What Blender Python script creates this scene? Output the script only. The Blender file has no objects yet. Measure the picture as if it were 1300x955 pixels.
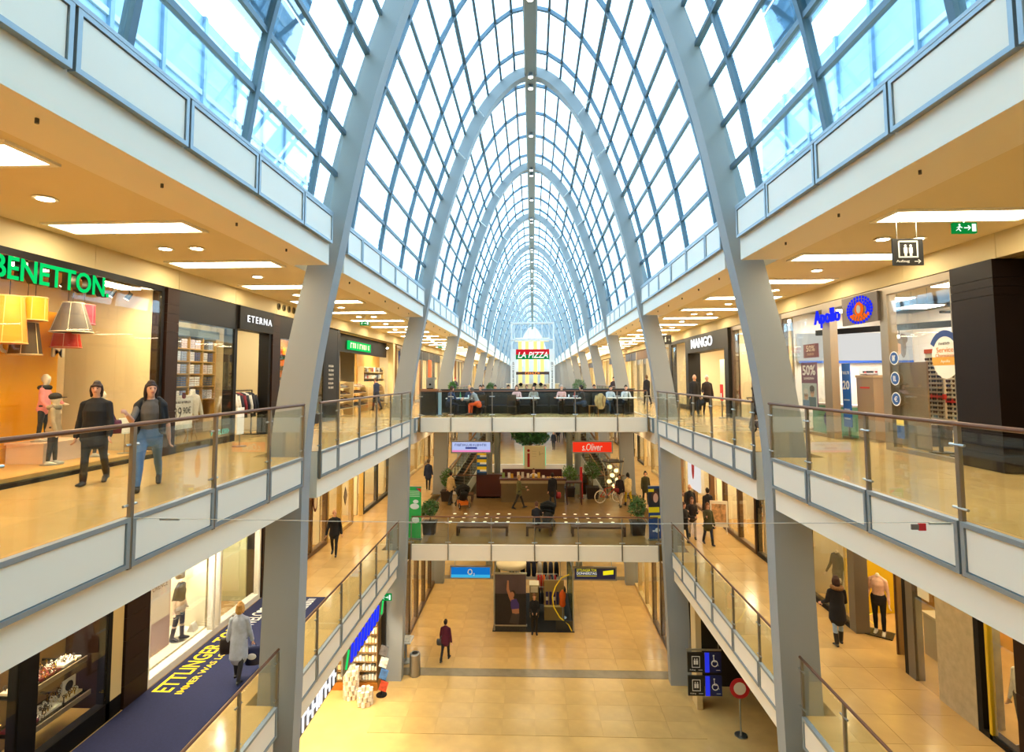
import bpy, math, random
import numpy as np
from mathutils import Vector, Matrix
random.seed(7)
SC = bpy.context.scene
C = bpy.data.collections.new('shopping_mall')      # linked to the scene at the end, so that text and bodies evaluate quickly
TMP = SC.collection

# ------------------------------------------------------------------ camera (photo: 1300 x 955, focal length 700 px, optical axis at 650,432.5)
def rad(a): return math.radians(a)
YAW, PITCH, ROLL = 2.13, 3.88, -0.25
cam_d = bpy.data.cameras.new('camera'); cam = bpy.data.objects.new('camera', cam_d); TMP.objects.link(cam)
cam_d.sensor_width = 36.0; cam_d.lens = 36.0 * 700 / 1300
cam_d.shift_y = -(477.5 - 432.5) / 1300
cam_d.clip_start = 0.05; cam_d.clip_end = 400
_f = Vector((-math.sin(rad(YAW)) * math.cos(rad(PITCH)), math.cos(rad(YAW)) * math.cos(rad(PITCH)), math.sin(rad(PITCH))))
_r = Vector((math.cos(rad(YAW)), math.sin(rad(YAW)), 0)); _u = _r.cross(_f)
_r2 = _r * math.cos(rad(ROLL)) + _u * math.sin(rad(ROLL)); _u2 = -_r * math.sin(rad(ROLL)) + _u * math.cos(rad(ROLL))
cam.matrix_world = Matrix(((_r2.x, _u2.x, -_f.x, 0), (_r2.y, _u2.y, -_f.y, 0), (_r2.z, _u2.z, -_f.z, 1.65), (0, 0, 0, 1)))
SC.camera = cam

# ------------------------------------------------------------------ overcast sky and exposure
W = bpy.data.worlds.new('overcast_sky'); SC.world = W; W.use_nodes = True
_bg = W.node_tree.nodes['Background']
_bg.inputs[0].default_value = (0.83, 0.93, 1.0, 1); _bg.inputs[1].default_value = 6.5
SC.view_settings.view_transform = 'Standard'; SC.view_settings.look = 'None'
SC.view_settings.gamma = 1.0; SC.view_settings.use_curve_mapping = False
SC.view_settings.exposure = 0.0
SC.cycles.use_denoising = True
SC.cycles.max_bounces = 7; SC.cycles.diffuse_bounces = 4; SC.cycles.glossy_bounces = 3
SC.cycles.transmission_bounces = 4; SC.cycles.transparent_max_bounces = 24
SC.cycles.sample_clamp_indirect = 6.0; SC.cycles.caustics_reflective = False; SC.cycles.caustics_refractive = False
LAMP = 24.0      # strength of the gallery ceiling panels
SHOP = 42.0      # strength of the lamps inside the shops
WARM = (1.0, 0.80, 0.50)

# ------------------------------------------------------------------ materials
def lin(c):
    return tuple((x / 12.92 if x <= 0.04045 else ((x + 0.055) / 1.055) ** 2.4) for x in c)
def hexc(h):
    h = h.lstrip('#'); return lin(tuple(int(h[i:i + 2], 16) / 255 for i in (0, 2, 4)))
_M = {}
def mat(col, rough=0.5, metal=0.0, var=0.0, vscale=3.0, bump=0.0, spec=0.5, rnd=0.0):
    key = (col, rough, metal, var, vscale, bump, spec, rnd)
    if key in _M: return _M[key]
    m = bpy.data.materials.new('m_' + col.strip('#')); m.use_nodes = True
    nt = m.node_tree; b = nt.nodes['Principled BSDF']
    c = hexc(col)
    b.inputs['Base Color'].default_value = (*c, 1); b.inputs['Roughness'].default_value = rough
    b.inputs['Metallic'].default_value = metal; b.inputs['Specular IOR Level'].default_value = spec
    if var or bump:
        tc = nt.nodes.new('ShaderNodeTexCoord'); nz = nt.nodes.new('ShaderNodeTexNoise')
        nz.inputs['Scale'].default_value = vscale; nz.inputs['Detail'].default_value = 4
        nt.links.new(tc.outputs['Object'], nz.inputs['Vector'])
        if var:
            r = nt.nodes.new('ShaderNodeValToRGB')
            r.color_ramp.elements[0].position = .3; r.color_ramp.elements[1].position = .7
            r.color_ramp.elements[0].color = (*[x * (1 - var) for x in c], 1); r.color_ramp.elements[1].color = (*[min(1, x * (1 + var)) for x in c], 1)
            nt.links.new(nz.outputs['Fac'], r.inputs['Fac']); nt.links.new(r.outputs['Color'], b.inputs['Base Color'])
        if bump:
            bp = nt.nodes.new('ShaderNodeBump'); bp.inputs['Strength'].default_value = bump; bp.inputs['Distance'].default_value = .02
            nt.links.new(nz.outputs['Fac'], bp.inputs['Height']); nt.links.new(bp.outputs['Normal'], b.inputs['Normal'])
    if rnd:
        oi = nt.nodes.new('ShaderNodeObjectInfo'); hs = nt.nodes.new('ShaderNodeHueSaturation')
        mr = nt.nodes.new('ShaderNodeMapRange'); mr.inputs['To Min'].default_value = 1 - rnd; mr.inputs['To Max'].default_value = 1 + rnd
        nt.links.new(oi.outputs['Random'], mr.inputs['Value']); nt.links.new(mr.outputs['Result'], hs.inputs['Value'])
        src = b.inputs['Base Color'].links[0].from_socket if b.inputs['Base Color'].links else None
        if src: nt.links.new(src, hs.inputs['Color'])
        else: hs.inputs['Color'].default_value = (*c, 1)
        nt.links.new(hs.outputs['Color'], b.inputs['Base Color'])
    _M[key] = m; return m
def emit(col, strength):
    key = ('e', col, strength)
    if key in _M: return _M[key]
    m = bpy.data.materials.new('lamp_' + (col if isinstance(col, str) else 'warm').strip('#')); m.use_nodes = True
    nt = m.node_tree; nt.nodes.clear()
    o = nt.nodes.new('ShaderNodeOutputMaterial'); e = nt.nodes.new('ShaderNodeEmission')
    e.inputs[0].default_value = (*(hexc(col) if isinstance(col, str) else col), 1); e.inputs[1].default_value = strength
    nt.links.new(e.outputs[0], o.inputs[0]); _M[key] = m; return m
def glass(col='#eef6f8', refl=0.10, rough=0.02):
    key = ('g', col, refl, rough)
    if key in _M: return _M[key]
    m = bpy.data.materials.new('glass_' + col.strip('#')); m.use_nodes = True
    nt = m.node_tree; nt.nodes.clear()
    o = nt.nodes.new('ShaderNodeOutputMaterial'); t = nt.nodes.new('ShaderNodeBsdfTransparent'); g = nt.nodes.new('ShaderNodeBsdfGlossy')
    mx = nt.nodes.new('ShaderNodeMixShader'); fr = nt.nodes.new('ShaderNodeFresnel'); mu = nt.nodes.new('ShaderNodeMath'); mu.operation = 'MULTIPLY_ADD'
    t.inputs[0].default_value = (*hexc(col), 1); g.inputs['Roughness'].default_value = rough; g.inputs[0].default_value = (.9, .95, 1, 1)
    fr.inputs[0].default_value = 1.2; mu.inputs[1].default_value = .22; mu.inputs[2].default_value = refl * .3
    nt.links.new(fr.outputs[0], mu.inputs[0]); nt.links.new(mu.outputs[0], mx.inputs[0])
    nt.links.new(t.outputs[0], mx.inputs[1]); nt.links.new(g.outputs[0], mx.inputs[2]); nt.links.new(mx.outputs[0], o.inputs[0])
    _M[key] = m; return m
def stone(col, rough, scale, var):
    m = mat(col, rough, 0, var, scale, 0, .5, .05); return m

# ------------------------------------------------------------------ mesh builder
class MB:
    def __init__(s): s.v = []; s.f = []; s.m = []; s.cm = 0; s.smooth = False
    def _add(s, vs, fs):
        o = len(s.v); s.v += [tuple(p) for p in vs]
        for f in fs: s.f.append(tuple(i + o for i in f)); s.m.append(s.cm)
        return s
    def box(s, x0, x1, y0, y1, z0, z1):
        x0, x1 = sorted((x0, x1)); y0, y1 = sorted((y0, y1)); z0, z1 = sorted((z0, z1))
        return s._add([(x0, y0, z0), (x1, y0, z0), (x1, y1, z0), (x0, y1, z0), (x0, y0, z1), (x1, y0, z1), (x1, y1, z1), (x0, y1, z1)],
                      [(3, 2, 1, 0), (4, 5, 6, 7), (0, 1, 5, 4), (1, 2, 6, 5), (2, 3, 7, 6), (3, 0, 4, 7)])
    def cbox(s, c, d): return s.box(c[0] - d[0] / 2, c[0] + d[0] / 2, c[1] - d[1] / 2, c[1] + d[1] / 2, c[2] - d[2] / 2, c[2] + d[2] / 2)
    def hexa(s, p): return s._add(p, [(3, 2, 1, 0), (4, 5, 6, 7), (0, 1, 5, 4), (1, 2, 6, 5), (2, 3, 7, 6), (3, 0, 4, 7)])
    def bar(s, a, b, w, h, up=(0, 0, 1)):
        a, b = Vector(a), Vector(b); d = (b - a).normalized(); up = Vector(up)
        if abs(d.dot(up)) > .98: up = Vector((0, 1, 0))
        x = d.cross(up).normalized() * w / 2; y = x.cross(d).normalized() * h / 2
        q = [a - x - y, a + x - y, a + x + y, a - x + y, b - x - y, b + x - y, b + x + y, b - x + y]
        return s._add(q, [(3, 2, 1, 0), (4, 5, 6, 7), (0, 1, 5, 4), (1, 2, 6, 5), (2, 3, 7, 6), (3, 0, 4, 7)])
    def tube(s, pts, rs, n=10, caps=True, right=None, round_=False):
        pts = [Vector(p) for p in pts]
        if not isinstance(rs, (list, tuple)): rs = [rs] * len(pts)
        rs = [r if isinstance(r, (list, tuple)) else (r, r) for r in rs]
        if round_:
            a, b = (pts[0] - pts[1]).normalized(), (pts[-1] - pts[-2]).normalized()
            r0, r1 = rs[0], rs[-1]; m0, m1 = min(r0), min(r1)
            pts = [pts[0] + a * m0 * .95, pts[0] + a * m0 * .7] + pts + [pts[-1] + b * m1 * .7, pts[-1] + b * m1 * .95]
            rs = [(r0[0] * .3, r0[1] * .3), (r0[0] * .72, r0[1] * .72)] + rs + [(r1[0] * .72, r1[1] * .72), (r1[0] * .3, r1[1] * .3)]
        o = len(s.v); k = len(pts); X = None
        for i, p in enumerate(pts):
            d = (pts[min(i + 1, k - 1)] - pts[max(i - 1, 0)]).normalized()
            if right is not None: X = Vector(right) - d * d.dot(Vector(right)); X.normalize()
            elif X is None:
                X = d.cross(Vector((0, 0, 1)) if abs(d.z) < .9 else Vector((0, 1, 0))).normalized()
            else: X = (X - d * d.dot(X)).normalized()
            Y = d.cross(X)
            for j in range(n):
                t = 2 * math.pi * j / n
                s.v.append(tuple(p + X * (rs[i][0] * math.cos(t)) + Y * (rs[i][1] * math.sin(t))))
        for i in range(k - 1):
            for j in range(n):
                j2 = (j + 1) % n
                s.f.append((o + i * n + j, o + i * n + j2, o + (i + 1) * n + j2, o + (i + 1) * n + j)); s.m.append(s.cm)
        if caps:
            s.f.append(tuple(o + j for j in range(n))[::-1]); s.m.append(s.cm)
            s.f.append(tuple(o + (k - 1) * n + j for j in range(n))); s.m.append(s.cm)
        return s
    def cyl(s, a, b, r0, r1=None, n=14): return s.tube([a, b], [r0, r0 if r1 is None else r1], n)
    def lathe(s, prof, c=(0, 0, 0), n=20):
        return s.tube([(c[0], c[1], c[2] + z) for r, z in prof], [max(r, 1e-4) for r, z in prof], n, right=(1, 0, 0))
    def ell(s, c, r, n=12, k=8):
        c = Vector(c)
        pts = [c + Vector((0, 0, r[2] * -math.cos(math.pi * i / k))) for i in range(k + 1)]
        rr = [(max(1e-3, r[0] * math.sin(math.pi * i / k)), max(1e-3, r[1] * math.sin(math.pi * i / k))) for i in range(k + 1)]
        return s.tube(pts, rr, n, right=(1, 0, 0))
    def torus(s, c, R, r, ax='x', n=24, k=6, a0=0, a1=360):
        pts = []
        full = abs(a1 - a0) >= 359
        for i in range(n + 1):
            t = rad(a0 + (a1 - a0) * i / n); p, q = R * math.cos(t), R * math.sin(t)
            pts.append({'x': (c[0], c[1] + p, c[2] + q), 'y': (c[0] + p, c[1], c[2] + q), 'z': (c[0] + p, c[1] + q, c[2])}[ax])
        return s.tube(pts, r, k, caps=not full, right={'x': (1, 0, 0), 'y': (0, 1, 0), 'z': (0, 0, 1)}[ax])
    def prism(s, poly, ax, a, b):
        def P(p, t): return {'x': (t, p[0], p[1]), 'y': (p[0], t, p[1]), 'z': (p[0], p[1], t)}[ax]
        n = len(poly)
        return s._add([P(p, a) for p in poly] + [P(p, b) for p in poly],
                      [tuple(range(n))[::-1], tuple(range(n, 2 * n))] + [(i, (i + 1) % n, n + (i + 1) % n, n + i) for i in range(n)])
    def mesh(s, name, mats):
        me = bpy.data.meshes.new(name); me.from_pydata(s.v, [], s.f)
        if not isinstance(mats, (list, tuple)): mats = [mats]
        for m in mats: me.materials.append(m)
        if len(mats) > 1: me.polygons.foreach_set('material_index', s.m)
        if s.smooth: me.polygons.foreach_set('use_smooth', [True] * len(me.polygons))
        me.update(); return me
    def build(s, name, mats, parent=None, world=False, loc=None):
        if world and parent is not None:
            L = parent.location; s.v = [(x - L.x, y - L.y, z - L.z) for x, y, z in s.v]
        o = bpy.data.objects.new(name, s.mesh(name, mats)); C.objects.link(o)
        if parent is not None: o.parent = parent
        if loc is not None: o.location = loc
        return o
def clean_normals(me):
    import bmesh
    b = bmesh.new(); b.from_mesh(me); bmesh.ops.recalc_face_normals(b, faces=b.faces); b.to_mesh(me); b.free()

def tag(o, label=None, cat=None, group=None, kind=None):
    if label: o['label'] = label
    if cat: o['category'] = cat
    if group: o['group'] = group
    if kind: o['kind'] = kind
    return o
def thing(name, label, cat, loc=(0, 0, 0), rz=0, group=None, kind=None):
    o = bpy.data.objects.new(name, None); C.objects.link(o); o.empty_display_size = .1
    o.location = loc; o.rotation_euler = (0, 0, rad(rz)); return tag(o, label, cat, group, kind)
def dup(o, loc=None, rz=None, label=None, parent=None):
    c = o.copy(); C.objects.link(c); c.parent = parent
    if loc is not None: c.location = loc
    if rz is not None: c.rotation_euler = (0, 0, rad(rz))
    if label: c['label'] = label
    for ch in list(o.children): dup(ch, parent=c)
    return c
def inst(name, me, parent, loc, rot=None):
    o = bpy.data.objects.new(name, me); C.objects.link(o); o.parent = parent; o.location = loc
    if rot: o.rotation_euler = rot
    return o
def struct(name, mb, m, label, parent=None):
    o = mb.build(name, m, parent); return tag(o, label, kind='structure')
def text(s, size, m, parent, loc, rot, ext=.01, name='lettering', align='CENTER', sx=1.0, shear=0, world=True, offset=0, space=1.0):
    cu = bpy.data.curves.new(name, 'FONT'); cu.body = s; cu.size = size; cu.extrude = ext; cu.align_x = align; cu.align_y = 'CENTER'
    cu.shear = shear; cu.resolution_u = 3; cu.offset = offset; cu.space_character = space
    t = bpy.data.objects.new(name, cu); TMP.objects.link(t)
    dg = bpy.context.evaluated_depsgraph_get(); me = bpy.data.meshes.new_from_object(t.evaluated_get(dg))
    bpy.data.objects.remove(t); bpy.data.curves.remove(cu)
    me.materials.clear(); me.materials.append(m)
    o = bpy.data.objects.new(name, me); C.objects.link(o)
    o.rotation_euler = tuple(rad(a) for a in rot); o.scale = (sx, 1, 1)
    if parent is not None:
        o.parent = parent
        if world: loc = tuple(Vector(loc) - parent.location)
    o.location = loc; return o
FACE_E, FACE_W, FACE_S = (90, 0, 90), (90, 0, -90), (90, 0, 0)     # towards +X, -X, -Y

WHITE = mat('#efece4', .45); CREAM = mat('#e9dcb8', .6, 0, .03, .7); FASCIA = mat('#f2e6d2', .5)
STEEL = mat('#a9aba8', .3, .9); DKSTEEL = mat('#5c5650', .4, .6); BRONZE = mat('#6e4a36', .32, .7)
RIBM = mat('#969a9b', .55, 0, .03, .6); MULL = mat('#5a7282', .45, .2); FRAMEG = mat('#98a2a8', .4, .5)
DARKBR = mat('#2c1a12', .5, 0, .12, 2.0, 0, .2); BLACK = mat('#0f0c0a', .5, 0, 0, 3.0, 0, .2); BLKM = mat('#151312', .45, 0, 0, 3.0, 0, .25)
BAL_GLASS = glass('#f8fbf8', .06); SHOP_GLASS = glass('#fafaf6', .08); ROOF_GLASS = glass('#dff0fa', .06)
# ------------------------------------------------------------------ main dimensions (metres; z = 0 is the floor of the upper gallery)
Z2, Z1, Z0 = 0.0, -5.05, -10.1
RIBS = [12.1 + 10.2 * k for k in range(13)]
YEND = 141.0
XW2, XW1, XW0 = 8.0, 8.4, 5.7          # shop front planes on the three levels
XR2, XR1 = 4.92, 5.35                  # balustrade planes
SIDE = {-1: 'left', 1: 'right'}
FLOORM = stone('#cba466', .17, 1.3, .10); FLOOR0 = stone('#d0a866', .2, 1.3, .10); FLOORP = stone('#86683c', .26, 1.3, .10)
BAND = mat('#8a7a5e', .25, 0, .1, 3)

# floors and slabs
fl = {}
fl['l0'] = struct('floor_ground', MB().box(-13.4, 13.4, -3, YEND, Z0 - .3, Z0 - .012), FLOOR0, 'polished beige stone floor of the ground level')
for s in (-1, 1):
    n = SIDE[s]
    fl['l1', s] = struct('floor_middle_' + n, MB().box(s * 5.95, s * 13.4, -3, YEND, -6.1, Z1 - .012), FLOORM, 'polished beige stone floor of the middle gallery, %s side' % n)
    fl['l2', s] = struct('floor_upper_' + n, MB().box(s * 5.95, s * 13.4, -3, YEND, -1.05, -.012), FLOORM, 'polished beige stone floor of the upper gallery, %s side' % n)
    struct('ceiling_' + n, MB().box(s * 5.2, s * 13.4, -3, YEND, 4.12, 4.75), mat('#e4d3ac', .7, 0, .02, .5), 'warm cream ceiling over the upper gallery, %s side' % n)
    struct('wall_' + n, MB().box(s * 13.4, s * 13.8, -3, YEND, -10.4, 4.75), CREAM, 'cream back wall behind the shops, %s side' % n)
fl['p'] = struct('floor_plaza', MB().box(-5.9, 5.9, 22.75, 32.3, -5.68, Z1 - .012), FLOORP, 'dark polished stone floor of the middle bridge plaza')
fl['p2'] = struct('floor_far_plaza', MB().box(-5.9, 5.9, 43.5, 76, -5.7, Z1), FLOORM, 'polished stone floor of the far middle bridge')
fl['b'] = struct('floor_bridge', MB().box(-5.9, 5.9, 23.4, 39.0, -.62, -.002), FLOORM, 'stone floor of the upper restaurant bridge')
struct('floor_far_bridge', MB().box(-5.9, 5.9, 52.0, 90.0, -.62, 0), FLOORM, 'stone floor of the far upper bridge')
struct('floor_near_bridge', MB().box(-5.9, 5.9, -3, .6, -.62, 0), FLOORM, 'stone floor of the upper bridge at the near end')
struct('wall_back', MB().box(-13.8, 13.8, -3.4, -3, -10.4, 16), CREAM, 'cream wall at the near end of the hall')
struct('wall_far', MB().box(-13.8, 13.8, YEND, YEND + .4, -10.4, 16), mat('#e8e2d2', .6), 'pale wall at the far end of the hall')
for i, y in enumerate((22.85, 33.4, 43.2)):
    struct('trim_floor_band', MB().box(-5.6, 5.6, y - .28, y + .28, Z0 - .011, Z0 + .004), BAND, 'dark stone band across the ground floor')

# stone floor tiles (one mesh per size, shared)
def tiles(parent, x0, x1, y0, y1, z, tx, ty, m, skip=None):
    nx, ny = max(1, round((x1 - x0) / tx)), max(1, round((y1 - y0) / ty)); dx, dy = (x1 - x0) / nx, (y1 - y0) / ny
    me = MB().box(.003, dx - .003, .003, dy - .003, -.012, 0).mesh('tile', m)
    for i in range(nx):
        for j in range(ny):
            if skip and skip(x0 + (i + .5) * dx, y0 + (j + .5) * dy): continue
            inst('tile', me, parent, (x0 + i * dx, y0 + j * dy, z))
tiles(fl['l0'], -5.6, 5.6, 19.0, 22.55, Z0, 1.12, .9, FLOOR0)
tiles(fl['l0'], -5.6, 5.6, 23.15, 33.1, Z0, 1.12, .9, FLOOR0, lambda x, y: -1.9 < x < 1.8 and 26.6 < y < 31)
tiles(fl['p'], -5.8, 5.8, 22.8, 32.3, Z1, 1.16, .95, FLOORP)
for s in (-1, 1):
    a, b = sorted((s * 5.95, s * 8.4)); tiles(fl['l1', s], a, b, 9.0, 36.0, Z1, .82, .9, FLOORM)
    a, b = sorted((s * 5.95, s * 8.0)); tiles(fl['l2', s], a, b, 3.0, 30.0, 0, 1.03, .9, FLOORM)

# ------------------------------------------------------------------ steel arch ribs
PROF = [(5.2, -10.1), (5.13, -7.5), (5.05, -5.0), (5.0, -2.5), (4.96, 0.0), (4.7, 2.2), (4.28, 4.4), (3.82, 6.74), (3.38, 8.5), (2.78, 10.35), (2.12, 12.0), (1.38, 13.2), (.66, 13.92), (0, 14.15)]
WID = [.82, .82, .80, .78, .76, .70, .62, .54, .50, .47, .45, .43, .42, .42]
def catmull(P, n=4):
    out = []
    Q = [P[0]] + P + [(-P[-2][0], *P[-2][1:])]
    for i in range(1, len(Q) - 2):
        for k in range(n):
            t = k / n
            out.append(tuple(.5 * (2 * b + (c - a) * t + (2 * a - 5 * b + 4 * c - d) * t * t + (3 * b - a - 3 * c + d) * t ** 3) for a, b, c, d in zip(Q[i - 1], Q[i], Q[i + 1], Q[i + 2])))
    return out + [P[-1]]
CUR = catmull([(x, z, w) for (x, z), w in zip(PROF, WID)], 3)
def offs(k):
    out = []
    for i, (x, z, w) in enumerate(CUR):
        a, b = CUR[max(0, i - 1)], CUR[min(len(CUR) - 1, i + 1)]
        tx, tz = b[0] - a[0], b[1] - a[1]
        if i == len(CUR) - 1: tx, tz = -1, 0
        L = math.hypot(tx, tz); nx, nz = tz / L, -tx / L
        if z < -.1: nx, nz = 1, 0
        d = w if k is None else k
        out.append((x + nx * d, z + nz * d))
    return out
INN = [(x, z) for x, z, w in CUR]; OUT = offs(None)
full_in = [(-x, z) for x, z in INN] + INN[-2::-1]; full_out = [(-x, z) for x, z in OUT] + OUT[-2::-1]
mb = MB()
T = .2
for (a, b), (c, d) in zip(full_in, full_out):
    mb.v += [(a, -T, b), (c, -T, d), (c, T, d), (a, T, b)]
n = len(full_in)
for i in range(n - 1):
    o = 4 * i
    for j in range(4):
        j2 = (j + 1) % 4; mb.f.append((o + j, o + j2, o + 4 + j2, o + 4 + j)); mb.m.append(0)
mb.f += [(0, 1, 2, 3), (4 * n - 1, 4 * n - 2, 4 * n - 3, 4 * n - 4)]; mb.m += [0, 0]
rib_me = mb.mesh('arch_rib', RIBM); clean_normals(rib_me)
for i, y in enumerate(RIBS):
    o = bpy.data.objects.new('arch_rib', rib_me); C.objects.link(o); o.location = (0, y, 0)
    tag(o, 'pale grey steel arch rib spanning the hall from floor to roof', kind='structure', group='arch ribs of the glass roof')
# ridge beam with its lamps
ridge = struct('ridge_beam', MB().box(-.19, .19, -2.9, YEND - .1, 14.12, 14.42), mat('#8d9696', .5, .1), 'grey ridge beam running under the top of the glass roof')
rb = MB().box(-.25, -.19, -2.9, YEND - .1, 14.2, 14.34).box(.19, .25, -2.9, YEND - .1, 14.2, 14.34)
tag(rb.build('cable_rail', mat('#b9c6cc', .4), ridge), None)
sp = MB().cyl((0, 0, 0), (0, 0, -.16), .10, .12, 14).mesh('spot_housing', mat('#7c8488', .4, .4)); se = MB().cyl((0, 0, -.161), (0, 0, -.17), .10, .10, 14).mesh('spot_lens', emit('#fff4dc', 10))
for y in RIBS:
    for d in (-.45, .45, 5.1):
        if 15 < y + d < 80:
            t = thing('ridge_spotlight', 'small round white spotlight hanging under the roof ridge', 'spotlight', (0, y + d, 14.12), 0, 'spotlights along the roof ridge')
            inst('housing', sp, t, (0, 0, 0)); inst('lens', se, t, (0, 0, 0))

# ------------------------------------------------------------------ glass roof: bars, purlins, panes
GZ = offs(.46)
gp = [p for p in GZ if p[1] > 5.3]
gp = [(4.52, 5.25)] + gp[1:]
# resample by arc length, bottom to ridge
def resample(P, cuts):
    L = [0]
    for a, b in zip(P, P[1:]): L.append(L[-1] + math.dist(a, b))
    out = []
    for c in cuts:
        t = c * L[-1]
        for i in range(len(P) - 1):
            if L[i] <= t <= L[i + 1] + 1e-6:
                u = (t - L[i]) / (L[i + 1] - L[i]); out.append((P[i][0] + (P[i + 1][0] - P[i][0]) * u, P[i][1] + (P[i + 1][1] - P[i][1]) * u)); break
    return out, L[-1]
_, LT = resample(gp, [0])
lens = [1.05] * 9 + [.9, .75, .75]; sc_ = LT / sum(lens); cuts = [0]
for l in lens: cuts.append(cuts[-1] + l * sc_ / LT)
cuts[-1] = 1.0
GP, _ = resample(gp, cuts)
NR = len(GP) - 1
BARY = [y for y in [RIBS[0] + 10.2 * k + d for k in range(-2, 13) for d in (-3.825, -1.275, 1.275, 3.825)] if -2.9 < y < YEND - .2]
roof = tag(thing('roof_glazing', None, None, (0, 0, 5.25)), 'vaulted glass roof of blue-white panes between grey steel bars', kind='structure')
def loc_(o): o.location = Vector(o.location) - roof.location; return o
for s in (-1, 1):
    mb = MB()
    for i in range(NR):
        mb.bar((s * GP[i][0], 0, GP[i][1]), (s * GP[i + 1][0], 0, GP[i + 1][1]), .10, .13, (s, 0, .3))
    bar_me = mb.mesh('glazing_bar', MULL)
    for y in BARY: inst('glazing_bar', bar_me, roof, (0, y, -5.25))
    for i in range(NR + 1):
        th = .13 if i in (4, 8) else .085
        mb = MB().bar((s * GP[i][0], -2.9, GP[i][1]), (s * GP[i][0], YEND - .1, GP[i][1]), th, .10)
        mb.build('purlin', MULL, roof, True)
YC = [-2.9] + BARY + [YEND - .1]
cells = []
for s in (-1, 1):
    for a, b in zip(YC, YC[1:]):
        for i in range(NR):
            p, q = GP[i], GP[i + 1]; ym = (a + b) / 2; xm = s * (p[0] + q[0]) / 2; zm = (p[1] + q[1]) / 2 - 1.65
            vis = ym > 1 and abs(xm / ym) < 1.0 and zm / ym < .8
            area = (b - a) * math.dist(p, q) / (ym * ym + 1) * (1 if vis else 0)
            cells.append((area, s, i, a, b))
cells.sort(key=lambda c: -c[0])
rest = MB()
pane_me = {}
CUT = [(s, i, a) for s in (-1, 1) for i in (3, 4, 5) for a in ()]
for k, (ar, s, i, a, b) in enumerate(cells):
    p, q = GP[i], GP[i + 1]
    def quad(mb, y0, y1, dz=0):
        d = Vector((q[0] - p[0], 0, q[1] - p[1])).normalized(); nn = Vector((d.z, 0, -d.x)) * .012
        P0, Q0 = Vector((s * p[0], y0, p[1])), Vector((s * q[0], y0, q[1])); P1, Q1 = Vector((s * p[0], y1, p[1])), Vector((s * q[0], y1, q[1]))
        nn = Vector((nn.x * s, 0, nn.z))
        return mb.hexa([P0 - nn, P1 - nn, Q1 - nn, Q0 - nn, P0 + nn, P1 + nn, Q1 + nn, Q0 + nn])
    if k < 300:
        key = (s, i, round(b - a, 3))
        if key not in pane_me: pane_me[key] = quad(MB(), 0, b - a).mesh('glass_pane', ROOF_GLASS)
        inst('glass_pane', pane_me[key], roof, (0, a, -5.25))
    else: quad(rest, a, b)
tag(rest.build('far_glass_panes', ROOF_GLASS, roof, True), None, kind='stuff')
# window opener struts near the ribs
for y in RIBS[1:5]:
    for s in (-1, 1):
        for i in (6, 8):
            for d in (-1.2, 1.2):
                x, z = GP[i]; MB().cyl((s * (x + .02), y + d, z - .05), (s * (x - .38), y + d * .25, z - .22), .022, n=6).build('opener_strut', mat('#e6edf0', .4), roof, True)
# grey cladding boards outside the roof and blue blocks added to tint the lower panes like reflections
for s in (-1, 1):
    t = tag(thing('roof_cladding', None, None, (s * 4.2, 8.6, 7.2)), 'grey square cladding boards outside the glass roof, %s side' % SIDE[s], kind='structure')
    for i in range(3):
        for j in range(4):
            p, q = GP[2 + i], GP[3 + i]; y0 = 6.4 + j * .82
            d = Vector((q[0] - p[0], 0, q[1] - p[1])); nn = Vector((d.z, 0, -d.x)).normalized() * .22
            A = Vector((p[0], 0, p[1])) + d * .02 + nn; B = Vector((p[0], 0, p[1])) + d * .96 + nn; n2 = nn * .2
            Pp = [A, A, B, B]; ys = [y0, y0 + .79, y0 + .79, y0]
            lo = [Vector((s * v.x, y, v.z)) for v, y in zip(Pp, ys)]; hi = [Vector((s * (v + n2).x, y, (v + n2).z)) for v, y in zip(Pp, ys)]
            MB().hexa(lo + hi).build('cladding_board', mat('#9aa3a8', .5), t, True)
    bl = tag(thing('pane_tint_block', None, None, (s * 18, 10, 4.75)), 'pale blue block added outside the roof to tint its lower panes, %s side' % SIDE[s], kind='structure')
    MB().box(s * 15.2, s * 19, -4, 36, 4.75, 18.5).build('block_face', mat('#86a6bc', .5), bl, True)
    for j in range(14):
        MB().box(s * 15.05, s * 15.2, -4 + j * 2.8, -3.8 + j * 2.8, 4.75, 18.5).build('block_fin', mat('#64839a', .4), bl, True)
    for j in range(5):
        MB().box(s * 15.1, s * 15.2, -4, 36, 6 + j * 2.9, 6.25 + j * 2.9).build('block_band', mat('#a9bcc8', .4), bl, True)

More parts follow.
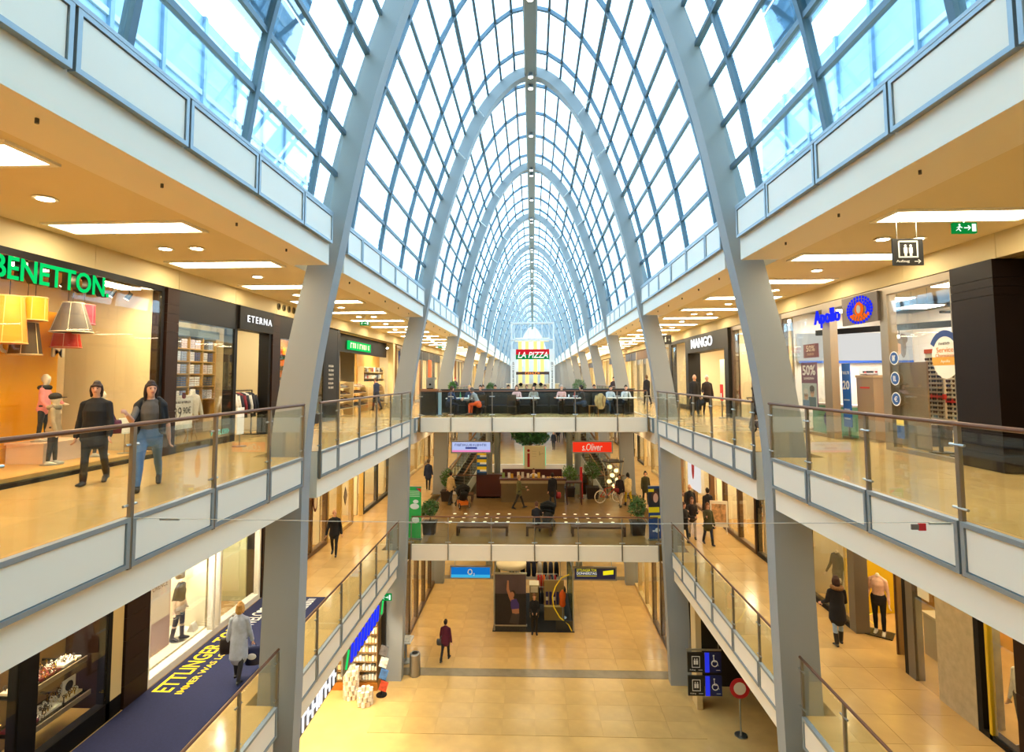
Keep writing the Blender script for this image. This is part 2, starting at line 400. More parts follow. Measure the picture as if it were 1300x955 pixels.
# ------------------------------------------------------------------ gallery edges (white panels in metal frames) and glass balustrades
BAY0 = [-12.5, -10.75, -9.0, -7.25, -5.5, -3.75, -2.0, -.5]; BAYK = [.45, 1.6, 3.3, 5.0, 6.7, 8.3, 9.75]
def bays(nmax=13):
    yield 0, [12.1 + d for d in BAY0]
    for k in range(min(nmax, 12)): yield k + 1, [RIBS[k] + d for d in BAYK]
PANW = mat('#efe4d2', .4)
def edge_panels(s, X, zt, zb, ys, parent, detail):
    if not detail:
        mb = MB()
        for a, b in zip(ys, ys[1:]): mb.box(s * (X - .06), s * X, a + .03, b - .03, zb, zt)
        tag(mb.build('white_panels', PANW, parent, True), None, kind='stuff'); return
    for a, b in zip(ys, ys[1:]):
        fr = MB(); x0, x1 = s * (X - .085), s * X; w = .055
        fr.box(x0, x1, a + .02, b - .02, zb, zb + w).box(x0, x1, a + .02, b - .02, zt - w, zt).box(x0, x1, a + .02, a + .02 + w, zb + w, zt - w).box(x0, x1, b - .02 - w, b - .02, zb + w, zt - w)
        f = fr.build('panel_frame', FRAMEG, parent, True)
        pp = MB().box(s * (X - .065), x1, a + .085, b - .085, zb + w + .01, zt - w - .01).build('white_panel', PANW, parent, True); pp.parent = f
def gallery_edge(lv, s, k, ys, X, zf, zp, zbot, detail):
    """edge beam of one gallery bay: zf floor, zp panel bottom, zbot underside"""
    a, b = ys[0], ys[-1]
    e = struct('gallery_edge', MB().box(s * X, s * 5.95 if lv < 3 else s * 5.2, a, b, zbot, zf - .012), FASCIA, 'cream edge beam of the %s gallery with framed white panels, %s side' % (('', 'middle', 'upper', 'roof level')[lv], SIDE[s]))
    e['group'] = 'gallery edge beams'
    edge_panels(s, X, zf, zp, ys, e, detail)
    if lv < 3:
        MB().box(s * (X + .005), s * 5.95, a, b, zf - .012, zf).build('edge_paving', FLOORM, e)
    else:
        MB().box(s * (X - .09), s * (X + .12), a, b, zf, zf + .05).build('sill', FRAMEG, e)
        for y in ys[1:-1]: MB().cyl((s * (X + .25), y, zbot), (s * (X + .25), y, zbot - .05), .018, n=8).build('hook', DKSTEEL, e)
POSTM = mat('#8d8478', .35, .75)
def balustrade(s, X, zf, zp, ys, label, detail=True):
    t = thing('glass_balustrade', label, 'railing', (s * X, (ys[0] + ys[-1]) / 2, zf), 0, 'glass balustrades of the galleries')
    x = s * (X - .045)
    MB().tube([(x, ys[0] - .05, zf + 1.1), (x, ys[-1] + .05, zf + 1.1)], .028, 12).build('handrail', BRONZE, t, True)
    for y in ys:
        po = MB().box(x - .012, x + .035 if s > 0 else x + .035, y - .03, y + .03, zp - .02, zf + 1.075).build('post', POSTM, t, True)
        for z in (.14, .86):
            c = MB().cyl((x, y - .11, zf + z), (x, y + .11, zf + z), .017, n=8); c.build('clamp', STEEL, t, True).parent = po
    for a, b in zip(ys, ys[1:]):
        MB().box(x - .006, x + .006, a + .05, b - .05, zf + .04, zf + 1.02).build('glass_pane', BAL_GLASS, t, True)
    return t
for s in (-1, 1):
    for k, ys in bays():
        y3 = [y for y in ys]
        gallery_edge(3, s, k, y3, 4.38, 5.2, 4.56, 4.1, k < 4)
        if k < 9:
            gallery_edge(2, s, k, ys, XR2, Z2, -.6, -1.05, k < 4)
            if k < 4:
                lab = ['bronze railed glass balustrade on the upper gallery before the first rib, %s', 'glass balustrade of the upper gallery between first rib and restaurant bridge, %s', 'glass balustrade of the upper gallery beside the restaurant bridge, %s', 'glass balustrade of the upper gallery beyond the restaurant, %s'][k] % ('shirt shop side' if s < 0 else 'optician side')
                if k != 2: balustrade(s, XR2, Z2, -.6, ys, lab)
        if k < 8:
            gallery_edge(1, s, k, ys, XR1, Z1, Z1 - .6, Z1 - 1.05, k < 4)
            if k in (0, 1, 3, 4):
                lab = {0: 'glass balustrade of the middle gallery in front of the first arch rib, %s', 1: 'glass balustrade of the middle gallery running up to the plaza, %s', 3: 'far glass balustrade of the middle gallery beside the escalators, %s', 4: 'farthest glass balustrade of the middle gallery, %s'}[k] % ('carpet side' if s < 0 else 'clothes shop side')
                balustrade(s, XR1, Z1, Z1 - .6, ys, lab)
# bridge fronts
def cross_front(y, z, zp, zb, half, label, lab2, back=False):
    xs = [-half] + [(-3 + i) * 1.74 + .03 for i in range(7) if abs((-3 + i) * 1.74) < half - .4] + [half]
    e = struct('bridge_edge', MB().box(-half, half, y - .12, y, zb, z - .012), FASCIA, label)
    for a, b in zip(xs, xs[1:]):
        MB().box(a + .012, b - .012, y - .16, y - .12, zb + .02, z - .01).build('white_panel', PANW, e)
    t = thing('glass_balustrade', lab2, 'railing', (0, y, z), 0, 'glass balustrades of the bridges')
    MB().tube([(-half, y - .1, z + 1.1), (half, y - .1, z + 1.1)], .028, 12).build('handrail', BRONZE, t, True)
    for x in xs:
        po = MB().box(x - .022, x + .022, y - .20, y - .155, zb + .05, z + 1.07).build('post', POSTM, t, True)
        for zz in (.12, .88): MB().cyl((x - .11, y - .2, z + zz), (x + .11, y - .2, z + zz), .02, n=8).build('clamp', STEEL, t, True).parent = po
    for a, b in zip(xs, xs[1:]): MB().box(a + .04, b - .04, y - .185, y - .173, z + .04, z + 1.02).build('glass_pane', BAL_GLASS, t, True)
cross_front(23.4, Z2, -.6, -.62, 4.75, 'cream front edge of the restaurant bridge', 'glass balustrade across the front of the restaurant bridge')
cross_front(22.75, Z1, Z1 - .6, Z1 - .63, 4.95, 'cream front edge of the middle bridge plaza', 'glass balustrade across the front of the middle bridge plaza')
tb = thing('glass_balustrade', 'low glass balustrade along the rear of the middle plaza', 'railing', (0, 32.2, Z1))
MB().tube([(-5.2, 32.2, Z1 + 1.1), (-2.9, 32.2, Z1 + 1.1)], .028, 10).build('handrail', BRONZE, tb, True); MB().tube([(2.3, 32.2, Z1 + 1.1), (5.2, 32.2, Z1 + 1.1)], .028, 10).build('handrail', BRONZE, tb, True)
for x in (-5.1, -4.0, -2.95, 2.35, 3.3, 4.2, 5.1): MB().box(x - .02, x + .02, 32.18, 32.22, Z1, Z1 + 1.08).build('post', POSTM, tb, True)
for a, b in ((-5.1, -4), (-4, -2.95), (2.35, 3.3), (3.3, 4.2), (4.2, 5.1)): MB().box(a + .03, b - .03, 32.195, 32.205, Z1 + .05, Z1 + 1.02).build('glass_pane', BAL_GLASS, tb, True)
struct('far_bridge_edge', MB().box(-5.3, 5.3, 43.38, 43.5, Z1 - .63, Z1), FASCIA, 'white edge of the far middle bridge')
struct('far_bridge_edge', MB().box(-4.8, 4.8, 51.88, 52, -.62, 0), FASCIA, 'white edge of the far upper bridge')

# ------------------------------------------------------------------ recessed ceiling lamps over the galleries
lampE = emit((1.0, .87, .62), LAMP); 
lampE1 = emit((1.0, .80, .48), LAMP * .40)
pan = MB().box(-1.08, 1.08, -.27, .27, -.012, -.004).mesh('diffuser', lampE)
fm = MB()
for (a, b, c, d) in ((-1.15, 1.15, -.34, -.27), (-1.15, 1.15, .27, .34), (-1.15, -1.08, -.27, .27), (1.08, 1.15, -.27, .27)): fm.box(a, b, c, d, -.03, 0)
pan1 = MB().box(-1.08, 1.08, -.27, .27, -.012, -.004).mesh('diffuser', lampE1)
frm = fm.mesh('lamp_frame', mat('#f3ecd8', .4))
dl = MB().lathe([(.12, 0), (.15, -.012), (.15, -.02), (.11, -.02)], n=16).mesh('ring', mat('#f6efdc', .4)); dle = MB().cyl((0, 0, -.021), (0, 0, -.026), .10, n=14).mesh('lens', emit((1.0, .86, .60), LAMP * 1.3))
def lamp_panel(x, y, z, lab, grp, low=False):
    t = thing('ceiling_light', lab, 'ceiling light', (x, y, z), 0, grp)
    inst('diffuser', pan1 if z < 0 else pan, inst('frame', frm, t, (0, 0, 0)), (0, 0, 0))
def above(s, y, lv):
    if lv == 2: zones = [(11.7, 'outside the green lettered clothes shop'), (17, 'outside the shirt shop'), (22.4, 'outside the shop of amber shelves'), (32, 'outside the shoe shop'), (52, 'beyond the shoe shop'), (200, 'far along the shoe shop gallery')] if s < 0 else [(10.8, 'before the optician'), (18.6, 'outside the optician'), (22.6, 'between optician and fashion shop'), (32.6, 'outside the fashion shop'), (52, 'beyond the fashion shop'), (200, 'far along the fashion shop gallery')]
    else: zones = [(11.4, 'above the jewellery shop'), (17.4, 'above the navy carpet'), (23, 'above the walking bald man'), (200, 'far along the carpet gallery')] if s < 0 else [(10.3, 'before the concrete pier'), (18, 'above the black hooded coat woman'), (28, 'above the chatting group'), (200, 'far along the hooded coat gallery')]
    return [n for lim, n in zones if y < lim][0]
for s in (-1, 1):
    for i in range(38):
        y = 2.75 + 2.9 * i
        lamp_panel(s * 6.55, y, 4.12, 'flat rectangular warm ceiling light of the upper gallery ' + above(s, y, 2), 'upper gallery ceiling lights ' + above(s, y, 2))
        if i < 14:
            for dx in ((0,) if i % 2 else (-.3, .3)):
                t = thing('downlight', 'round recessed downlight of the upper gallery ' + above(s, y + 1.45, 2), 'downlight', (s * 6.6 + dx, y + 1.45, 4.12), 0, 'round downlights ' + above(s, y + 1.45, 2))
                inst('ring', dl, t, (0, 0, 0)); inst('lens', dle, t, (0, 0, 0))
    for i in range(19):  # middle ceiling is out of view; these panels are added to light that level
        y = 4.2 + 2.9 * i
        lamp_panel(s * 7.0, y, -1.05, 'unseen warm ceiling light added to brighten the middle gallery ' + above(s, y, 1), 'added middle gallery ceiling lights ' + above(s, y, 1))
for y in (25.5, 29.5, 33.5):
    for x in (-3.6, 0, 3.6):
        lamp_panel(x, y, -.62, 'flat rectangular warm light under the restaurant bridge', 'lights under the restaurant bridge')
for y in (24.5, 27.5, 30.5):
    for x in (-3.6, 0, 3.6):
        lamp_panel(x, y, -5.68, 'flat rectangular warm light under the middle bridge', 'lights under the middle bridge')
# ------------------------------------------------------------------ shop building helpers
def fit(o, w, h):
    """scale a text object's mesh to width w and height h (local x, y), centred"""
    me = o.data; n = len(me.vertices)
    if not n: return o
    a = np.empty(n * 3); me.vertices.foreach_get('co', a); a = a.reshape(-1, 3)
    lo, hi = a.min(0), a.max(0); a[:, :2] -= (lo[:2] + hi[:2]) / 2
    if w: a[:, 0] *= w / (hi[0] - lo[0])
    if h: a[:, 1] *= h / (hi[1] - lo[1])
    me.vertices.foreach_set('co', a.ravel()); me.update(); return o
def strokes(n, w, h, m, parent, loc, rot, ext):
    """print too small or blurred to read in the photograph: a row of letter-like strokes"""
    mb = MB(); rg = random.Random(n * 7 + 1); p = w / n
    for i in range(n):
        x = -w / 2 + i * p; mb.box(x, x + p * .28, -h / 2, h / 2, 0, max(ext, .002))
        if rg.random() < .75: zc = rg.choice((-h * .4, 0, h * .4)); mb.box(x + p * .28, x + p * .75, zc - h * .1, zc + h * .1, 0, max(ext, .002))
        if rg.random() < .5: mb.box(x + p * .55, x + p * .75, -h / 2, h / 2, 0, max(ext, .002))
    o = mb.build('lettering', m, parent); o.location = Vector(loc) - parent.location; o.rotation_euler = tuple(rad(a) for a in rot); return o
def txt(s, w, h, m, parent, loc, rot, ext=.006, **k):
    if s[0] == '#': return strokes(int(s[1:]), w, h, m, parent, loc, rot, ext)
    return fit(text(s, .5, m, parent, loc, rot, ext, **k), w, h)
def xb(mb, s, xa, xb_, y0, y1, z0, z1): return mb.box(s * xa, s * xb_, y0, y1, z0, z1)
def sbox(name, s, xa, xb_, y0, y1, z0, z1, m, parent=None): return MB().box(s * xa, s * xb_, y0, y1, z0, z1).build(name, m, parent, parent is not None)
def part_wall(s, X, y, z0, m=CREAM): struct('wall_partition', MB().box(s * (X + .3), s * 13.38, y - .08, y + .08, z0, z0 + 4.0), m, 'plain partition wall between two shops')
SHOPN = 'clothes shop window'
def shop_lamp(x, y, z, w, d, col=(1, .85, .6), st=None, label=None, ph=.03):
    label = label or 'bright ceiling light panel inside the ' + SHOPN
    if z < 0: st = (st or SHOP) * .72
    t = thing('shop_light', label, 'ceiling light', (x, y, z), 0, 'ceiling lights of the ' + SHOPN)
    ph = .02
    MB().box(-w / 2 - .04, w / 2 + .04, -d / 2 - .04, d / 2 + .04, 0, ph).build('housing', WHITE, t)
    top = [c for c in (-6.1, -1.05, 3.6 if ('ceiling_shop' in C.objects and x < -8.1 and y < 11.6 and z > 3) else 4.12) if c > z + .01][0]
    for q in (-1, 1): MB().cyl((0, q * d * .4, ph), (0, q * d * .4, top - z - .006), .008, n=6).build('rod', STEEL, t)
    MB().box(-w / 2, w / 2, -d / 2, d / 2, -.015, -.002).build('diffuser', emit(col, st or SHOP), t)
    return t
def pane(s, X, y0, y1, z0, z1, parent, m=None): return sbox('glass_pane', s, X + .02, X + .032, y0, y1, z0, z1, m or SHOP_GLASS, parent)
def post(s, X, y0, y1, z0, z1, m, parent, d=.3, name='post', pr=.0): return sbox(name, s, X - pr, X + d, y0, y1, z0, z1, m, parent)
def spot(x, y, z, aim=(0, 0, -1), label='black track spotlight inside shop window', col=(1, .9, .7), grp='window spotlights'):
    t = thing('track_spotlight', label, 'spotlight', (x, y, z), 0, grp); a = Vector(aim).normalized()
    MB().cyl((0, 0, 4.115 - z if (x > 8 and z > 3.4) else 0), (0, 0, -.12), .012, n=6).build('stem', BLKM, t); p = Vector((0, 0, -.14))
    MB().cyl(p - a * .07, p + a * .09, .04, .055, 12).build('housing', BLKM, t); MB().cyl(p + a * .09, p + a * .097, .048, n=12).build('lens', emit(col, 14), t)
def board(name, label, cat, s, X, y0, y1, z0, z1, m, th=.03, grp=None):
    t = thing(name, label, cat, (s * X, (y0 + y1) / 2, z0), 0, grp)
    sbox('board', s, X, X + th, y0, y1, z0, z1, m, t); return t
GOODS = ['#d8d2c4', '#8c2f2a', '#2f3e5c', '#c9a13c', '#5d5148', '#b8bfc6', '#e8e4da', '#7a5a3c', '#3a3a3a', '#a84f32']
def goods_row(mb, along, x0, x1, y0, y1, z, hmax, n, rng, nm):
    for i in range(n):
        t = y0 + (y1 - y0) * (i + .5) / n; w = (y1 - y0) / n * .38; h = hmax * rng.uniform(.5, 1)
        mb.cm = rng.randrange(nm); mb.box(x0, x1, t - w, t + w, z, z + h)
def shelf(label, s, x, y0, y1, z0, h, rows, m, cols, n=7, d=.35, grp=None, back=True, hmax=.75, seed=1):
    """shelf unit against a wall, front towards the hall"""
    rng = random.Random(seed); t = thing('display_shelf', label, 'shelf', (s * x, (y0 + y1) / 2, z0), 0, grp)
    if back: sbox('back_board', s, x, x + .03, y0, y1, z0, z0 + h, m, t)
    for y in (y0, y1 - .04): sbox('side_board', s, x - d, x, y, y + .04, z0, z0 + h, m, t)
    st = h / rows; g = MB()
    for r in range(rows):
        z = z0 + .06 + r * st; sbox('shelf_board', s, x - d, x, y0 + .04, y1 - .04, z - .03, z, m, t)
        if s > 0: goods_row(g, 'y', x - d + .05, x - .05, y0 + .06, y1 - .06, z, st * hmax, n, rng, len(cols))
        else: goods_row(g, 'y', -x + .05, -x + d - .05, y0 + .06, y1 - .06, z, st * hmax, n, rng, len(cols))
    tag(g.build('goods', [mat(c, .6) for c in cols], t, True), None, kind='stuff'); return t

# bulkheads (cream panels above the shop fronts)
BULK = mat('#cbb98a', .6, 0, .02, .6)
for s in (-1, 1):
    b = struct('wall_bulkhead_upper_' + SIDE[s], MB().box(s * 8.03, s * 8.3, -3, YEND, 3.68, 4.12), mat('#8a7a58', .6), 'cream panelled bulkhead above the upper shop fronts, %s side' % SIDE[s])
    y = -2.3
    while y < 40:
        MB().box(s * 8.0, s * 8.03, y + .006, y + 2.394, 3.68, 4.118).build('bulkhead_panel', BULK, b); y += 2.4
    MB().box(s * 8.0, s * 8.03, y, YEND, 3.68, 4.118).build('bulkhead_panel', BULK, b)
    for k in range(7):                       # round air nozzles
        yy = 17.0 + .36 * k
        if s < 0: MB().lathe([(.11, 0), (.11, .03), (.075, .03), (.06, .005)], n=16).build('air_nozzle', mat('#7c6c48', .5), b, loc=(s * 8.0, yy, 3.93)).rotation_euler = (0, rad(90), 0)
    struct('wall_bulkhead_middle_' + SIDE[s], MB().box(s * 8.4, s * 8.7, -3, YEND, Z1 + 3.5, Z1 + 4.0), BULK, 'cream bulkhead above the middle shop fronts, %s side' % SIDE[s])

# ------------------------------------------------------------------ clothes shop with green sign (upper gallery, left)
s = -1
f = thing('storefront', 'clothes shop front, wide glass panes framed in black under green lettering', 'shop front', (-8, 7, 0))
post(s, 8.0, -1, 11.62, 3.56, 3.68, BLACK, f, .1, 'top_rail'); post(s, 8.0, -1, 11.62, 0, .07, BLACK, f, .1, 'sill')
for a, b in ((-1, 1.5), (1.5, 4), (4, 6.5), (6.5, 9.05), (9.05, 10.32), (10.32, 11.55)): pane(s, 8.0, a + .004, b - .004, .07, 3.56, f)
post(s, 8.0, 11.55, 11.64, .07, 3.56, BLACK, f, .08, 'end_frame')
struct('wall_shop_window', MB().box(-10.3, -10.2, -1, 11.66, 0, 3.68), mat('#f1d9ac', .6), 'cream back wall of the clothes shop window')
struct('wall_display_yellow', MB().box(-9.75, -9.55, -1, 10.75, .14, 3.0), mat('#f6ad12', .5, 0, .04, 1), 'bright orange yellow display wall inside the clothes shop window')
struct('floor_display', MB().box(-10.2, -8.1, -1, 11.6, 0, .14), mat('#d9a860', .5), 'pale wooden display platform in the clothes shop window')
part_wall(-1, 8.0, 11.75, 0)
struct('ceiling_shop', MB().box(-10.3, -8.1, -1, 11.6, 3.6, 3.68), mat('#c79a58', .6), 'wooden ceiling of the clothes shop window')
for y in (3.5, 6.3, 8.6, 10.6): shop_lamp(-8.34, y, 3.53, .36, 1.0, (1, .76, .42), SHOP * 1.5)
for y in (9.6, 10.2, 10.75, 11.2): spot(-8.56, y + .12, 3.57, (-.5, -.2, -.8), 'small dark spotlight under the ceiling behind the lampshades')
sg = thing('shop_sign', 'glowing green letters on the glass of the clothes shop', 'sign', (-7.9, 8.8, 3.15))
txt('BENETTON.', 2.22, .36, mat('#07140c', .5), sg, (-7.93, 8.78, 3.35), FACE_E, .05, name='letter_bodies', offset=.012)
txt('BENETTON.', 2.22, .36, emit('#0bd66a', 1.15), sg, (-7.872, 8.78, 3.35), FACE_E, .004, name='letter_faces', offset=.008)
def lampshade(y0, y1, zt, zb, r0, r1, col, x=-8.95, label='', wire=None):
    yc = (y0 + y1) / 2; t = thing('pendant_lampshade', label, 'lampshade', (x, yc, zb))
    MB().cyl((0, 0, zt - zb), (0, 0, 3.59 - zb), .006, n=5).build('cord', BLKM, t)
    mb = MB(); mb.smooth = True; mb.tube([(0, 0, 0), (0, 0, zt - zb)], [r1, r0], 24, caps=False).tube([(0, 0, zt - zb), (0, 0, 0)], [r0 * .97, r1 * .97], 24, caps=False)
    shd = mb.build('shade', mat(col, .6), t); MB().torus((0, 0, 0), r1, .01, 'z').build('bottom_ring', mat(wire or col, .5), shd); MB().torus((0, 0, zt - zb), r0, .01, 'z').build('top_ring', mat(wire or col, .5), shd)
    for k in range(6):
        a = k * math.pi / 3; MB().cyl((r1 * math.cos(a), r1 * math.sin(a), 0), (r0 * math.cos(a), r0 * math.sin(a), zt - zb), .006, n=4).build('rib_wire', mat(wire or col, .5), shd)
lampshade(8.82, 9.28, 3.08, 2.28, .2, .27, '#f08c1e', label='tall orange tapered lampshade hanging in the clothes shop window', wire='#f6c27a')
lampshade(9.36, 9.72, 3.13, 2.72, .18, .19, '#f7a814', label='small yellow drum lampshade above the black one', wire='#fbe0a0')
lampshade(9.36, 9.84, 2.69, 2.11, .17, .25, '#4a3616', label='dark brown lampshade with gold wires below the yellow drum', wire='#f2d9a0', x=-9.15)
lampshade(9.85, 10.52, 3.12, 2.56, .17, .34, '#574f4c', label='wide flared grey lampshade with pale wires', wire='#eadfc8', x=-8.8)
lampshade(10.43, 10.82, 3.14, 2.76, .18, .19, '#c8203e', label='small crimson drum lampshade hanging at the window end', wire='#e8808a')
lampshade(10.27, 10.79, 2.69, 2.29, .19, .25, '#d42a1c', label='red tapered lampshade hanging under the crimson drum', wire='#f2a080', x=-9.2)
lt = thing('wall_letters', 'white letters on the orange yellow display wall', 'letters', (-9.54, 10, 2.2))
txt('C', .28, .3, mat('#f7efe0', .5), lt, (-9.53, 9.62, 2.28), FACE_E, .012, offset=.01); txt('M', .28, .28, mat('#f7efe0', .5), lt, (-9.53, 10.72, 2.25), FACE_E, .012, offset=.01)
pl = thing('display_plinth', 'low pink white plinth under the mannequin in the pink jacket', 'plinth', (-9.15, 10.2, .14)); MB().box(-.35, .35, -.5, .5, 0, .34).box(-.37, .37, -.52, .52, .34, .37).build('block', mat('#f2d6c2', .5), pl)
for (x, y, lab) in ((-8.25, 8.05, 'white price card on a thin stand beside the yellow skirted stool'), (-8.4, 11.15, 'white price card on a thin stand near the end of the window')):
    t = thing('price_card', lab, 'sign', (x, y, .14)); MB().cyl((0, 0, 0), (0, 0, .012), .12, n=16).build('foot', STEEL, t); MB().cyl((0, 0, 0), (0, 0, .42), .008, n=6).build('rod', STEEL, t)
    MB().hexa([(.03, -.13, .4), (.04, -.13, .4), (.04, .13, .4), (.03, .13, .4), (-.05, -.13, .72), (-.04, -.13, .72), (-.04, .13, .72), (-.05, .13, .72)]).build('card', mat('#f5f1e8', .5), t)
t = thing('skirted_stool', 'yellow skirted stool with a round black cushion', 'stool', (-8.75, 8.35, .14)); mb = MB(); mb.smooth = True
mb.lathe([(.36, 0), (.33, .3), (.27, .7), (.25, .92)], n=28); mb.build('skirt', mat('#e8a31a', .7, 0, .1, 8), t); mb = MB(); mb.smooth = True; mb.lathe([(.2, .92), (.3, .95), (.3, 1.0), (.2, 1.03)], n=24); mb.build('cushion', mat('#1a1714', .7), t)
t = thing('sale_decal', 'red sale lettering low on the clothes shop glass', 'decal', (-7.99, 10.1, .62)); txt('19', .2, .16, mat('#d0161e', .5), t, (-7.985, 10.15, .78), FACE_E, .002, offset=.008)
t2 = thing('poster_stand', 'white floor poster stand beside the shirt shop', 'poster stand', (-7.2, 13.4, 0)); MB().cyl((0, 0, 0), (0, 0, .02), .16, n=18).build('foot', STEEL, t2); MB().cyl((0, 0, 0), (0, 0, .5), .012, n=8).build('rod', STEEL, t2); MB().box(-.02, .02, -.16, .16, .3, .95).build('poster', mat('#f6f4ee', .5), t2)

# brown tiled pillar between the shops
def tiled_pillar(s, X, y0, y1, z0, h, d, label, rows=(.55, .75, .95, 2.7, 2.9, 3.1, 3.3), m=DARKBR, pr=.04):
    p = tag(thing('shop_pillar', None, None, (s * X, (y0 + y1) / 2, z0)), label, kind='structure')
    zs = [0] + [r for r in rows if r < h] + [h]
    for a, b in zip(zs, zs[1:]): sbox('stone_panel', s, X - pr, X + d, y0, y1, z0 + a + .004, z0 + b - .004, m, p)
    sbox('core', s, X - pr + .02, X + d - .02, y0 + .02, y1 - .02, z0, z0 + h, BLACK, p)
    return p
tiled_pillar(-1, 8.0, 11.68, 12.08, 0, 3.66, .4, 'narrow dark brown panelled pillar between clothes shop and shirt shop')
tiled_pillar(-1, 8.0, 16.6, 17.05, 0, 3.66, .4, 'narrow dark brown panelled pillar on the far side of the shirt shop door')
# shirt shop
f = thing('storefront', 'shirt shop front with dark header, display window and open doorway', 'shop front', (-8, 14.3, 0))
post(s, 8.0, 12.08, 14.5, 3.0, 3.66, BLKM, f, .25, 'window_header'); post(s, 8.0, 12.08, 14.5, 0, .16, BLACK, f, .25, 'sill')
for a, b in ((12.1, 13.28), (13.29, 14.5)): pane(s, 8.0, a, b, .16, 3.0, f)
post(s, 8.0, 14.5, 14.64, 0, 3.66, BLACK, f, .3, 'door_post'); post(s, 8.0, 14.64, 16.58, 3.02, 3.66, mat('#120e0c', .5, 0, 0, 3.0, 0, .2), f, .3, 'sign_header', .06); post(s, 8.0, 16.44, 16.58, 0, 3.02, BLACK, f, .3, 'door_post')
sg = thing('shop_sign', 'small white lettering on the black header of the shirt shop', 'sign', (-7.93, 15.9, 3.25)); txt('ETERNA', 1.42, .19, emit('#f4f4f4', 1.6), sg, (-7.925, 15.72, 3.34), FACE_E, .006, offset=.003, space=1.3)
struct('wall_shop_shirts', MB().box(-10.6, -10.5, 12.0, 18.6, 0, 3.68), mat('#e6d3a6', .6), 'beige back wall of the shirt shop')
struct('wall_partition', MB().box(-10.5, -8.5, 17.9, 18.0, 0, 3.68), mat('#dccb9e', .6), 'plain beige end wall of the shirt shop')
SHOPN = 'shirt shop'
for y in (12.9, 14.6, 16.4): shop_lamp(-9.2, y, 3.6, .5, .9, (1, .88, .66))
t = thing('shirt_shelf', 'wooden grid shelf full of folded shirts', 'shelf', (-10.48, 16.3, .5))
SW = mat('#b98c3e', .5)
for y in (15.2, 15.86, 16.52, 17.2): sbox('upright', -1, 10.1, 10.46, y, y + .045, .5, 2.92, SW, t)
zs = [.5, 1.05, 1.45, 1.82, 2.19, 2.56]
for z in zs: sbox('shelf_board', -1, 10.1, 10.46, 15.2, 17.24, z - .03, z, SW, t)
sbox('cornice', -1, 10.05, 10.48, 15.15, 17.3, 2.92, 3.15, mat('#4d5a60', .4), t); sbox('back_board', -1, 10.46, 10.48, 15.2, 17.24, 0, 2.92, mat('#8a6a38', .6), t)
rng = random.Random(3); SH = ['#e6e8ee', '#c6d0e2', '#8ea2c4', '#f2f0ec', '#4d5c84', '#b8b4c8', '#dcd0dc', '#2e3a58']
stackm = {}
for c in SH:
    mb = MB()
    for k in range(4): mb.box(-.13, .13, -.12, .12, k * .07 + .002, k * .07 + .062); mb.box(.13, .145, -.04, .04, k * .07 + .03, k * .07 + .062)
    stackm[c] = mb.mesh('folded_shirts', mat(c, .7, 0, .15, 20))
for r, z in enumerate(zs[1:]):
    for cI in range(3):
        for k in range(2):
            c = rng.choice(SH); o = bpy.data.objects.new('shirt_stack', stackm[c]); C.objects.link(o); o.location = (-10.27, 15.4 + cI * .66 + k * .29, z + .001)
            tag(o, 'stack of folded shirts in the wooden grid shelf', 'shirts', 'stacks of folded shirts')
def hang_rail(name, label, s, x, y0, y1, z0, h, cols, cat='clothes rail', alongx=False, grp='garments on the rail', glabel=None, sl=.26):
    t = thing(name, label, cat, (s * x, (y0 + y1) / 2, z0))
    for y in (y0, y1): MB().tube([(s * x, y, z0), (s * x, y, z0 + h)], .018, 8).build('upright', BLKM, t, True); MB().box(s * x - .25, s * x + .25, y - .02, y + .02, z0, z0 + .025).build('foot', BLKM, t, True)
    MB().tube([(s * x, y0, z0 + h), (s * x, y1, z0 + h)], .016, 8).build('bar', BLKM, t, True)
    n = len(cols)
    for i, c in enumerate(cols):
        y = y0 + .08 + (y1 - y0 - .16) * (i + .5) / n; g = thing('hanging_garment', glabel or ('garment hanging on the ' + label), 'garment', (s * x, y, z0 + h), 0, grp)
        w = min(.06, (y1 - y0) / n * .42); mb = MB(); mb.smooth = True
        mb.tube([(0, 0, -.05), (0, 0, -.1), (0, 0, -.22), (0, 0, -.5), (0, 0, -.78)], [(.03, .02), (.16, w * .7), (.22, w), (.2, w), (.23, w * 1.1)], 14, right=(1, 0, 0))
        for q in (-1, 1): mb.tube([(q * .19, 0, -.14), (q * sl, 0, -.42), (q * (sl + .01), 0, -.66)], [(.05, w * .8), (.045, w * .7), (.04, w * .6)], 8, right=(1, 0, 0))
        mb.build('cloth', mat(c, .8, 0, .2, 9), g); MB().tube([(0, 0, -.05), (0, 0, 0), (.02, 0, .035), (.0, 0, .05)], .004, 5).build('hook', STEEL, g)
hang_rail('clothes_rail', 'rail of shirts and jackets in the shirt shop doorway', -1, 8.42, 14.85, 16.3, 0, 1.32, ['#e8e2d6', '#d8d2c6', '#1d1f2a', '#7a1622', '#22222c', '#cfcac0', '#191b26', '#14161e'], glabel='jacket or shirt hanging in the shirt shop doorway')
t = thing('shirt_bust', 'white dress shirt on a wooden display bust', 'display bust', (-8.6, 13.7, 0)); mb = MB(); mb.smooth = True
mb.tube([(0, 0, .62), (0, 0, .8), (0, 0, 1.05), (0, 0, 1.22), (0, 0, 1.3), (0, 0, 1.4)], [(.14, .17), (.13, .16), (.14, .19), (.11, .2), (.06, .07), (.055, .06)], 18, right=(1, 0, 0)); mb.build('shirt', mat('#f3ece0', .7, 0, .05, 6), t)
for q in (-1, 1): mb = MB(); mb.smooth = True; mb.tube([(0, q * .19, 1.2), (.05, q * .25, .95), (.12, q * .22, .74)], [.06, .05, .04], 10, round_=True); mb.build('sleeve', mat('#f3ece0', .7, 0, .05, 6), t)
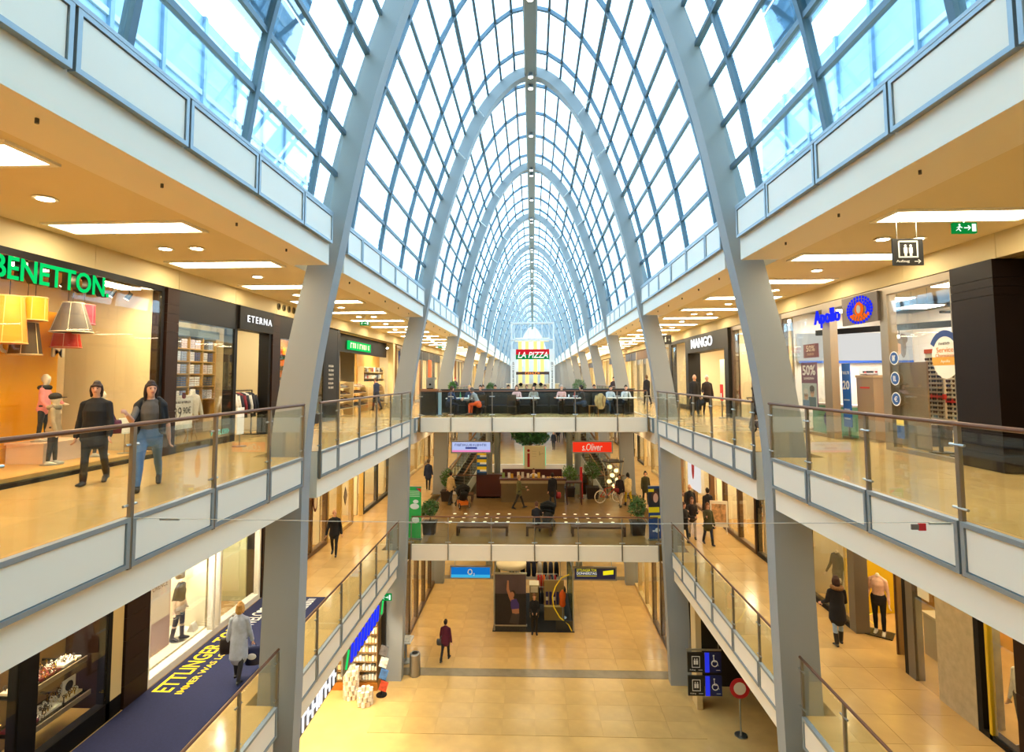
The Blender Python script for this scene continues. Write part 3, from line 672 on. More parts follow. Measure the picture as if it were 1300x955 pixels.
for a in range(3): MB().cyl((0, 0, .62), (.2 * math.cos(a * 2.1), .2 * math.sin(a * 2.1), 0), .015, n=6).build('leg', mat('#b5833f', .5), t)
t = board('price_sign', 'white offer sign priced 89,90 in the shirt shop window', 'sign', -1, 8.12, 12.16, 12.95, .5, 1.28, mat('#f4f2ec', .5))
txt('89', .3, .26, mat('#2a2428', .5), t, (-8.115, 12.38, .88), FACE_E, .001); txt('90\u20ac', .3, .16, mat('#2a2428', .5), t, (-8.115, 12.73, .93), FACE_E, .001); txt('#13', .62, .05, mat('#4a4448', .5), t, (-8.115, 12.55, 1.12), FACE_E, .001)
MB().cyl((-8.12, 12.6, 1.27), (-8.108, 12.6, 1.27), .07, n=18).build('round_badge', mat('#6e1f33', .5), t, True)
for y in (12.3, 12.8): MB().box(-8.14, -8.12, y, y + .02, .16, .5).build('leg', STEEL, t, True)
board('window_poster', 'tall blue poster at the edge of the shirt shop window', 'poster', -1, 8.3, 12.14, 12.5, 0, 2.35, mat('#2d4a8c', .5, 0, .5, 3))
t = thing('shoe_table', 'low trestle table with boxes in the shirt shop window', 'table', (-8.55, 12.75, .16)); MB().box(-.3, .3, -.45, .45, .62, .66).build('table_top', SW, t)
for x in (-.25, .25):
    for q in (-1, 1): MB().bar((x, q * .4, 0), (x * .6, q * .18, .62), .035, .035).build('leg', SW, t)
t = thing('turquoise_lettering', 'turquoise lettering along the shirt shop sill', 'decal', (-7.97, 15, .05)); 
txt('#7', .85, .13, mat('#22c2c4', .5), t, (-8.015, 14.0, .3), FACE_E, .002, offset=.01)

# bakery style shop with lit yellow shelves, dark portal, shoe shop
f = thing('storefront', 'dark framed shop front with rows of lit amber shelves', 'shop front', (-8, 19, 0))
post(s, 8.0, 17.06, 21.0, 2.95, 3.66, mat('#191614', .5, 0, 0, 3.0, 0, .2), f, .3, 'header'); post(s, 8.0, 17.06, 17.2, 0, 2.95, BLACK, f, .2); post(s, 8.0, 20.86, 21.0, 0, 2.95, BLACK, f, .2); post(s, 8.0, 17.2, 20.86, 0, .35, BLACK, f, .2, 'sill')
for a in (17.2, 19.03): pane(s, 8.0, a, a + 1.82, .35, 2.95, f)
shelf('black shelf of amber lit loaves and jars', -1, 9.6, 18.15, 22.0, 0, 2.9, 7, mat('#2a2018', .5), ['#e79b2d', '#c9641c', '#f0c25a', '#8a3a16', '#f3d9a0'], 14, .4, seed=4)
struct('wall_shop_amber', MB().box(-9.75, -9.65, 17.95, 22.0, 0, 3.68), mat('#d79a35', .6), 'amber back wall of the shelf shop')
SHOPN = 'shop of amber shelves'
for y in (18.6, 20.3): shop_lamp(-8.8, y, 3.4, .5, 1.2, (1, .75, .35))
f = tag(thing('shop_portal', None, None, (-8, 21.7, 0)), 'black menu portal with lines of white writing', kind='structure'); post(s, 8.0, 21.02, 22.3, 0, 3.62, mat('#120f0d', .5, 0, 0, 3.0, 0, .2), f, .5, 'panel')
for k in range(6): txt(('#7', '#9', '#6', '#8', '#7', '#9')[k], .55, .08, mat('#e8e2d4', .5), f, (-7.995, 21.65, 2.15 - k * .17), FACE_E, .001)
part_wall(-1, 8.0, 22.1, 0)
f = thing('storefront', 'wide open shoe shop front with dark header band', 'shop front', (-8, 27, 0))
post(s, 8.0, 22.32, 22.6, 0, 3.66, BLACK, f, .3); post(s, 8.4, 22.6, 31.4, 2.85, 3.66, mat('#1a1714', .5, 0, 0, 3.0, 0, .2), f, .15, 'header_band'); post(s, 8.0, 31.4, 31.8, 0, 3.66, mat('#d6c08c', .5), f, .3)
sg = board('shop_sign', 'green lit box sign on the dark header of the shoe shop', 'sign', -1, 8.3, 24.6, 28.0, 2.98, 3.38, emit('#12c45c', 1.3), .08); txt('#9', 3.0, .24, mat('#e9fff2', .5), sg, (-8.29, 26.3, 3.18), FACE_E, .004, offset=.002)
t = board('wall_panel', 'white wall panel with large black letters in the shoe shop', 'panel', -1, 8.9, 23.0, 25.2, 1.3, 2.7, mat('#f0e2c4', .6)); txt('or', .9, .5, BLACK, t, (-8.89, 24.5, 2.0), FACE_E, .003, offset=.015)
struct('wall_shop_shoes', MB().box(-11.5, -11.4, 22.2, 32, 0, 3.68), mat('#f2dca6', .6), 'pale yellow back wall of the shoe shop')
SHOPN = 'shoe shop'
for y in (24, 26.5, 29): shop_lamp(-9.6, y, 3.6, .9, 1.3, (1, .88, .6), SHOP * 1.3)
def shoe_rack(label, y0, y1, x, z0=0, n=9, seed=0):
    rng = random.Random(seed); t = thing('shoe_rack', label, 'shelf', (-x, (y0 + y1) / 2, z0))
    for k in range(4):
        z = z0 + .35 + k * .3; sbox('shelf_board', -1, x - .35 + k * .05, x + .1, y0, y1, z - .025, z, mat('#d9c59a', .5), t)
        g = MB()
        for i in range(n):
            y = y0 + (y1 - y0) * (i + .5) / n; g.cm = rng.randrange(4)
            g.tube([(-x + .3 - k * .05, y - .04, z + .03), (-x + .16 - k * .05, y - .04, z + .05), (-x + .06 - k * .05, y - .04, z + .09)], [(.04, .025), (.042, .04), (.04, .06)], 8, right=(0, 1, 0), round_=True)
            g.tube([(-x + .3 - k * .05, y + .05, z + .03), (-x + .16 - k * .05, y + .05, z + .05), (-x + .06 - k * .05, y + .05, z + .09)], [(.04, .025), (.042, .04), (.04, .06)], 8, right=(0, 1, 0), round_=True)
        tag(g.build('shoes', [mat('#2a211c', .5), mat('#4a3526', .5), mat('#15130f', .5), mat('#8a6238', .5)], t, True), None, kind='stuff')
    for y in (y0 + .03, y1 - .03): sbox('side', -1, x - .35, x + .1, y - .02, y + .02, z0, z0 + 1.5, mat('#c2ab7c', .5), t)
shoe_rack('low shoe rack nearest the menu portal', 23.4, 25.2, 8.6, seed=1); shoe_rack('shoe rack in the middle of the shoe shop', 25.8, 28.2, 8.8, seed=2, n=12); shoe_rack('shoe rack at the far end of the shoe shop', 28.8, 31.0, 8.7, seed=3); shoe_rack('tall shoe rack against the back wall of the shoe shop', 24.0, 30.5, 10.8, 0, 26, 4)

# ------------------------------------------------------------------ right upper gallery: dark pillar, optician, fashion shop
s = 1
tiled_pillar(1, 8.0, 9.75, 10.72, 0, 3.68, 3.0, 'broad dark brown panelled pillar beside the optician', (.3, .42, .54, .66, 3.05, 3.2, 3.35), mat('#180d09', .5, 0, .1, 2, 0, .2))
struct('wall_shop_dark', MB().box(9.4, 9.6, -1, 9.75, 0, 3.68), mat('#1d140f', .4), 'dark wall before the optician')
f = thing('storefront', 'optician shop front with metal posts, glass panes and open doorway', 'shop front', (8, 14.5, 0)); ALU = mat('#9c8f7c', .35, .6)
for a, b in ((10.74, 10.8), (12.68, 12.95), (15.1, 15.48), (17.95, 18.6)): post(s, 8.0, a, b, 0, 3.66, ALU if b < 17 else mat('#4a3a2e', .4), f, .2)
post(s, 8.0, 10.8, 12.68, 3.5, 3.66, ALU, f, .15, 'top_rail'); post(s, 8.0, 12.95, 15.1, 3.48, 3.66, ALU, f, .15, 'top_rail'); post(s, 8.0, 15.48, 17.95, 3.5, 3.66, ALU, f, .15, 'top_rail')
for a, b in ((10.8, 12.68), (15.48, 17.95)): post(s, 8.0, a, b, 0, .08, ALU, f, .15, 'sill')
for a, b in ((10.8, 11.74), (11.75, 12.68), (15.48, 16.7), (16.71, 17.95)): pane(s, 8.0, a, b, .08, 3.5, f)
sg = thing('shop_sign', 'blue lettering and eye emblem of blue and orange dots over the optician door', 'sign', (7.9, 14.4, 3.0))
BLU = emit('#1f2be0', 1.3); ORA = emit('#f2641a', 1.1)
txt('Apollo', 1.28, .5, BLU, sg, (7.9, 15.05, 3.22), FACE_W, .02, name='letter_faces', offset=.006, space=1.0)
sbox('emblem_plate', 1, 7.93, 7.99, 12.9, 14.35, 2.93, 3.62, mat('#5a5048', .5), sg)
mb, mo = MB(), MB()
for ring, (ra, rb_, n_) in enumerate(((.5, .31, 26), (.41, .235, 22), (.33, .165, 17))):
    for k in range(n_):
        a = 2 * math.pi * k / n_; yy, zz = 13.6 + ra * math.cos(a), 3.26 + rb_ * math.sin(a)
        (mo if (zz < 3.17 and abs(yy - 13.6) < .48 and ring > 0) else mb).cyl((7.93, yy, zz), (7.915, yy, zz), .036, n=8)
mb.build('blue_dots', BLU, sg, True); mo.build('orange_dots', ORA, sg, True)
mb = MB(); ring = [(13.6 + .17 * math.cos(t * math.pi / 12), 3.28 + .17 * math.sin(t * math.pi / 12)) for t in range(24)]
mb.prism(ring, 'x', 7.91, 7.925); mb.build('iris', ORA, sg, True); mb = MB(); mb.prism([(13.6 + (y - 13.6) * .5, 3.28 + (z - 3.28) * .6) for y, z in ring], 'x', 7.9, 7.912); mb.build('pupil', mat('#8c8a86', .4), sg, True)
struct('wall_shop_optician', MB().box(12.3, 12.4, 10.6, 22.4, 0, 3.68), mat('#f4f2ee', .5), 'white back wall of the optician'); part_wall(1, 8.0, 10.66, 0, mat('#e8c58a', .6)); part_wall(1, 8.0, 22.5, 0); struct('wall_partition', MB().box(8.5, 12.3, 18.25, 18.4, 0, 3.68), mat('#f2efe8', .5), 'white end wall of the optician')
SHOPN = 'optician'
for x, y in ((9.2, 12), (9.2, 14.5), (11, 13), (11, 16), (9.4, 16.9)): shop_lamp(x, y, 3.62, .8, .8, (1, .95, .85), SHOP * 1.0)
bd = thing('wall_frieze', 'white illuminated picture frieze with a blue line in the optician', 'picture', (10.4, 18.2, 1.9)); MB().box(8.6, 12.2, 18.16, 18.24, 2.15, 3.05).build('panel', emit('#fbfaf6', .75), bd, True); MB().box(8.6, 12.2, 18.13, 18.16, 2.08, 2.16).build('blue_line', mat('#2456b8', .4), bd, True)
mb = MB(); mb.smooth = True; mb.ell((11.7, 18.15, 2.62), (.2, .012, .3)); mb.build('portrait_face', mat('#d8b49c', .6), bd, True); mb = MB(); mb.ell((11.8, 18.15, 2.84), (.26, .015, .2)); mb.ell((11.9, 18.15, 2.6), (.1, .015, .36)); mb.build('portrait_hair', mat('#7c7c84', .6), bd, True)
tr = thing('lighting_truss', 'long dark lighting track across the optician ceiling', 'lighting track', (10, 14, 2.9)); MB().bar((8.5, 16.8, 2.95), (11.8, 12.0, 2.95), .1, .16).build('beam', BLKM, tr, True); MB().bar((8.6, 11.9, 3.0), (11.5, 11.9, 3.0), .05, .05).build('cross_beam', BLKM, tr, True)
for a in ((8.8, 16.4), (11.4, 12.6), (9, 11.9)): MB().cyl((a[0], a[1], 3.0), (a[0], a[1], 3.62), .012, n=6).build('hanger', BLKM, tr, True)
for p in ((8.6, 11.35, 3.5), (8.6, 10.98, 3.5)): spot(p[0], p[1], 3.52, (.4, .1, -.8), 'dark spotlight above the sunglasses stand'); 
spot(9.3, 11.9, 2.97, (-.6, -.3, -.5), 'dark spotlight on the optician cross beam'); spot(9.6, 15.2, 2.87, (-.7, -.5, -.3), 'twin dark spotlight on the optician lighting track'); spot(9.75, 15.0, 2.87, (-.7, -.5, -.3), 'second spotlight of the twin on the optician lighting track')
def glasses_stand(label, x, y, z0, h, w, red=True, seed=0):
    t = thing('sunglasses_stand', label, 'display stand', (x, y, z0)); rng = random.Random(seed)
    MB().box(-.03, .03, -.03, .03, 0, .6).build('stem', BLKM, t); MB().cyl((0, 0, 0), (0, 0, .03), .22, n=18).build('foot', BLKM, t); MB().box(-.05, .05, -w / 2, w / 2, .6, h).build('panel', mat('#f4ead6', .5), t)
    MB().box(-.07, .07, -w / 2 - .01, w / 2 + .01, h, h + .09).build('header', mat('#d84a1a', .5), t)
    if red: MB().box(-.08, .055, -w / 2 - .01, w / 2 + .01, .6 + (h - .6) * .36, .6 + (h - .6) * .43).build('red_band', mat('#c8201c', .5), t)
    g = MB(); rows = int((h - .65) / .095)
    for r in range(rows):
        for c in range(3):
            yy = -w / 2 + w * (c + .5) / 3; z = .66 + r * .095; g.cm = rng.randrange(3)
            for q in (-1, 1): g.cyl((-.075, yy + q * .035, z + .03), (-.085, yy + q * .035, z + .03), .03, n=8)
            g.box(-.09, -.08, yy - .06, yy + .06, z + .045, z + .055); g.box(-.08, .0, yy - .065, yy - .058, z + .045, z + .055); g.box(-.08, .0, yy + .058, yy + .065, z + .045, z + .055)
    tag(g.build('sunglasses', [mat('#231a16', .25), mat('#4d2e1a', .25), mat('#101010', .2)], t), None, kind='stuff'); return t
glasses_stand('tall sunglasses stand with a red band behind the optician window', 8.75, 12.3, 0, 2.15, .5, True, 1); glasses_stand('sunglasses stand beside the dark pillar in the optician window', 8.75, 11.7, 0, 1.95, .55, True, 2)
t = board('window_panel', 'tall grey brown panel standing behind the optician glass', 'panel', 1, 8.15, 11.75, 12.62, .1, 1.95, mat('#8d7a62', .5), .04)
for i, (z, g) in enumerate(((2.05, 0), (1.6, 1), (1.15, 2))):
    t = thing('round_sticker', ('round blue sticker with a shopping symbol on the optician glass', 'round blue sticker with an arrows symbol on the optician glass', 'round blue sticker with a euro symbol on the optician glass')[i], 'sticker', (7.99, 12.5, z)); c = [(.15 * math.cos(k * math.pi / 12), .15 * math.sin(k * math.pi / 12)) for k in range(24)]
    MB().prism(c, 'x', 0, -.004).build('rim', mat('#f0f0ee', .5), t); MB().prism([(y * .85, z_ * .85) for y, z_ in c], 'x', -.004, -.007).build('disc', mat('#24569c', .5), t)
    txt(('#3', '#2', '\u20ac')[i], .11, .12, mat('#eef2f6', .5), t, (7.982, 12.5, z), FACE_W, .001, offset=.008)
t = thing('oval_sticker', 'white and gold badge sticker with a blue arc on the optician glass', 'sticker', (7.99, 10.98, 1.6))
c = [(.36 * math.cos(k * math.pi / 16), .42 * math.sin(k * math.pi / 16)) for k in range(32)]
MB().prism(c, 'x', 0, -.004).build('plate', mat('#f2eee2', .5), t, loc=(0, 0, .42)); MB().prism([(y, z) for y, z in c if -.2 < z < .02], 'x', -.004, -.006).build('gold_band', mat('#e0a43a', .5), t, loc=(0, 0, .42))
arc = [(.44 * math.cos(rad(a)), .5 * math.sin(rad(a))) for a in range(30, 151, 10)] + [(.33 * math.cos(rad(a)), .38 * math.sin(rad(a))) for a in range(150, 29, -10)]
MB().prism(arc, 'x', -.004, -.008).build('blue_arc', mat('#24407c', .5), t, loc=(0, 0, .44))
txt('Service', .44, .1, mat('#e08c3a', .5), t, (7.98, 10.98, 2.16), FACE_W, .001); txt('Champions', .5, .1, mat('#e08c3a', .5), t, (7.98, 10.98, 2.04), FACE_W, .001); txt('#8', .3, .05, mat('#5a5a60', .5), t, (7.98, 10.98, 2.28), FACE_W, .001); txt('Apollo', .24, .07, mat('#f6ecd4', .5), t, (7.98, 10.98, 1.93), FACE_W, .001)
t = thing('small_sticker', 'small blue and yellow opening hours sticker low on the optician glass', 'sticker', (7.99, 12.4, .3)); MB().box(0, -.004, -.12, .12, 0, .45).build('sheet', mat('#3c5f96', .5, 0, .4, 10), t); MB().box(-.004, -.006, -.12, .12, .28, .45).build('yellow_top', mat('#e6cf66', .5), t)
def poster(name, label, s, X, y0, y1, z0, z1, col, cat='poster', th=.02): return board(name, label, cat, s, X, y0, y1, z0, z1, mat(col, .45), th)
face = FACE_W
t = poster('sale_poster', 'small burgundy 50% poster in the optician side window', 1, 8.1, 15.95, 16.8, 2.2, 2.6, '#7c1a2c'); txt('50%', .5, .18, mat('#f2d9c8', .5), t, (8.095, 16.37, 2.47), face, .001, offset=.008); txt('#8', .4, .07, mat('#e8b8a0', .5), t, (8.095, 16.37, 2.3), face, .001)
t = poster('sale_poster', 'large purple 50% poster with two people wearing glasses', 1, 8.1, 16.08, 16.98, .7, 2.06, '#6c1f56'); txt('50%', .75, .3, mat('#f7f2f4', .5), t, (8.095, 16.52, 1.84), face, .001, offset=.012); txt('#14', .6, .07, mat('#f0e4ea', .5), t, (8.095, 16.52, 1.6), face, .001)
MB().box(8.092, 8.1, 16.1, 16.96, .72, 1.46).build('photo_ground', mat('#b9c4c6', .5), t, True)
for (yy, zz, hc, cc) in ((16.72, 1.1, '#d8d2cc', '#5d86b8'), (16.36, 1.2, '#4a3c30', '#3c5c6c')):
    MB().ell((8.09, yy, zz), (.006, .12, .16)).build('face', mat('#d3a284', .5), t, True); MB().ell((8.088, yy, zz + .1), (.008, .14, .1)).build('hair', mat(hc, .6), t, True); MB().box(8.086, 8.089, yy - .2, yy + .2, .72, zz - .14).build('jumper', mat(cc, .6), t, True)
    for q in (-1, 1): MB().torus((8.082, yy + q * .05, zz + .01), .04, .006, 'x', 12, 5).build('spectacles', BLACK, t, True)
t = poster('banner_stand', 'narrow blue banner reading 20 beside the optician door', 1, 8.45, 15.06, 15.44, .3, 2.0, '#1668c8'); txt('20', .32, .24, mat('#f4f6fa', .5), t, (8.445, 15.25, 1.42), face, .001, offset=.012); txt('#6', .36, .08, mat('#e8f0fa', .5), t, (8.445, 15.25, 1.75), face, .001)
for k in range(3): MB().box(8.444, 8.45, 15.12, 15.38, .5 + k * .25, .54 + k * .25).build('text_line', mat('#bcd6f4', .5), t, True)
MB().box(8.4, 8.48, 15.06, 15.44, 0, .05).build('foot', STEEL, t, True); MB().box(8.46, 8.48, 15.22, 15.27, .05, .3).build('stem', STEEL, t, True)
t = thing('security_gate', 'grey brown pillar cabinet in the optician doorway', 'cabinet', (8.75, 14.62, 0)); MB().box(-.18, .18, -.36, .36, 0, 1.62).build('body', mat('#8f7a62', .4), t); MB().box(-.2, .2, -.38, .38, 1.62, 1.68).build('top', mat('#b59c7c', .4), t); MB().box(-.19, -.18, -.2, .2, 1.34, 1.38).build('red_label', mat('#b81f1c', .5), t)
t = thing('counter', 'mint green counter behind the optician side window', 'counter', (8.5, 16.2, 0)); MB().box(0, .5, -1.0, 1.0, 0, .82).build('body', mat('#7fc4a4', .5), t); MB().box(-.03, .53, -1.03, 1.03, .82, .87).build('top', WHITE, t)
MB().ell((-.006, .2, .42), (.01, .16, .2)).build('emblem', mat('#4a4a9a', .5), t)
for i, (yy, x) in enumerate(((16.5, 10.0), (15.3, 10.3), (13.3, 10.5))):
    t = shelf(('white glasses display nearest the optician door', 'white glasses display in the middle of the optician', 'white glasses display behind the sunglasses stand')[i], 1, x, yy - .45, yy + .45, 0, 1.9, 9, mat('#f4f1ec', .4), ['#c03028', '#3a2a20', '#d8cfc4', '#22242c'], 9, .2, hmax=.3, seed=20 + i)
t = thing('rope_stool', 'dark wicker bench inside the optician door', 'bench', (9.55, 14.0, 0)); MB().box(-.3, .3, -.6, .6, .38, .5).build('seat', mat('#3a2f28', .8, 0, .3, 30), t); MB().box(-.28, .28, -.58, .58, 0, .38).build('base', mat('#2c241e', .8, 0, .3, 30), t)

# shop between optician and fashion shop
f = thing('storefront', 'glass shop front with brown posts between optician and fashion shop', 'shop front', (8, 20.5, 0))
for a, b in ((18.62, 18.75), (20.4, 20.55), (22.3, 22.5)): post(s, 8.0, a, b, 0, 3.66, mat('#5a4636', .4), f, .2)
for a, b in ((18.75, 20.4), (20.55, 22.3)): pane(s, 8.0, a, b, .1, 3.5, f); post(s, 8.0, a, b, 3.5, 3.66, ALU, f, .15, 'top_rail'); post(s, 8.0, a, b, 0, .1, ALU, f, .15, 'sill')
struct('wall_shop_pale', MB().box(10.6, 10.7, 18.4, 22.4, 0, 3.68), mat('#efe0bc', .6), 'cream back wall of the small shop beside the optician'); SHOPN = 'small shop beside the optician'; shop_lamp(9.2, 19.5, 3.6, .8, 1.0); shop_lamp(9.2, 21.4, 3.6, .8, 1.0)
shelf('pale shelf of small goods in the shop beside the optician', 1, 10.5, 18.8, 22.0, 0, 2.4, 6, mat('#d9c8a0', .5), GOODS, 14, .35, seed=9)
# fashion shop with black portal
f = thing('storefront', 'fashion shop front with tall dark grey portal and wide doorway', 'shop front', (8, 26, 0)); PG = mat('#2c2822', .5, 0, 0, 3.0, 0, .25)
post(s, 8.0, 22.55, 28.75, 2.85, 3.66, PG, f, .5, 'portal_header', .12); post(s, 8.0, 22.55, 23.0, 0, 2.85, PG, f, .5, 'portal_post', .12); post(s, 8.0, 28.3, 28.75, 0, 2.85, BLKM, f, .5, 'portal_post', .12); post(s, 8.0, 32.1, 32.45, 0, 3.66, BLKM, f, .3); post(s, 8.0, 28.75, 32.1, 3.5, 3.66, BLKM, f, .2, 'top_rail'); post(s, 8.0, 28.75, 32.1, 0, .2, PG, f, .2, 'sill')
for a, b in ((28.75, 30.4), (30.42, 32.1)): pane(s, 8.0, a, b, .2, 3.5, f)
sg = thing('shop_sign', 'bold white lettering on the dark portal of the fashion shop', 'sign', (7.86, 26, 3.0)); txt('MANGO', 3.2, .46, emit('#f7f7f4', 1.5), sg, (7.855, 26.0, 3.27), FACE_W, .015, offset=.008)
struct('wall_shop_fashion', MB().box(11.9, 12.0, 22.5, 32.6, 0, 3.68), mat('#efd3a6', .6), 'peach back wall of the fashion shop'); part_wall(1, 8.0, 32.6, 0)
t = board('wall_niche', 'brown panel on the back wall of the fashion shop', 'panel', 1, 11.8, 24.2, 26.2, .2, 2.4, mat('#8a6440', .5)); board('wall_screen', 'cream display screen inside the fashion shop', 'panel', 1, 10.2, 27.0, 30.5, .2, 2.6, mat('#f0e4c8', .5))
SHOPN = 'fashion shop'
for x, y in ((9.3, 24), (9.3, 27), (9.3, 30), (11, 25.5), (11, 28.5)): shop_lamp(x, y, 3.6, .9, .9, (1, .87, .62), SHOP * 1.2)
hang_rail('clothes_rail', 'rail of light clothes inside the fashion shop', 1, 9.6, 23.4, 25.0, 0, 1.45, ['#d8cbb4', '#efe6d6', '#a89884', '#3a322c', '#e2d2b4', '#c2b090'], glabel='light garment on the rail inside the fashion shop', grp='fashion shop garments')
t = thing('red_totem', 'small red and white totem beside the fashion shop portal', 'totem', (7.65, 22.75, 0)); mb = MB(); mb.lathe([(.14, 0), (.14, .03), (.03, .04), (.03, .7)], n=16); mb.build('stand', STEEL, t); MB().box(-.02, .02, -.13, .13, .7, 1.35).build('board', mat('#d8241e', .5), t); MB().box(-.025, -.02, -.09, .09, .76, 1.0).build('label', mat('#f4efe6', .5), t)

# ------------------------------------------------------------------ hanging signs over the upper galleries
t = thing('toilet_sign', 'black hanging sign with lift symbol, arrow and the word Aufzug', 'sign', (5.85, 8.7, 3.4)); MB().box(5.62, 6.08, 8.69, 8.72, 3.37, 3.79).build('plate', mat('#1c1b1a', .4), t, True)
for x in (5.7, 6.0): MB().cyl((x, 8.705, 3.79), (x, 8.705, 4.12), .006, n=6).build('wire', STEEL, t, True)
wf = mat('#efeee8', .5); MB().box(5.58, 6.12, 8.68, 8.73, 4.09, 4.12).build('rail', STEEL, t, True)
fr = MB()
for a in ((5.7, 5.72, 3.5, 3.75), (5.98, 6.0, 3.5, 3.75), (5.7, 6.0, 3.735, 3.755), (5.7, 6.0, 3.49, 3.51)): fr.box(a[0], a[1], 8.684, 8.69, a[2], a[3])
for x in (5.81, 5.89): fr.ell((x, 8.686, 3.675), (.02, .003, .022)); fr.box(x - .028, x + .028, 8.684, 8.69, 3.56, 3.65); fr.box(x - .018, x + .018, 8.684, 8.69, 3.515, 3.56)
fr.build('pictogram', wf, t, True); txt('Aufzug', .2, .05, wf, t, (5.76, 8.684, 3.43), FACE_S, .002)
MB().box(5.94, 6.02, 8.684, 8.69, 3.425, 3.435).bar((6.03, 8.687, 3.43), (5.995, 8.687, 3.46), .01, .008).bar((6.03, 8.687, 3.43), (5.995, 8.687, 3.40), .01, .008).build('arrow', wf, t, True)
def exit_sign(x, y, z, label, w=.36, h=.17, hang=True):
    t = thing('exit_sign', label, 'exit sign', (x, y, z), 0, None); MB().box(-w / 2, w / 2, 0, .05, 0, h).build('box', emit('#0e8f3c', .9), t); wm = emit('#eafff0', 1.3)
    m = MB(); m.ell((-.09, -.006, h * .78), (.016, .003, .016)); m.bar((-.09, -.006, h * .66), (-.105, -.006, h * .42), .03, .01); m.bar((-.105, -.006, h * .42), (-.075, -.006, h * .18), .014, .008); m.bar((-.105, -.006, h * .42), (-.14, -.006, h * .25), .014, .008); m.bar((-.085, -.006, h * .62), (-.05, -.006, h * .5), .012, .008); m.bar((-.095, -.006, h * .62), (-.13, -.006, h * .52), .012, .008); m.build('running_figure', wm, t)
    MB().box(-.02, .06, -.008, -.004, h * .44, h * .54).bar((.075, -.006, h * .49), (.04, -.006, h * .7), .014, .008).bar((.075, -.006, h * .49), (.04, -.006, h * .28), .014, .008).build('arrow', wm, t); MB().box(.10, .16, -.008, -.004, h * .15, h * .85).build('door_symbol', wm, t)
    if hang: MB().cyl((0, .025, h), (0, .025, 4.12 - z), .008, n=6).build('rod', STEEL, t)
    return t
exit_sign(6.78, 8.75, 3.88, 'green running man exit sign under the upper ceiling before the optician'); exit_sign(-6.55, 21.2, 3.72, 'green exit sign under the upper ceiling behind the first rib'); exit_sign(-6.3, 37.5, 3.7, 'green exit sign under the upper ceiling beyond the shoe shop')
t = thing('hanging_sign', 'dark hanging direction sign near the fashion shop', 'sign', (6.2, 26.0, 3.2)); MB().box(-.3, .3, 0, .03, 0, .42).build('plate', mat('#2a2826', .4), t); MB().cyl((-.2, .015, .42), (-.2, .015, .92), .008, n=6).build('rod', STEEL, t); MB().cyl((.2, .015, .42), (.2, .015, .92), .008, n=6).build('rod', STEEL, t)
for x in (-.14, .02): MB().ell((x, -.004, .3), (.03, .004, .03)).box(x - .035, x + .035, -.006, 0, .1, .26).build('pictogram', wf, t)
MB().bar((.12, -.004, .2), (.22, -.004, .2), .02, .008).bar((.22, -.004, .2), (.17, -.004, .26), .02, .008).bar((.22, -.004, .2), (.17, -.004, .14), .02, .008).build('arrow', wf, t)
# thin wire across the hall with a small red tag
t = thing('cross_wire', 'thin steel wire stretched across the hall with a small red tag', 'wire', (0, 6.66, 0)); MB().tube([(-4.85, 6.62, -.02), (-2, 6.62, -.05), (1.5, 6.64, -.06), (4.85, 6.66, -.03)], .004, 6).build('wire', mat('#b8b4ac', .4, .4), t, True)
MB().box(4.42, 4.5, 6.63, 6.65, -.12, -.04).build('red_tag', mat('#c01822', .5), t, True); MB().box(4.34, 4.42, 6.63, 6.65, -.11, -.05).build('grey_tag', mat('#6a605a', .5), t, True)
for x in (-4.4, 4.66): MB().tube([(x - .12, 6.64, -.04), (x + .12, 6.64, -.04)], .014, 8).build('turnbuckle', STEEL, t, True)
# ------------------------------------------------------------------ middle gallery, left: watch and jewellery shop, lingerie shop, carpet
s = -1; X = 8.4; z = Z1; H = 3.47
f = thing('storefront', 'jewellery shop front with black frames and display window', 'shop front', (-8.4, 8, z))
for a, b in ((4.0, 4.2), (6.6, 6.75), (9.05, 9.4), (10.95, 11.05)): post(s, X, a, b, z, z + H, BLACK, f, .2)
post(s, X, 4.2, 11.35, z, z + .35, BLACK, f, .2, 'sill'); post(s, X, 11.05, 11.35, z + .35, z + H, mat('#e2c98e', .5), f, .2, 'cream_panel')
for a, b in ((4.2, 6.6), (6.75, 9.05), (9.4, 10.95)): pane(s, X, a, b, z + .35, z + H, f)
struct('wall_shop_jewels', MB().box(-9.75, -9.65, 4, 11.4, z, z + 4), mat('#6a5030', .5), 'dark back wall of the jewellery window'); part_wall(-1, 8.4, 11.5, z, DARKBR)
SHOPN = 'jewellery shop'
for y in (7.4, 9.8, 10.7): shop_lamp(-8.95, y, z + 3.4, .4, .6, (1, .85, .6), SHOP * 3.5, ph=.5)
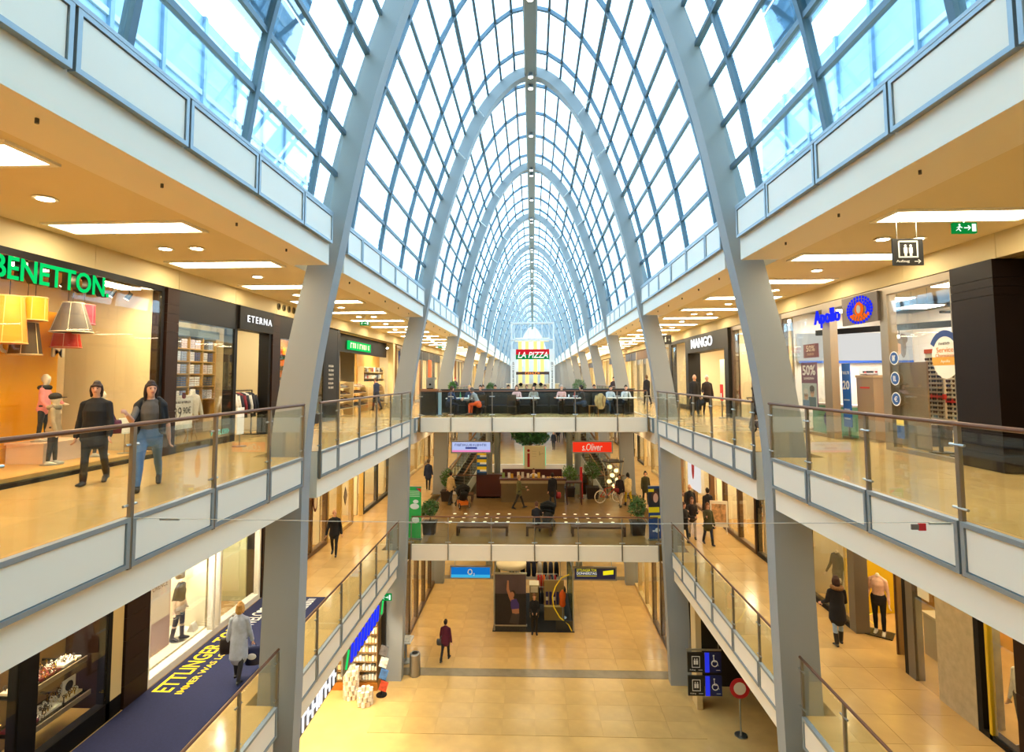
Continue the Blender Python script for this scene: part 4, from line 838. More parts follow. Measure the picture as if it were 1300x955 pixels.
def jewel_shelf(label, y0, y1, zz, x=9.0, d=.5, seed=0):
    t = thing('display_shelf', label, 'shelf', (-x, (y0 + y1) / 2, zz)); rng = random.Random(seed)
    sbox('glass_shelf', -1, x - d / 2, x + d / 2, y0, y1, zz, zz + .03, glass('#cfd8d0', .2), t); sbox('front_edge', -1, x - d / 2 - .03, x - d / 2, y0, y1, zz - .04, zz + .05, mat('#8a7a60', .4), t)
    for y in (y0 + .04, y1 - .04): sbox('bracket', -1, x - d / 2, 9.65, y - .012, y + .012, zz - .04, zz, BLKM, t)
    for k in range(3):
        yy = y0 + (y1 - y0) * (k + .5) / 3; sbox('tray', -1, x - .18, x + .16, yy - .2, yy + .2, zz + .03, zz + .07, mat(('#f2eadc', '#e8d9b4', '#7a1c1c')[(k + seed) % 3], .6), t)
    g = MB()
    for k in range(70):
        g.cm = rng.randrange(4); yy = rng.uniform(y0 + .06, y1 - .06); xx = -x + rng.uniform(-.2, .2); r = rng.uniform(.015, .035); hz = zz + .07 + rng.uniform(0, .1)
        g.torus((xx, yy, hz), r, .008, 'y', 8, 4); g.cyl((xx, yy, zz + .03), (xx, yy, hz - r), .01, n=5)
    tag(g.build('watches', [mat('#d9b25a', .25, .9), mat('#c8c8c8', .2, .9), mat('#3a2a1c', .4), mat('#e8e2d4', .4)], t, True), None, kind='stuff')
jewel_shelf('upper glass shelf of watches in the jewellery window', 9.5, 10.9, z + 1.25, 9.05, .5, 1); jewel_shelf('lower glass shelf of gold watches in the jewellery window', 9.5, 10.9, z + .62, 9.0, .6, 2); jewel_shelf('tray shelf of jewellery with a red case', 7.0, 8.95, z + .8, 9.0, .6, 3); jewel_shelf('upper tray shelf beside the black frame', 7.0, 8.95, z + 1.4, 9.1, .4, 5)
t = board('window_poster', 'pale blue lit poster with lines of print in the jewellery window', 'poster', -1, 9.62, 9.3, 9.75, z + .9, z + 2.1, emit('#cfe2f2', 1.0))
for k in range(6): sbox('print_line', -1, 9.61, 9.62, 9.36, 9.69, z + 1.05 + k * .16, z + 1.1 + k * .16, mat('#5a6c80', .5), t)
t = thing('picture_card', 'white card with a dark round watch on the jewellery shelf', 'card', (-9.0, 10.75, z + .65)); MB().box(-.01, .01, -.15, .15, 0, .3).build('card', mat('#f3eee2', .5), t); MB().cyl((.01, 0, .16), (.016, 0, .16), .09, n=18).build('watch_print', mat('#2a2622', .4), t)
tiled_pillar(-1, 8.4, 11.38, 12.08, z, 3.9, .5, 'dark brown tiled pillar beside the lingerie window', tuple(.45 * k for k in range(1, 9)))
# lingerie window
f = thing('storefront', 'bright lingerie shop front with white framed glass panes', 'shop front', (-8.4, 14.6, z)); WF = mat('#f6efe0', .45)
post(s, X, 12.1, 17.08, z, z + .16, WF, f, .25, 'sill'); post(s, X, 12.1, 17.08, z + 3.3, z + H, WF, f, .25, 'top_rail')
for a in (12.1, 14.58, 14.86, 17.0): post(s, X, a, a + .08, z + .16, z + 3.3, WF, f, .16)
pane(s, X, 12.18, 14.58, z + .16, z + 3.3, f); pane(s, X, 14.94, 17.0, z + .16, z + 3.3, f)
struct('wall_shop_lingerie', MB().box(-10.4, -10.3, 12.0, 17.2, z, z + 4), mat('#f5ecd6', .6), 'cream back wall of the lingerie shop'); struct('floor_display', MB().box(-10.3, -8.66, 12.1, 14.7, z, z + .2), mat('#f3e6c8', .4), 'pale raised floor of the lingerie window'); part_wall(-1, 8.4, 17.3, z)
struct('wall_window_side', MB().box(-10.3, -8.7, 14.72, 14.8, z, z + 3.9), mat('#f2e6c4', .6), 'cream side wall of the lingerie window')
SHOPN = 'lingerie shop'
for y in (12.8, 13.9, 16.0): shop_lamp(-8.85, y, z + 3.4, .3, .9, (1, .92, .75), SHOP * 5, ph=.5)
for y in (12.8, 14.0): shop_lamp(-9.75, y, z + 3.4, .4, .9, (1, .92, .75), SHOP * 3, ph=.5)  # second row of unseen lamps, added to brighten the back wall
t = board('window_poster', 'pink and white poster with grey print in the lingerie window', 'poster', -1, 8.98, 12.7, 13.7, z + .2, z + 2.3, mat('#f2d3cf', .5)); sbox('white_field', -1, 8.97, 8.98, 12.76, 13.64, z + .95, z + 2.2, mat('#faf0ea', .5), t)
txt('PROVENCE', .7, .12, mat('#9a7a6a', .5), t, (-8.965, 13.2, z + 1.75), FACE_E, .001)
t = thing('panelled_door', 'pale green panelled door leaf inside the lingerie shop', 'door', (-9.4, 16.9, z)); MB().box(-10.2, -8.75, 16.86, 16.92, z, z + 3.2).build('leaf', mat('#dcdcae', .6), t, True)
for zz in (.3, 1.6): MB().box(-10.0, -8.95, 16.84, 16.86, z + zz, z + zz + 1.15).build('panel', mat('#e6e4bc', .6), t, True)
for i, (y, zz, c) in enumerate(((13.35, 2.35, '#1d1a18'), (13.85, 2.1, '#efe2cc'), (14.4, 1.75, '#e6d3bc'))):
    t = thing('bra_form', ('black bra on a clear hanging form', 'cream bra on a hanging form beside the lingerie mannequin', 'beige bra on a lower hanging form')[i], 'display form', (-9.2, y, z + zz)); mb = MB(); mb.smooth = True
    mb.tube([(0, 0, -.2), (0, 0, -.05), (0, 0, .1), (0, 0, .2)], [(.1, .13), (.1, .14), (.11, .17), (.06, .1)], 14, right=(1, 0, 0)); mb.build('torso', mat('#e9d6bf', .5), t); mb = MB(); mb.smooth = True
    for q in (-1, 1): mb.ell((.09, q * .075, .05), (.06, .075, .065))
    mb.build('cups', mat(c, .6), t); MB().cyl((0, 0, .2), (0, 0, 3.45 - zz), .004, n=5).build('wire', STEEL, t)
t = thing('price_card', 'small white tent card on the lingerie window floor', 'sign', (-8.85, 14.45, z + .2)); MB().hexa([(-.1, -.1, 0), (.1, -.1, 0), (.1, .1, 0), (-.1, .1, 0), (-.01, -.1, .2), (.01, -.1, .2), (.01, .1, .2), (-.01, .1, .2)]).build('card', mat('#f8f4ea', .5), t)
tiled_pillar(-1, 8.4, 17.12, 17.82, z, 3.9, .5, 'dark brown tiled pillar beyond the lingerie shop', (.9, 1.8, 2.7))
# carpet
t = thing('carpet', 'long navy carpet with yellow and white printed writing', 'carpet', (-7.4, 12.5, z)); NAVY = mat('#1a1f45', .95, 0, .15, 40)
MB().box(-8.36, -6.4, 6.0, 17.2, z + .001, z + .012).build('pile', NAVY, t, True); YEL = mat('#f2d21e', .9); CR = mat('#ece6d8', .9)
def ftxt(sx, w, h, m, x, y): return txt(sx, w, h, m, t, (x, y, z + .0125), (0, 0, 90), .0008, offset=.006)
ftxt('ETTLINGER TOR', 3.1, .42, YEL, -8.02, 13.56); ftxt('IMMER WAS LOS', 1.9, .16, YEL, -7.6, 12.9); ftxt('WELC', .85, .4, CR, -7.85, 15.6); ftxt('ME', .55, .42, CR, -7.85, 16.8); ftxt('#10', 1.6, .22, CR, -6.75, 16.3)
hp = [(16 * math.sin(a) ** 3 / 17 * .21, (13 * math.cos(a) - 5 * math.cos(2 * a) - 2 * math.cos(3 * a) - math.cos(4 * a)) / 17 * .21) for a in [k * 2 * math.pi / 28 for k in range(28)]]
MB().prism([(-7.86 - v, 16.22 + u) for u, v in hp], 'z', z + .012, z + .0135).build('heart', CR, t, True)

# shops further along the middle gallery, left
def front(s, X, z, y0, y1, label, pm, n=2, H=3.47, sill=.15, backc='#f0d49a', shelfc=None, seed=0, lamp=1.2, header=None, depth=2.4, door=False, nl=2):
    f = thing('storefront', label, 'shop front', (s * X, (y0 + y1) / 2, z)); w = (y1 - y0) / n
    for k in range(n + 1):
        y = y0 + k * w; post(s, X, max(y0, y - .07), min(y1, y + .07), z, z + H, pm, f, .2)
    post(s, X, y0 + .07, y1 - .07, z + H - (.6 if header else .15), z + H, mat(header, .5) if header else pm, f, .2, 'header')
    for k in range(n):
        if door and k == n - 1: continue
        a, b = y0 + k * w + .07, y0 + (k + 1) * w - .07
        post(s, X, a, b, z, z + sill, pm, f, .2, 'sill'); pane(s, X, a, b, z + sill, z + H - (.6 if header else .15), f)
    struct('wall_shop_far', MB().box(s * (X + depth), s * (X + depth + .1), y0, y1, z, z + H + .4), mat(backc, .6), 'warm lit back wall of a shop'); part_wall(s, X, y1, z)
    global SHOPN; SHOPN = label.split(' with')[0].replace('shop front', 'shop')
    for k in range(nl): shop_lamp(s * (X + depth * .5), y0 + (y1 - y0) * (k + .5) / nl, z + H - .02, .8, 1.1, (1, .84, .55), SHOP * lamp, ph=.15)
    if shelfc: shelf('lit shelves of goods inside the ' + label.split(' with')[0].replace('shop front', 'shop'), s, X + depth - .02, y0 + .3, y1 - .3, z, 2.4, 6, mat(shelfc, .5), GOODS, 12, .35, seed=seed, grp='lit shelves in the shops')
    return f
BRP = mat('#5b3d22', .4)
front(-1, 8.4, Z1, 17.9, 22.6, 'narrow shop front with brown posts behind the walking man', BRP, 3, backc='#f4dca4', shelfc='#e2c48c', seed=30)
front(-1, 8.4, Z1, 22.7, 27.4, 'cream shop front with an oval sign beyond the walking man', mat('#c9a75c', .4), 3, backc='#f6dfa4', shelfc='#ead09a', seed=31, door=True)
front(-1, 8.4, Z1, 27.5, 32.4, 'dark framed shop front near the middle plaza', BLKM, 2, backc='#d8a64c', shelfc='#4a3420', seed=32)
for i, (y, zz, c) in enumerate(((21.2, 2.0, '#5a2416'), (24.6, 1.5, '#3c2a20'))):
    t = thing('window_sign', ('dark oval sign hanging in the brown framed window', 'dark diamond sign on the cream shop window')[i], 'sign', (-8.36, y, Z1 + zz)); mb = MB()
    pts = [(.2 * math.cos(a * math.pi / 10), .38 * math.sin(a * math.pi / 10)) for a in range(20)] if i == 0 else [(.22, 0), (0, .4), (-.22, 0), (0, -.4)]
    mb.prism(pts, 'x', 0, .015).build('plate', mat(c, .5), t); MB().prism([(a * .7, b * .7) for a, b in pts], 'x', .015, .018).build('inset', mat('#e4cfa8' if i == 0 else '#8a7a6a', .5), t)
# middle gallery, right
s = 1
f = thing('storefront', 'clothes shop front with black window frame and grey door posts', 'shop front', (8.4, 15, Z1)); GB = mat('#6d6355', .4); z = Z1
post(s, X, 17.7, 17.85, z, z + H, BLACK, f, .2); post(s, X, 15.5, 17.7, z, z + .14, BLACK, f, .2, 'sill'); post(s, X, 15.2, 15.5, z, z + H, GB, f, .35); post(s, X, 13.18, 13.3, z, z + H, BLACK, f, .25); post(s, X, 12.95, 13.18, z, z + H, GB, f, .2)
pane(s, X, 15.5, 16.5, z + .14, z + H, f); pane(s, X, 16.52, 17.7, z + .14, z + H, f); pane(s, X, 12.28, 12.95, z + .02, z + 2.6, f); post(s, X, 12.28, 12.95, z + 2.6, z + 2.75, GB, f, .12, 'door_rail'); 
t = tag(thing('wall_concrete_pier', None, None, (8.4, 11.7, z)), 'pale rough concrete pier in the middle gallery', kind='structure'); sbox('pier', 1, 8.4, 8.9, 11.25, 12.25, z, z + H + .4, mat('#b9a987', .8, 0, .12, 6, .2), t)
f2 = thing('storefront', 'narrow dark window with a yellow edge strip beside the concrete pier', 'shop front', (8.4, 10.8, z)); post(s, X, 11.12, 11.24, z, z + H, BLACK, f2, .2); post(s, X, 10.92, 10.98, z, z + H, mat('#d8b422', .5), f2, .1, 'yellow_strip'); pane(s, X, 10.35, 10.92, z + .1, z + H, f2); post(s, X, 10.35, 11.12, z, z + .1, BLACK, f2, .2, 'sill')
tiled_pillar(1, 8.4, 9.2, 10.3, z, 3.9, .6, 'dark brown pillar at the near end of the middle gallery', (1.2, 2.4)); struct('wall_shop_dark', MB().box(8.6, 8.8, -1, 9.2, z, z + 4), mat('#1d140f', .4), 'dark shop wall of the middle gallery near end')
struct('wall_shop_clothes', MB().box(11.6, 11.7, 9.3, 18, z, z + 4), mat('#cf9a4a', .6), 'amber back wall of the clothes shop'); struct('wall_display_lime', MB().box(8.9, 10.8, 16.5, 16.6, z, z + 3.4), mat('#d8b018', .5, 0, .08, 2), 'bright mustard display wall inside the clothes shop door'); part_wall(1, 8.4, 18.0, z)
struct('wall_window_back', MB().box(9.6, 9.7, 16.7, 17.9, z, z + 3.6), mat('#b4a37e', .6), 'beige back of the clothes shop window')
SHOPN = 'clothes shop of the mannequins'
for x, y in ((9.3, 17.1), (9.5, 14.5), (10.2, 12.5), (10.2, 15.6), (9.1, 10.7)): shop_lamp(x, y, z + 3.4, .6, .7, (1, .84, .52), SHOP * 1.2, ph=.5)
t = thing('door_leaf', 'open brown slatted door leaf in the clothes shop entrance', 'door', (9.0, 14.2, z))
for k in range(5): MB().box(8.75 + k * .1, 8.84 + k * .1, 14.0, 14.06, z + .05, z + 3.2).build('slat', mat(('#8c6a38', '#6f5128')[k % 2], .5), t, True)
MB().box(8.72, 9.28, 14.06, 14.1, z + .02, z + 3.25).build('frame', BRP, t, True)
t = thing('counter', 'grey counter block inside the clothes shop entrance', 'counter', (9.9, 13.9, z)); MB().box(-.45, .45, -.3, .3, 0, .95).build('body', mat('#9a8a70', .5), t); MB().box(-.48, .48, -.33, .33, .95, 1.0).build('top', mat('#b8a88a', .4), t)
t = thing('star_stand', 'yellow wire star ornament on the clothes shop floor', 'ornament', (8.95, 15.75, z)); mb = MB()
for k in range(14):
    a = rng.uniform(0, 6.28); e = rng.uniform(-.2, 1.3); mb.cyl((0, 0, .22), (.24 * math.cos(a) * math.cos(e), .24 * math.sin(a) * math.cos(e), .22 + .24 * math.sin(e) if e > 0 else .05), .008, n=5)
mb.build('spikes', emit('#f0dc3a', 1.0), t); MB().cyl((0, 0, 0), (0, 0, .22), .02, n=8).build('stand', BLKM, t)
t = board('door_notice', 'white notice and grey symbol on the glass door beside the pier', 'sign', 1, 8.39, 12.4, 12.75, z + 1.9, z + 2.4, mat('#ece4cc', .5), .006); sbox('symbol', 1, 8.38, 8.39, 12.8, 12.92, z + 1.95, z + 2.35, mat('#4a4236', .5), t)
front(1, 8.4, Z1, 18.1, 21.6, 'dark shop front behind the first arch rib', BLKM, 2, backc='#9a6a34', lamp=.4, seed=40)
front(1, 8.4, Z1, 21.7, 27.0, 'open gift shop front with shelves behind the chatting group', BRP, 3, backc='#f0cf8a', shelfc='#d8a85a', seed=41, door=True, lamp=1.6)
front(1, 8.4, Z1, 27.1, 32.4, 'shop front with a large lit picture near the plaza', mat('#7a5430', .4), 2, backc='#f0d49a', shelfc='#d8b880', seed=42, lamp=1.5)
t = board('light_box', 'tall lit poster box with a red figure on the shop wall', 'poster', 1, 8.3, 28.4, 30.4, Z1 + .9, Z1 + 3.1, emit('#f6f2ee', .85), .1); MB().ell((8.29, 29.4, Z1 + 2.1), (.01, .25, .7)).build('figure', mat('#c42a3a', .5), t, True); MB().ell((8.285, 29.45, Z1 + 2.75), (.012, .13, .16)).build('head', mat('#d8a88a', .5), t, True)
t = thing('picture_stand', 'white framed picture stand on the middle gallery floor', 'sign stand', (8.0, 24.6, Z1), -12); MB().box(-.36, .36, -.02, .02, .25, 1.35).build('frame', mat('#f2e8d2', .5), t); MB().box(-.29, .29, -.025, -.02, .45, 1.22).build('picture', mat('#c89a6a', .6, 0, .6, 6), t)
for x in (-.3, .3): MB().bar((x, 0, .3), (x, .25, 0), .025, .025).bar((x, 0, .3), (x, -.18, 0), .025, .025).build('leg', mat('#e2d6bc', .5), t)

# ------------------------------------------------------------------ generic shop fronts further away
rng = random.Random(11)
LAB = ['cream', 'brown', 'black', 'bronze', 'grey', 'ivory']; PMS = ['#d8bf86', '#5b3d22', '#1e1b18', '#7a5a34', '#8a8478', '#e8dcc0']
def far_row(s, X, z, y0, y1, step, lv):
    y = y0; k = 0
    while y < y1 - 1:
        i = rng.randrange(6); hd = rng.choice([None, '#1c1917', '#6b4a2a', '#2f3d5a', None])
        front(s, X, z, y, min(y1, y + step) - .1, '%s framed shop front far along the %s gallery' % (LAB[i], lv), mat(PMS[i], .4), 2, backc=rng.choice(['#f4d694', '#efc878', '#f6e2b0', '#e8b25c']), shelfc=rng.choice(['#c69a52', '#e6cf9c', '#6a4a2a']), seed=100 + k + int(z * 3) + s, header=hd, H=3.6 if z == 0 else 3.47, lamp=1.5, nl=1, door=rng.random() < .5)['group'] = 'far shop fronts of the %s gallery' % lv
        y += step; k += 1
far_row(-1, 8.0, 0, 32.2, 78, 5.1, 'upper'); far_row(1, 8.0, 0, 32.7, 78, 5.1, 'upper'); far_row(-1, 8.0, 0, 78.2, 139, 10.2, 'upper'); far_row(1, 8.0, 0, 78.2, 139, 10.2, 'upper'); far_row(-1, 8.4, Z1, 32.6, 76, 5.1, 'middle'); far_row(1, 8.4, Z1, 32.6, 76, 5.1, 'middle')
t = board('lit_portal', 'tall blue lit picture panel beside the second arch rib', 'panel', -1, 7.9, 32.5, 36.0, .2, 3.3, mat('#24407c', .4, 0, .5, 1.2), .08); sbox('header', -1, 7.85, 7.9, 32.5, 36.0, 3.0, 3.4, mat('#4a4844', .4), t)
t = board('hanging_banner', 'bright orange banner beside the upper gallery shops', 'banner', -1, 7.6, 40.2, 41.3, .5, 3.0, mat('#f2691a', .6), .05); sbox('post', -1, 7.65, 7.7, 40.7, 40.8, 0, .5, STEEL, t); sbox('foot', -1, 7.5, 7.8, 40.5, 41.0, 0, .03, STEEL, t)

# ------------------------------------------------------------------ ground floor shops
z = Z0
struct('ceiling_ground_shop', MB().box(-9.5, -5.75, 12, 22.0, -6.35, -6.12), mat('#e6d6b0', .6), 'pale ceiling of the ground floor drugstore'); struct('wall_drugstore', MB().box(-9.6, -9.5, 12, 22, z, -6.1), mat('#f2e2b8', .6), 'cream back wall of the drugstore')
struct('wall_drugstore_end', MB().box(-9.5, -5.8, 22.0, 22.2, z, -6.1), mat('#1f1a16', .5), 'black end wall of the drugstore')
SHOPN = 'drugstore'
for x, y in ((-6.6, 14), (-6.6, 17), (-6.6, 20), (-8.4, 15.5), (-8.4, 19)): shop_lamp(x, y, -6.38, .8, 1.4, (1, .9, .68), SHOP * 1.5, label='bright ceiling light panel inside the drugstore')
t = thing('drugstore_shelf', 'tall lit shelf of white bottles and boxes along the drugstore end wall', 'shelf', (-7.2, 21.8, z)); g = MB()
MB().box(-8.6, -5.95, 21.85, 21.9, z, z + 3.3).build('back_board', mat('#c79a4a', .5), t, True)
for k in range(9):
    zz = z + .35 + k * .34; MB().box(-8.6, -5.95, 21.45, 21.85, zz - .03, zz).build('shelf_board', mat('#7a5a2c', .5), t, True)
    for i in range(22):
        x = -8.55 + i * .118; g.cm = rng.randrange(4); hh = rng.uniform(.12, .24); g.box(x, x + .09, 21.5, 21.75, zz + .001, zz + hh)
tag(g.build('goods', [mat(c, .5) for c in ('#f4ecd8', '#e8dcc0', '#f6f2e8', '#d8b888')], t, True), None, kind='stuff')
for x in (-8.6, -7.3, -5.99): MB().box(x, x + .04, 21.45, 21.88, z, z + 3.3).build('upright', mat('#6a4a22', .5), t, True)
MB().box(-8.62, -5.93, 21.42, 21.9, z, z + .28).build('drawer_base', mat('#a4641c', .5), t, True)
sg = thing('shop_sign', 'row of lit blue letters between two green marks over the drugstore', 'sign', (-5.75, 19.3, -7.1)); MB().box(-5.82, -5.76, 17.0, 21.6, -7.3, -6.6).build('plate', mat('#6c6658', .5), sg, True); MB().box(-5.82, -5.76, 16.9, 21.7, -6.6, -6.12).build('header', FASCIA, sg, True)
[MB().bar((-5.745, 17.75 + k * .36, -7.22), (-5.745, 17.85 + k * .36, -6.7), .17, .04, (1, 0, 0)).build('blue_letter', emit('#2030e8', 1.5), sg, True) for k in range(9)]
for y in (17.35, 21.3): MB().bar((-5.745, y - .12, -7.2), (-5.745, y + .12, -6.72), .1, .04, (1, 0, 0)).build('green_mark', emit('#1fc45a', 1.4), sg, True)
sg = thing('shop_sign', 'row of lit white letters on the ground floor shop beside the drugstore', 'sign', (-5.75, 15.2, -7.0)); MB().box(-5.82, -5.76, 13.8, 16.6, -6.6, -6.12).build('header', FASCIA, sg, True); txt('#8', 2.4, .42, emit('#f2f4f8', 1.6), sg, (-5.745, 15.2, -6.85), FACE_E, .02, offset=.006); MB().box(-5.8, -5.77, 13.9, 16.5, -7.15, -6.6).build('plate', mat('#4a4a4e', .5), sg, True)
for i, (x, y) in enumerate(((-6.8, 21.0), (-6.15, 20.6))):
    t = thing('paper_roll_stack', ('tall round stack of pale paper rolls before the drugstore shelf', 'lower stack of pale paper rolls beside the tall stack')[i], 'display stack', (x, y, z)); n = 6 - 3 * i
    for k in range(n):
        for a in range(8):
            q = a * math.pi / 4 + k * .3; MB().cyl((.22 * math.cos(q), .22 * math.sin(q), k * .17), (.22 * math.cos(q), .22 * math.sin(q), k * .17 + .165), .075, n=10).build('roll', mat(('#efe4cf', '#d8c4a4')[(a + k) % 2], .8), t)
t = thing('card_rack', 'black zigzag rack of tilted magazines at the drugstore corner', 'rack', (-5.7, 21.15, z)); MB().box(-.02, .02, -.02, .02, 0, 1.9).build('pole', BLKM, t); MB().cyl((0, 0, 0), (0, 0, .03), .2, n=16).build('foot', BLKM, t)
for k in range(4): MB().hexa([(-.04, -.3, .35 + k * .42), (.22, -.26, .25 + k * .42), (.22, -.22, .25 + k * .42), (-.04, -.26, .35 + k * .42), (.06, -.3, .68 + k * .42), (.32, -.26, .58 + k * .42), (.32, -.22, .58 + k * .42), (.06, -.26, .68 + k * .42)]).build('magazine', mat(('#b8402a', '#3a6aa8', '#e8e2d4', '#5a5a60')[k], .5, 0, .4, 8), t)
exit_sign(-5.6, 21.3, -6.75, 'green exit sign at ground level under the middle gallery', .4, .26, False)
MB().cyl((-5.6, 21.32, -6.49), (-5.6, 21.32, -6.1), .01, n=6).build('rod', STEEL, C.objects['exit_sign.003'], True)
front(-1, 5.7, z, 22.6, 27.6, 'blue walled ground floor shop front with leaning boards', mat('#6a5238', .4), 3, H=3.9, backc='#e8c47c', shelfc='#c49a54', seed=60, depth=2.2)
front(-1, 5.7, z, 27.7, 33.0, 'brown posted ground floor shop front with goods beyond the bin', BRP, 3, H=3.9, backc='#f0d49a', shelfc='#e6cf9c', seed=61, depth=2.2)
front(1, 5.7, z, 22.6, 27.6, 'dark posted ground floor shop front with pictures near the lift sign', mat('#5a4228', .4), 3, H=3.9, backc='#f0d8a4', shelfc='#5a4a3a', seed=62, depth=2.2)
front(1, 5.7, z, 27.7, 33.0, 'cream posted ground floor shop front with goods beyond the pictures', mat('#d8bf86', .4), 3, H=3.9, backc='#f6e2b0', shelfc='#e6cf9c', seed=63, depth=2.2)
far_row(-1, 5.7, z, 33.2, 50, 5.1, 'ground'); far_row(1, 5.7, z, 33.2, 50, 5.1, 'ground')
t = board('blue_wall', 'tall blue wall panel on the ground floor behind the leaning frames', 'panel', -1, 5.62, 22.9, 24.6, z, z + 3.6, mat('#1d5a94', .4), .05)
for i, (y, c, w) in enumerate(((22.9, '#e8d2b8', .5), (23.5, '#d8b89c', .42), (23.9, '#f0e4d0', .4))):
    t = thing('sale_board', ('large tilted pink sale board on the blue wall', 'tilted sale board behind the large one', 'small pale sale board on the blue wall')[i], 'sign board', (-5.5, y, z + 1.55 + i * .3)); MB().hexa([(-.06, -w / 2, 0), (.0, -w / 2, -.1), (.0, w / 2, .1), (-.06, w / 2, .2), (-.06, -w / 2 + .1, .95), (0, -w / 2 + .1, .85), (0, w / 2 + .1, 1.05), (-.06, w / 2 + .1, 1.15)]).build('board', mat(c, .6), t); txt('#4', .34, .14, mat('#8a4a4a', .5), t, (-5.49, y + .05, z + 2.12 + i * .3), (90, 12, 90), .002); txt('#2', .26, .16, mat('#8a4a4a', .5), t, (-5.49, y + .07, z + 1.9 + i * .3), (90, 12, 90), .002)
t = thing('leaflet_table', 'white leaflet table leaning beside the ground floor shop', 'table', (-5.35, 23.6, z)); MB().box(-.25, .25, -.35, .35, .85, .9).build('table_top', WHITE, t); MB().cyl((0, 0, .02), (0, 0, .85), .04, n=10).build('stem', STEEL, t); MB().cyl((0, 0, 0), (0, 0, .03), .25, n=18).build('foot', STEEL, t); MB().box(-.2, .2, -.28, .28, .9, .94).build('leaflets', mat('#e6dcc8', .6, 0, .2, 12), t)
t = thing('litter_bin', 'round stainless steel litter bin at the foot of the second rib', 'bin', (-4.75, 22.55, z)); mb = MB(); mb.smooth = True; mb.lathe([(.2, 0), (.21, .02), (.21, .8), (.2, .84), (.13, .86)], n=24); mb.build('body', mat('#9a948a', .35, .8), t); MB().torus((0, 0, .84), .17, .025, 'z').build('rim', STEEL, t); MB().cyl((0, 0, .8), (0, 0, .865), .12, n=16).build('opening', BLACK, t)
# right ground floor passage with lift signs
struct('wall_passage', MB().box(9.0, 9.2, 10, 22.2, z, -6.1), mat('#15110e', .5), 'dark wall of the ground floor passage'); struct('wall_passage_end', MB().box(5.9, 9.0, 22.1, 22.3, z, -6.1), mat('#1c1612', .5), 'dark end wall of the ground floor passage'); struct('wall_passage_post', MB().box(5.75, 5.95, 20.6, 21.2, z, -6.1), mat('#d8c08c', .5), 'cream post of the ground floor passage')
t = thing('lift_sign', 'two tier hanging sign board with lift and wheelchair symbols', 'sign', (5.9, 20.0, -8.6))
MB().box(5.25, 6.45, 19.98, 20.02, -7.8, -7.74).build('rail', STEEL, t, True)
for x in (5.35, 6.35): MB().cyl((x, 20, -7.74), (x, 20, -6.1), .012, n=6).build('rod', STEEL, t, True)
for r in range(2):
    zt = -7.85 - r * .78
    MB().box(5.28, 5.84, 19.97, 20.03, zt - .66, zt).build('black_plate', mat('#1b1a1a', .4), t, True); MB().box(5.87, 6.43, 19.97, 20.03, zt - .66, zt).build('blue_plate', mat('#16205c', .4), t, True); MB().box(5.87, 6.02, 19.965, 19.97, zt - .66, zt).build('bright_strip', emit('#2a35d8', 1.0), t, True)
    m = MB()
    for a in ((5.42, 5.44, -.48, -.12), (5.68, 5.7, -.48, -.12), (5.42, 5.7, -.14, -.12), (5.42, 5.7, -.5, -.48)): m.box(a[0], a[1], 19.96, 19.97, zt + a[2], zt + a[3])
    for x in (5.52, 5.6): m.ell((x, 19.965, zt - .22), (.022, .004, .025)); m.box(x - .03, x + .03, 19.96, 19.97, zt - .4, zt - .26)
    m.torus((6.2, 19.965, zt - .36), .1, .016, 'y', 16, 5); m.ell((6.17, 19.965, zt - .1), (.03, .004, .03)); m.bar((6.17, 19.965, zt - .14), (6.18, 19.965, zt - .3), .025, .01); m.bar((6.18, 19.965, zt - .3), (6.28, 19.965, zt - .3), .025, .01); m.bar((6.28, 19.965, zt - .3), (6.33, 19.965, zt - .44), .025, .01)
    m.build('pictograms', wf, t, True); txt('Aufzug', .2, .06, wf, t, (5.44, 19.962, zt - .58), FACE_S, .002); MB().bar((5.64, 19.965, zt - .58), (5.78, 19.965, zt - .58), .018, .008).bar((6.24, 19.965, zt - .58), (6.38, 19.965, zt - .58), .018, .008).build('arrows', wf, t, True)
t = thing('road_sign', 'round red and white sign low in the ground floor passage', 'sign', (6.75, 19.2, z)); MB().cyl((0, 0, 0), (0, 0, 1.25), .03, n=8).build('post', STEEL, t); MB().cyl((0, -.03, 1.5), (0, 0, 1.5), .32, n=28).build('red_disc', mat('#c4202a', .5), t); MB().cyl((0, -.035, 1.5), (0, -.03, 1.5), .2, n=24).build('white_disc', mat('#f0ece4', .5), t); MB().cyl((0, 0, 0), (0, 0, .03), .2, n=16).build('foot', STEEL, t)
for i, (y, zz) in enumerate(((24.0, .9), (25.6, .7))):
    t = board('window_picture', ('dark picture board in the ground floor window by the lift signs', 'shelf picture board further along that ground floor window')[i], 'picture', 1, 5.95, y - .5, y + .5, z + zz, z + zz + 1.5, mat('#3a3028', .5, 0, .6, 4), .04); sbox('stand', 1, 5.97, 6.0, y - .03, y + .03, z, z + zz, BLKM, t)

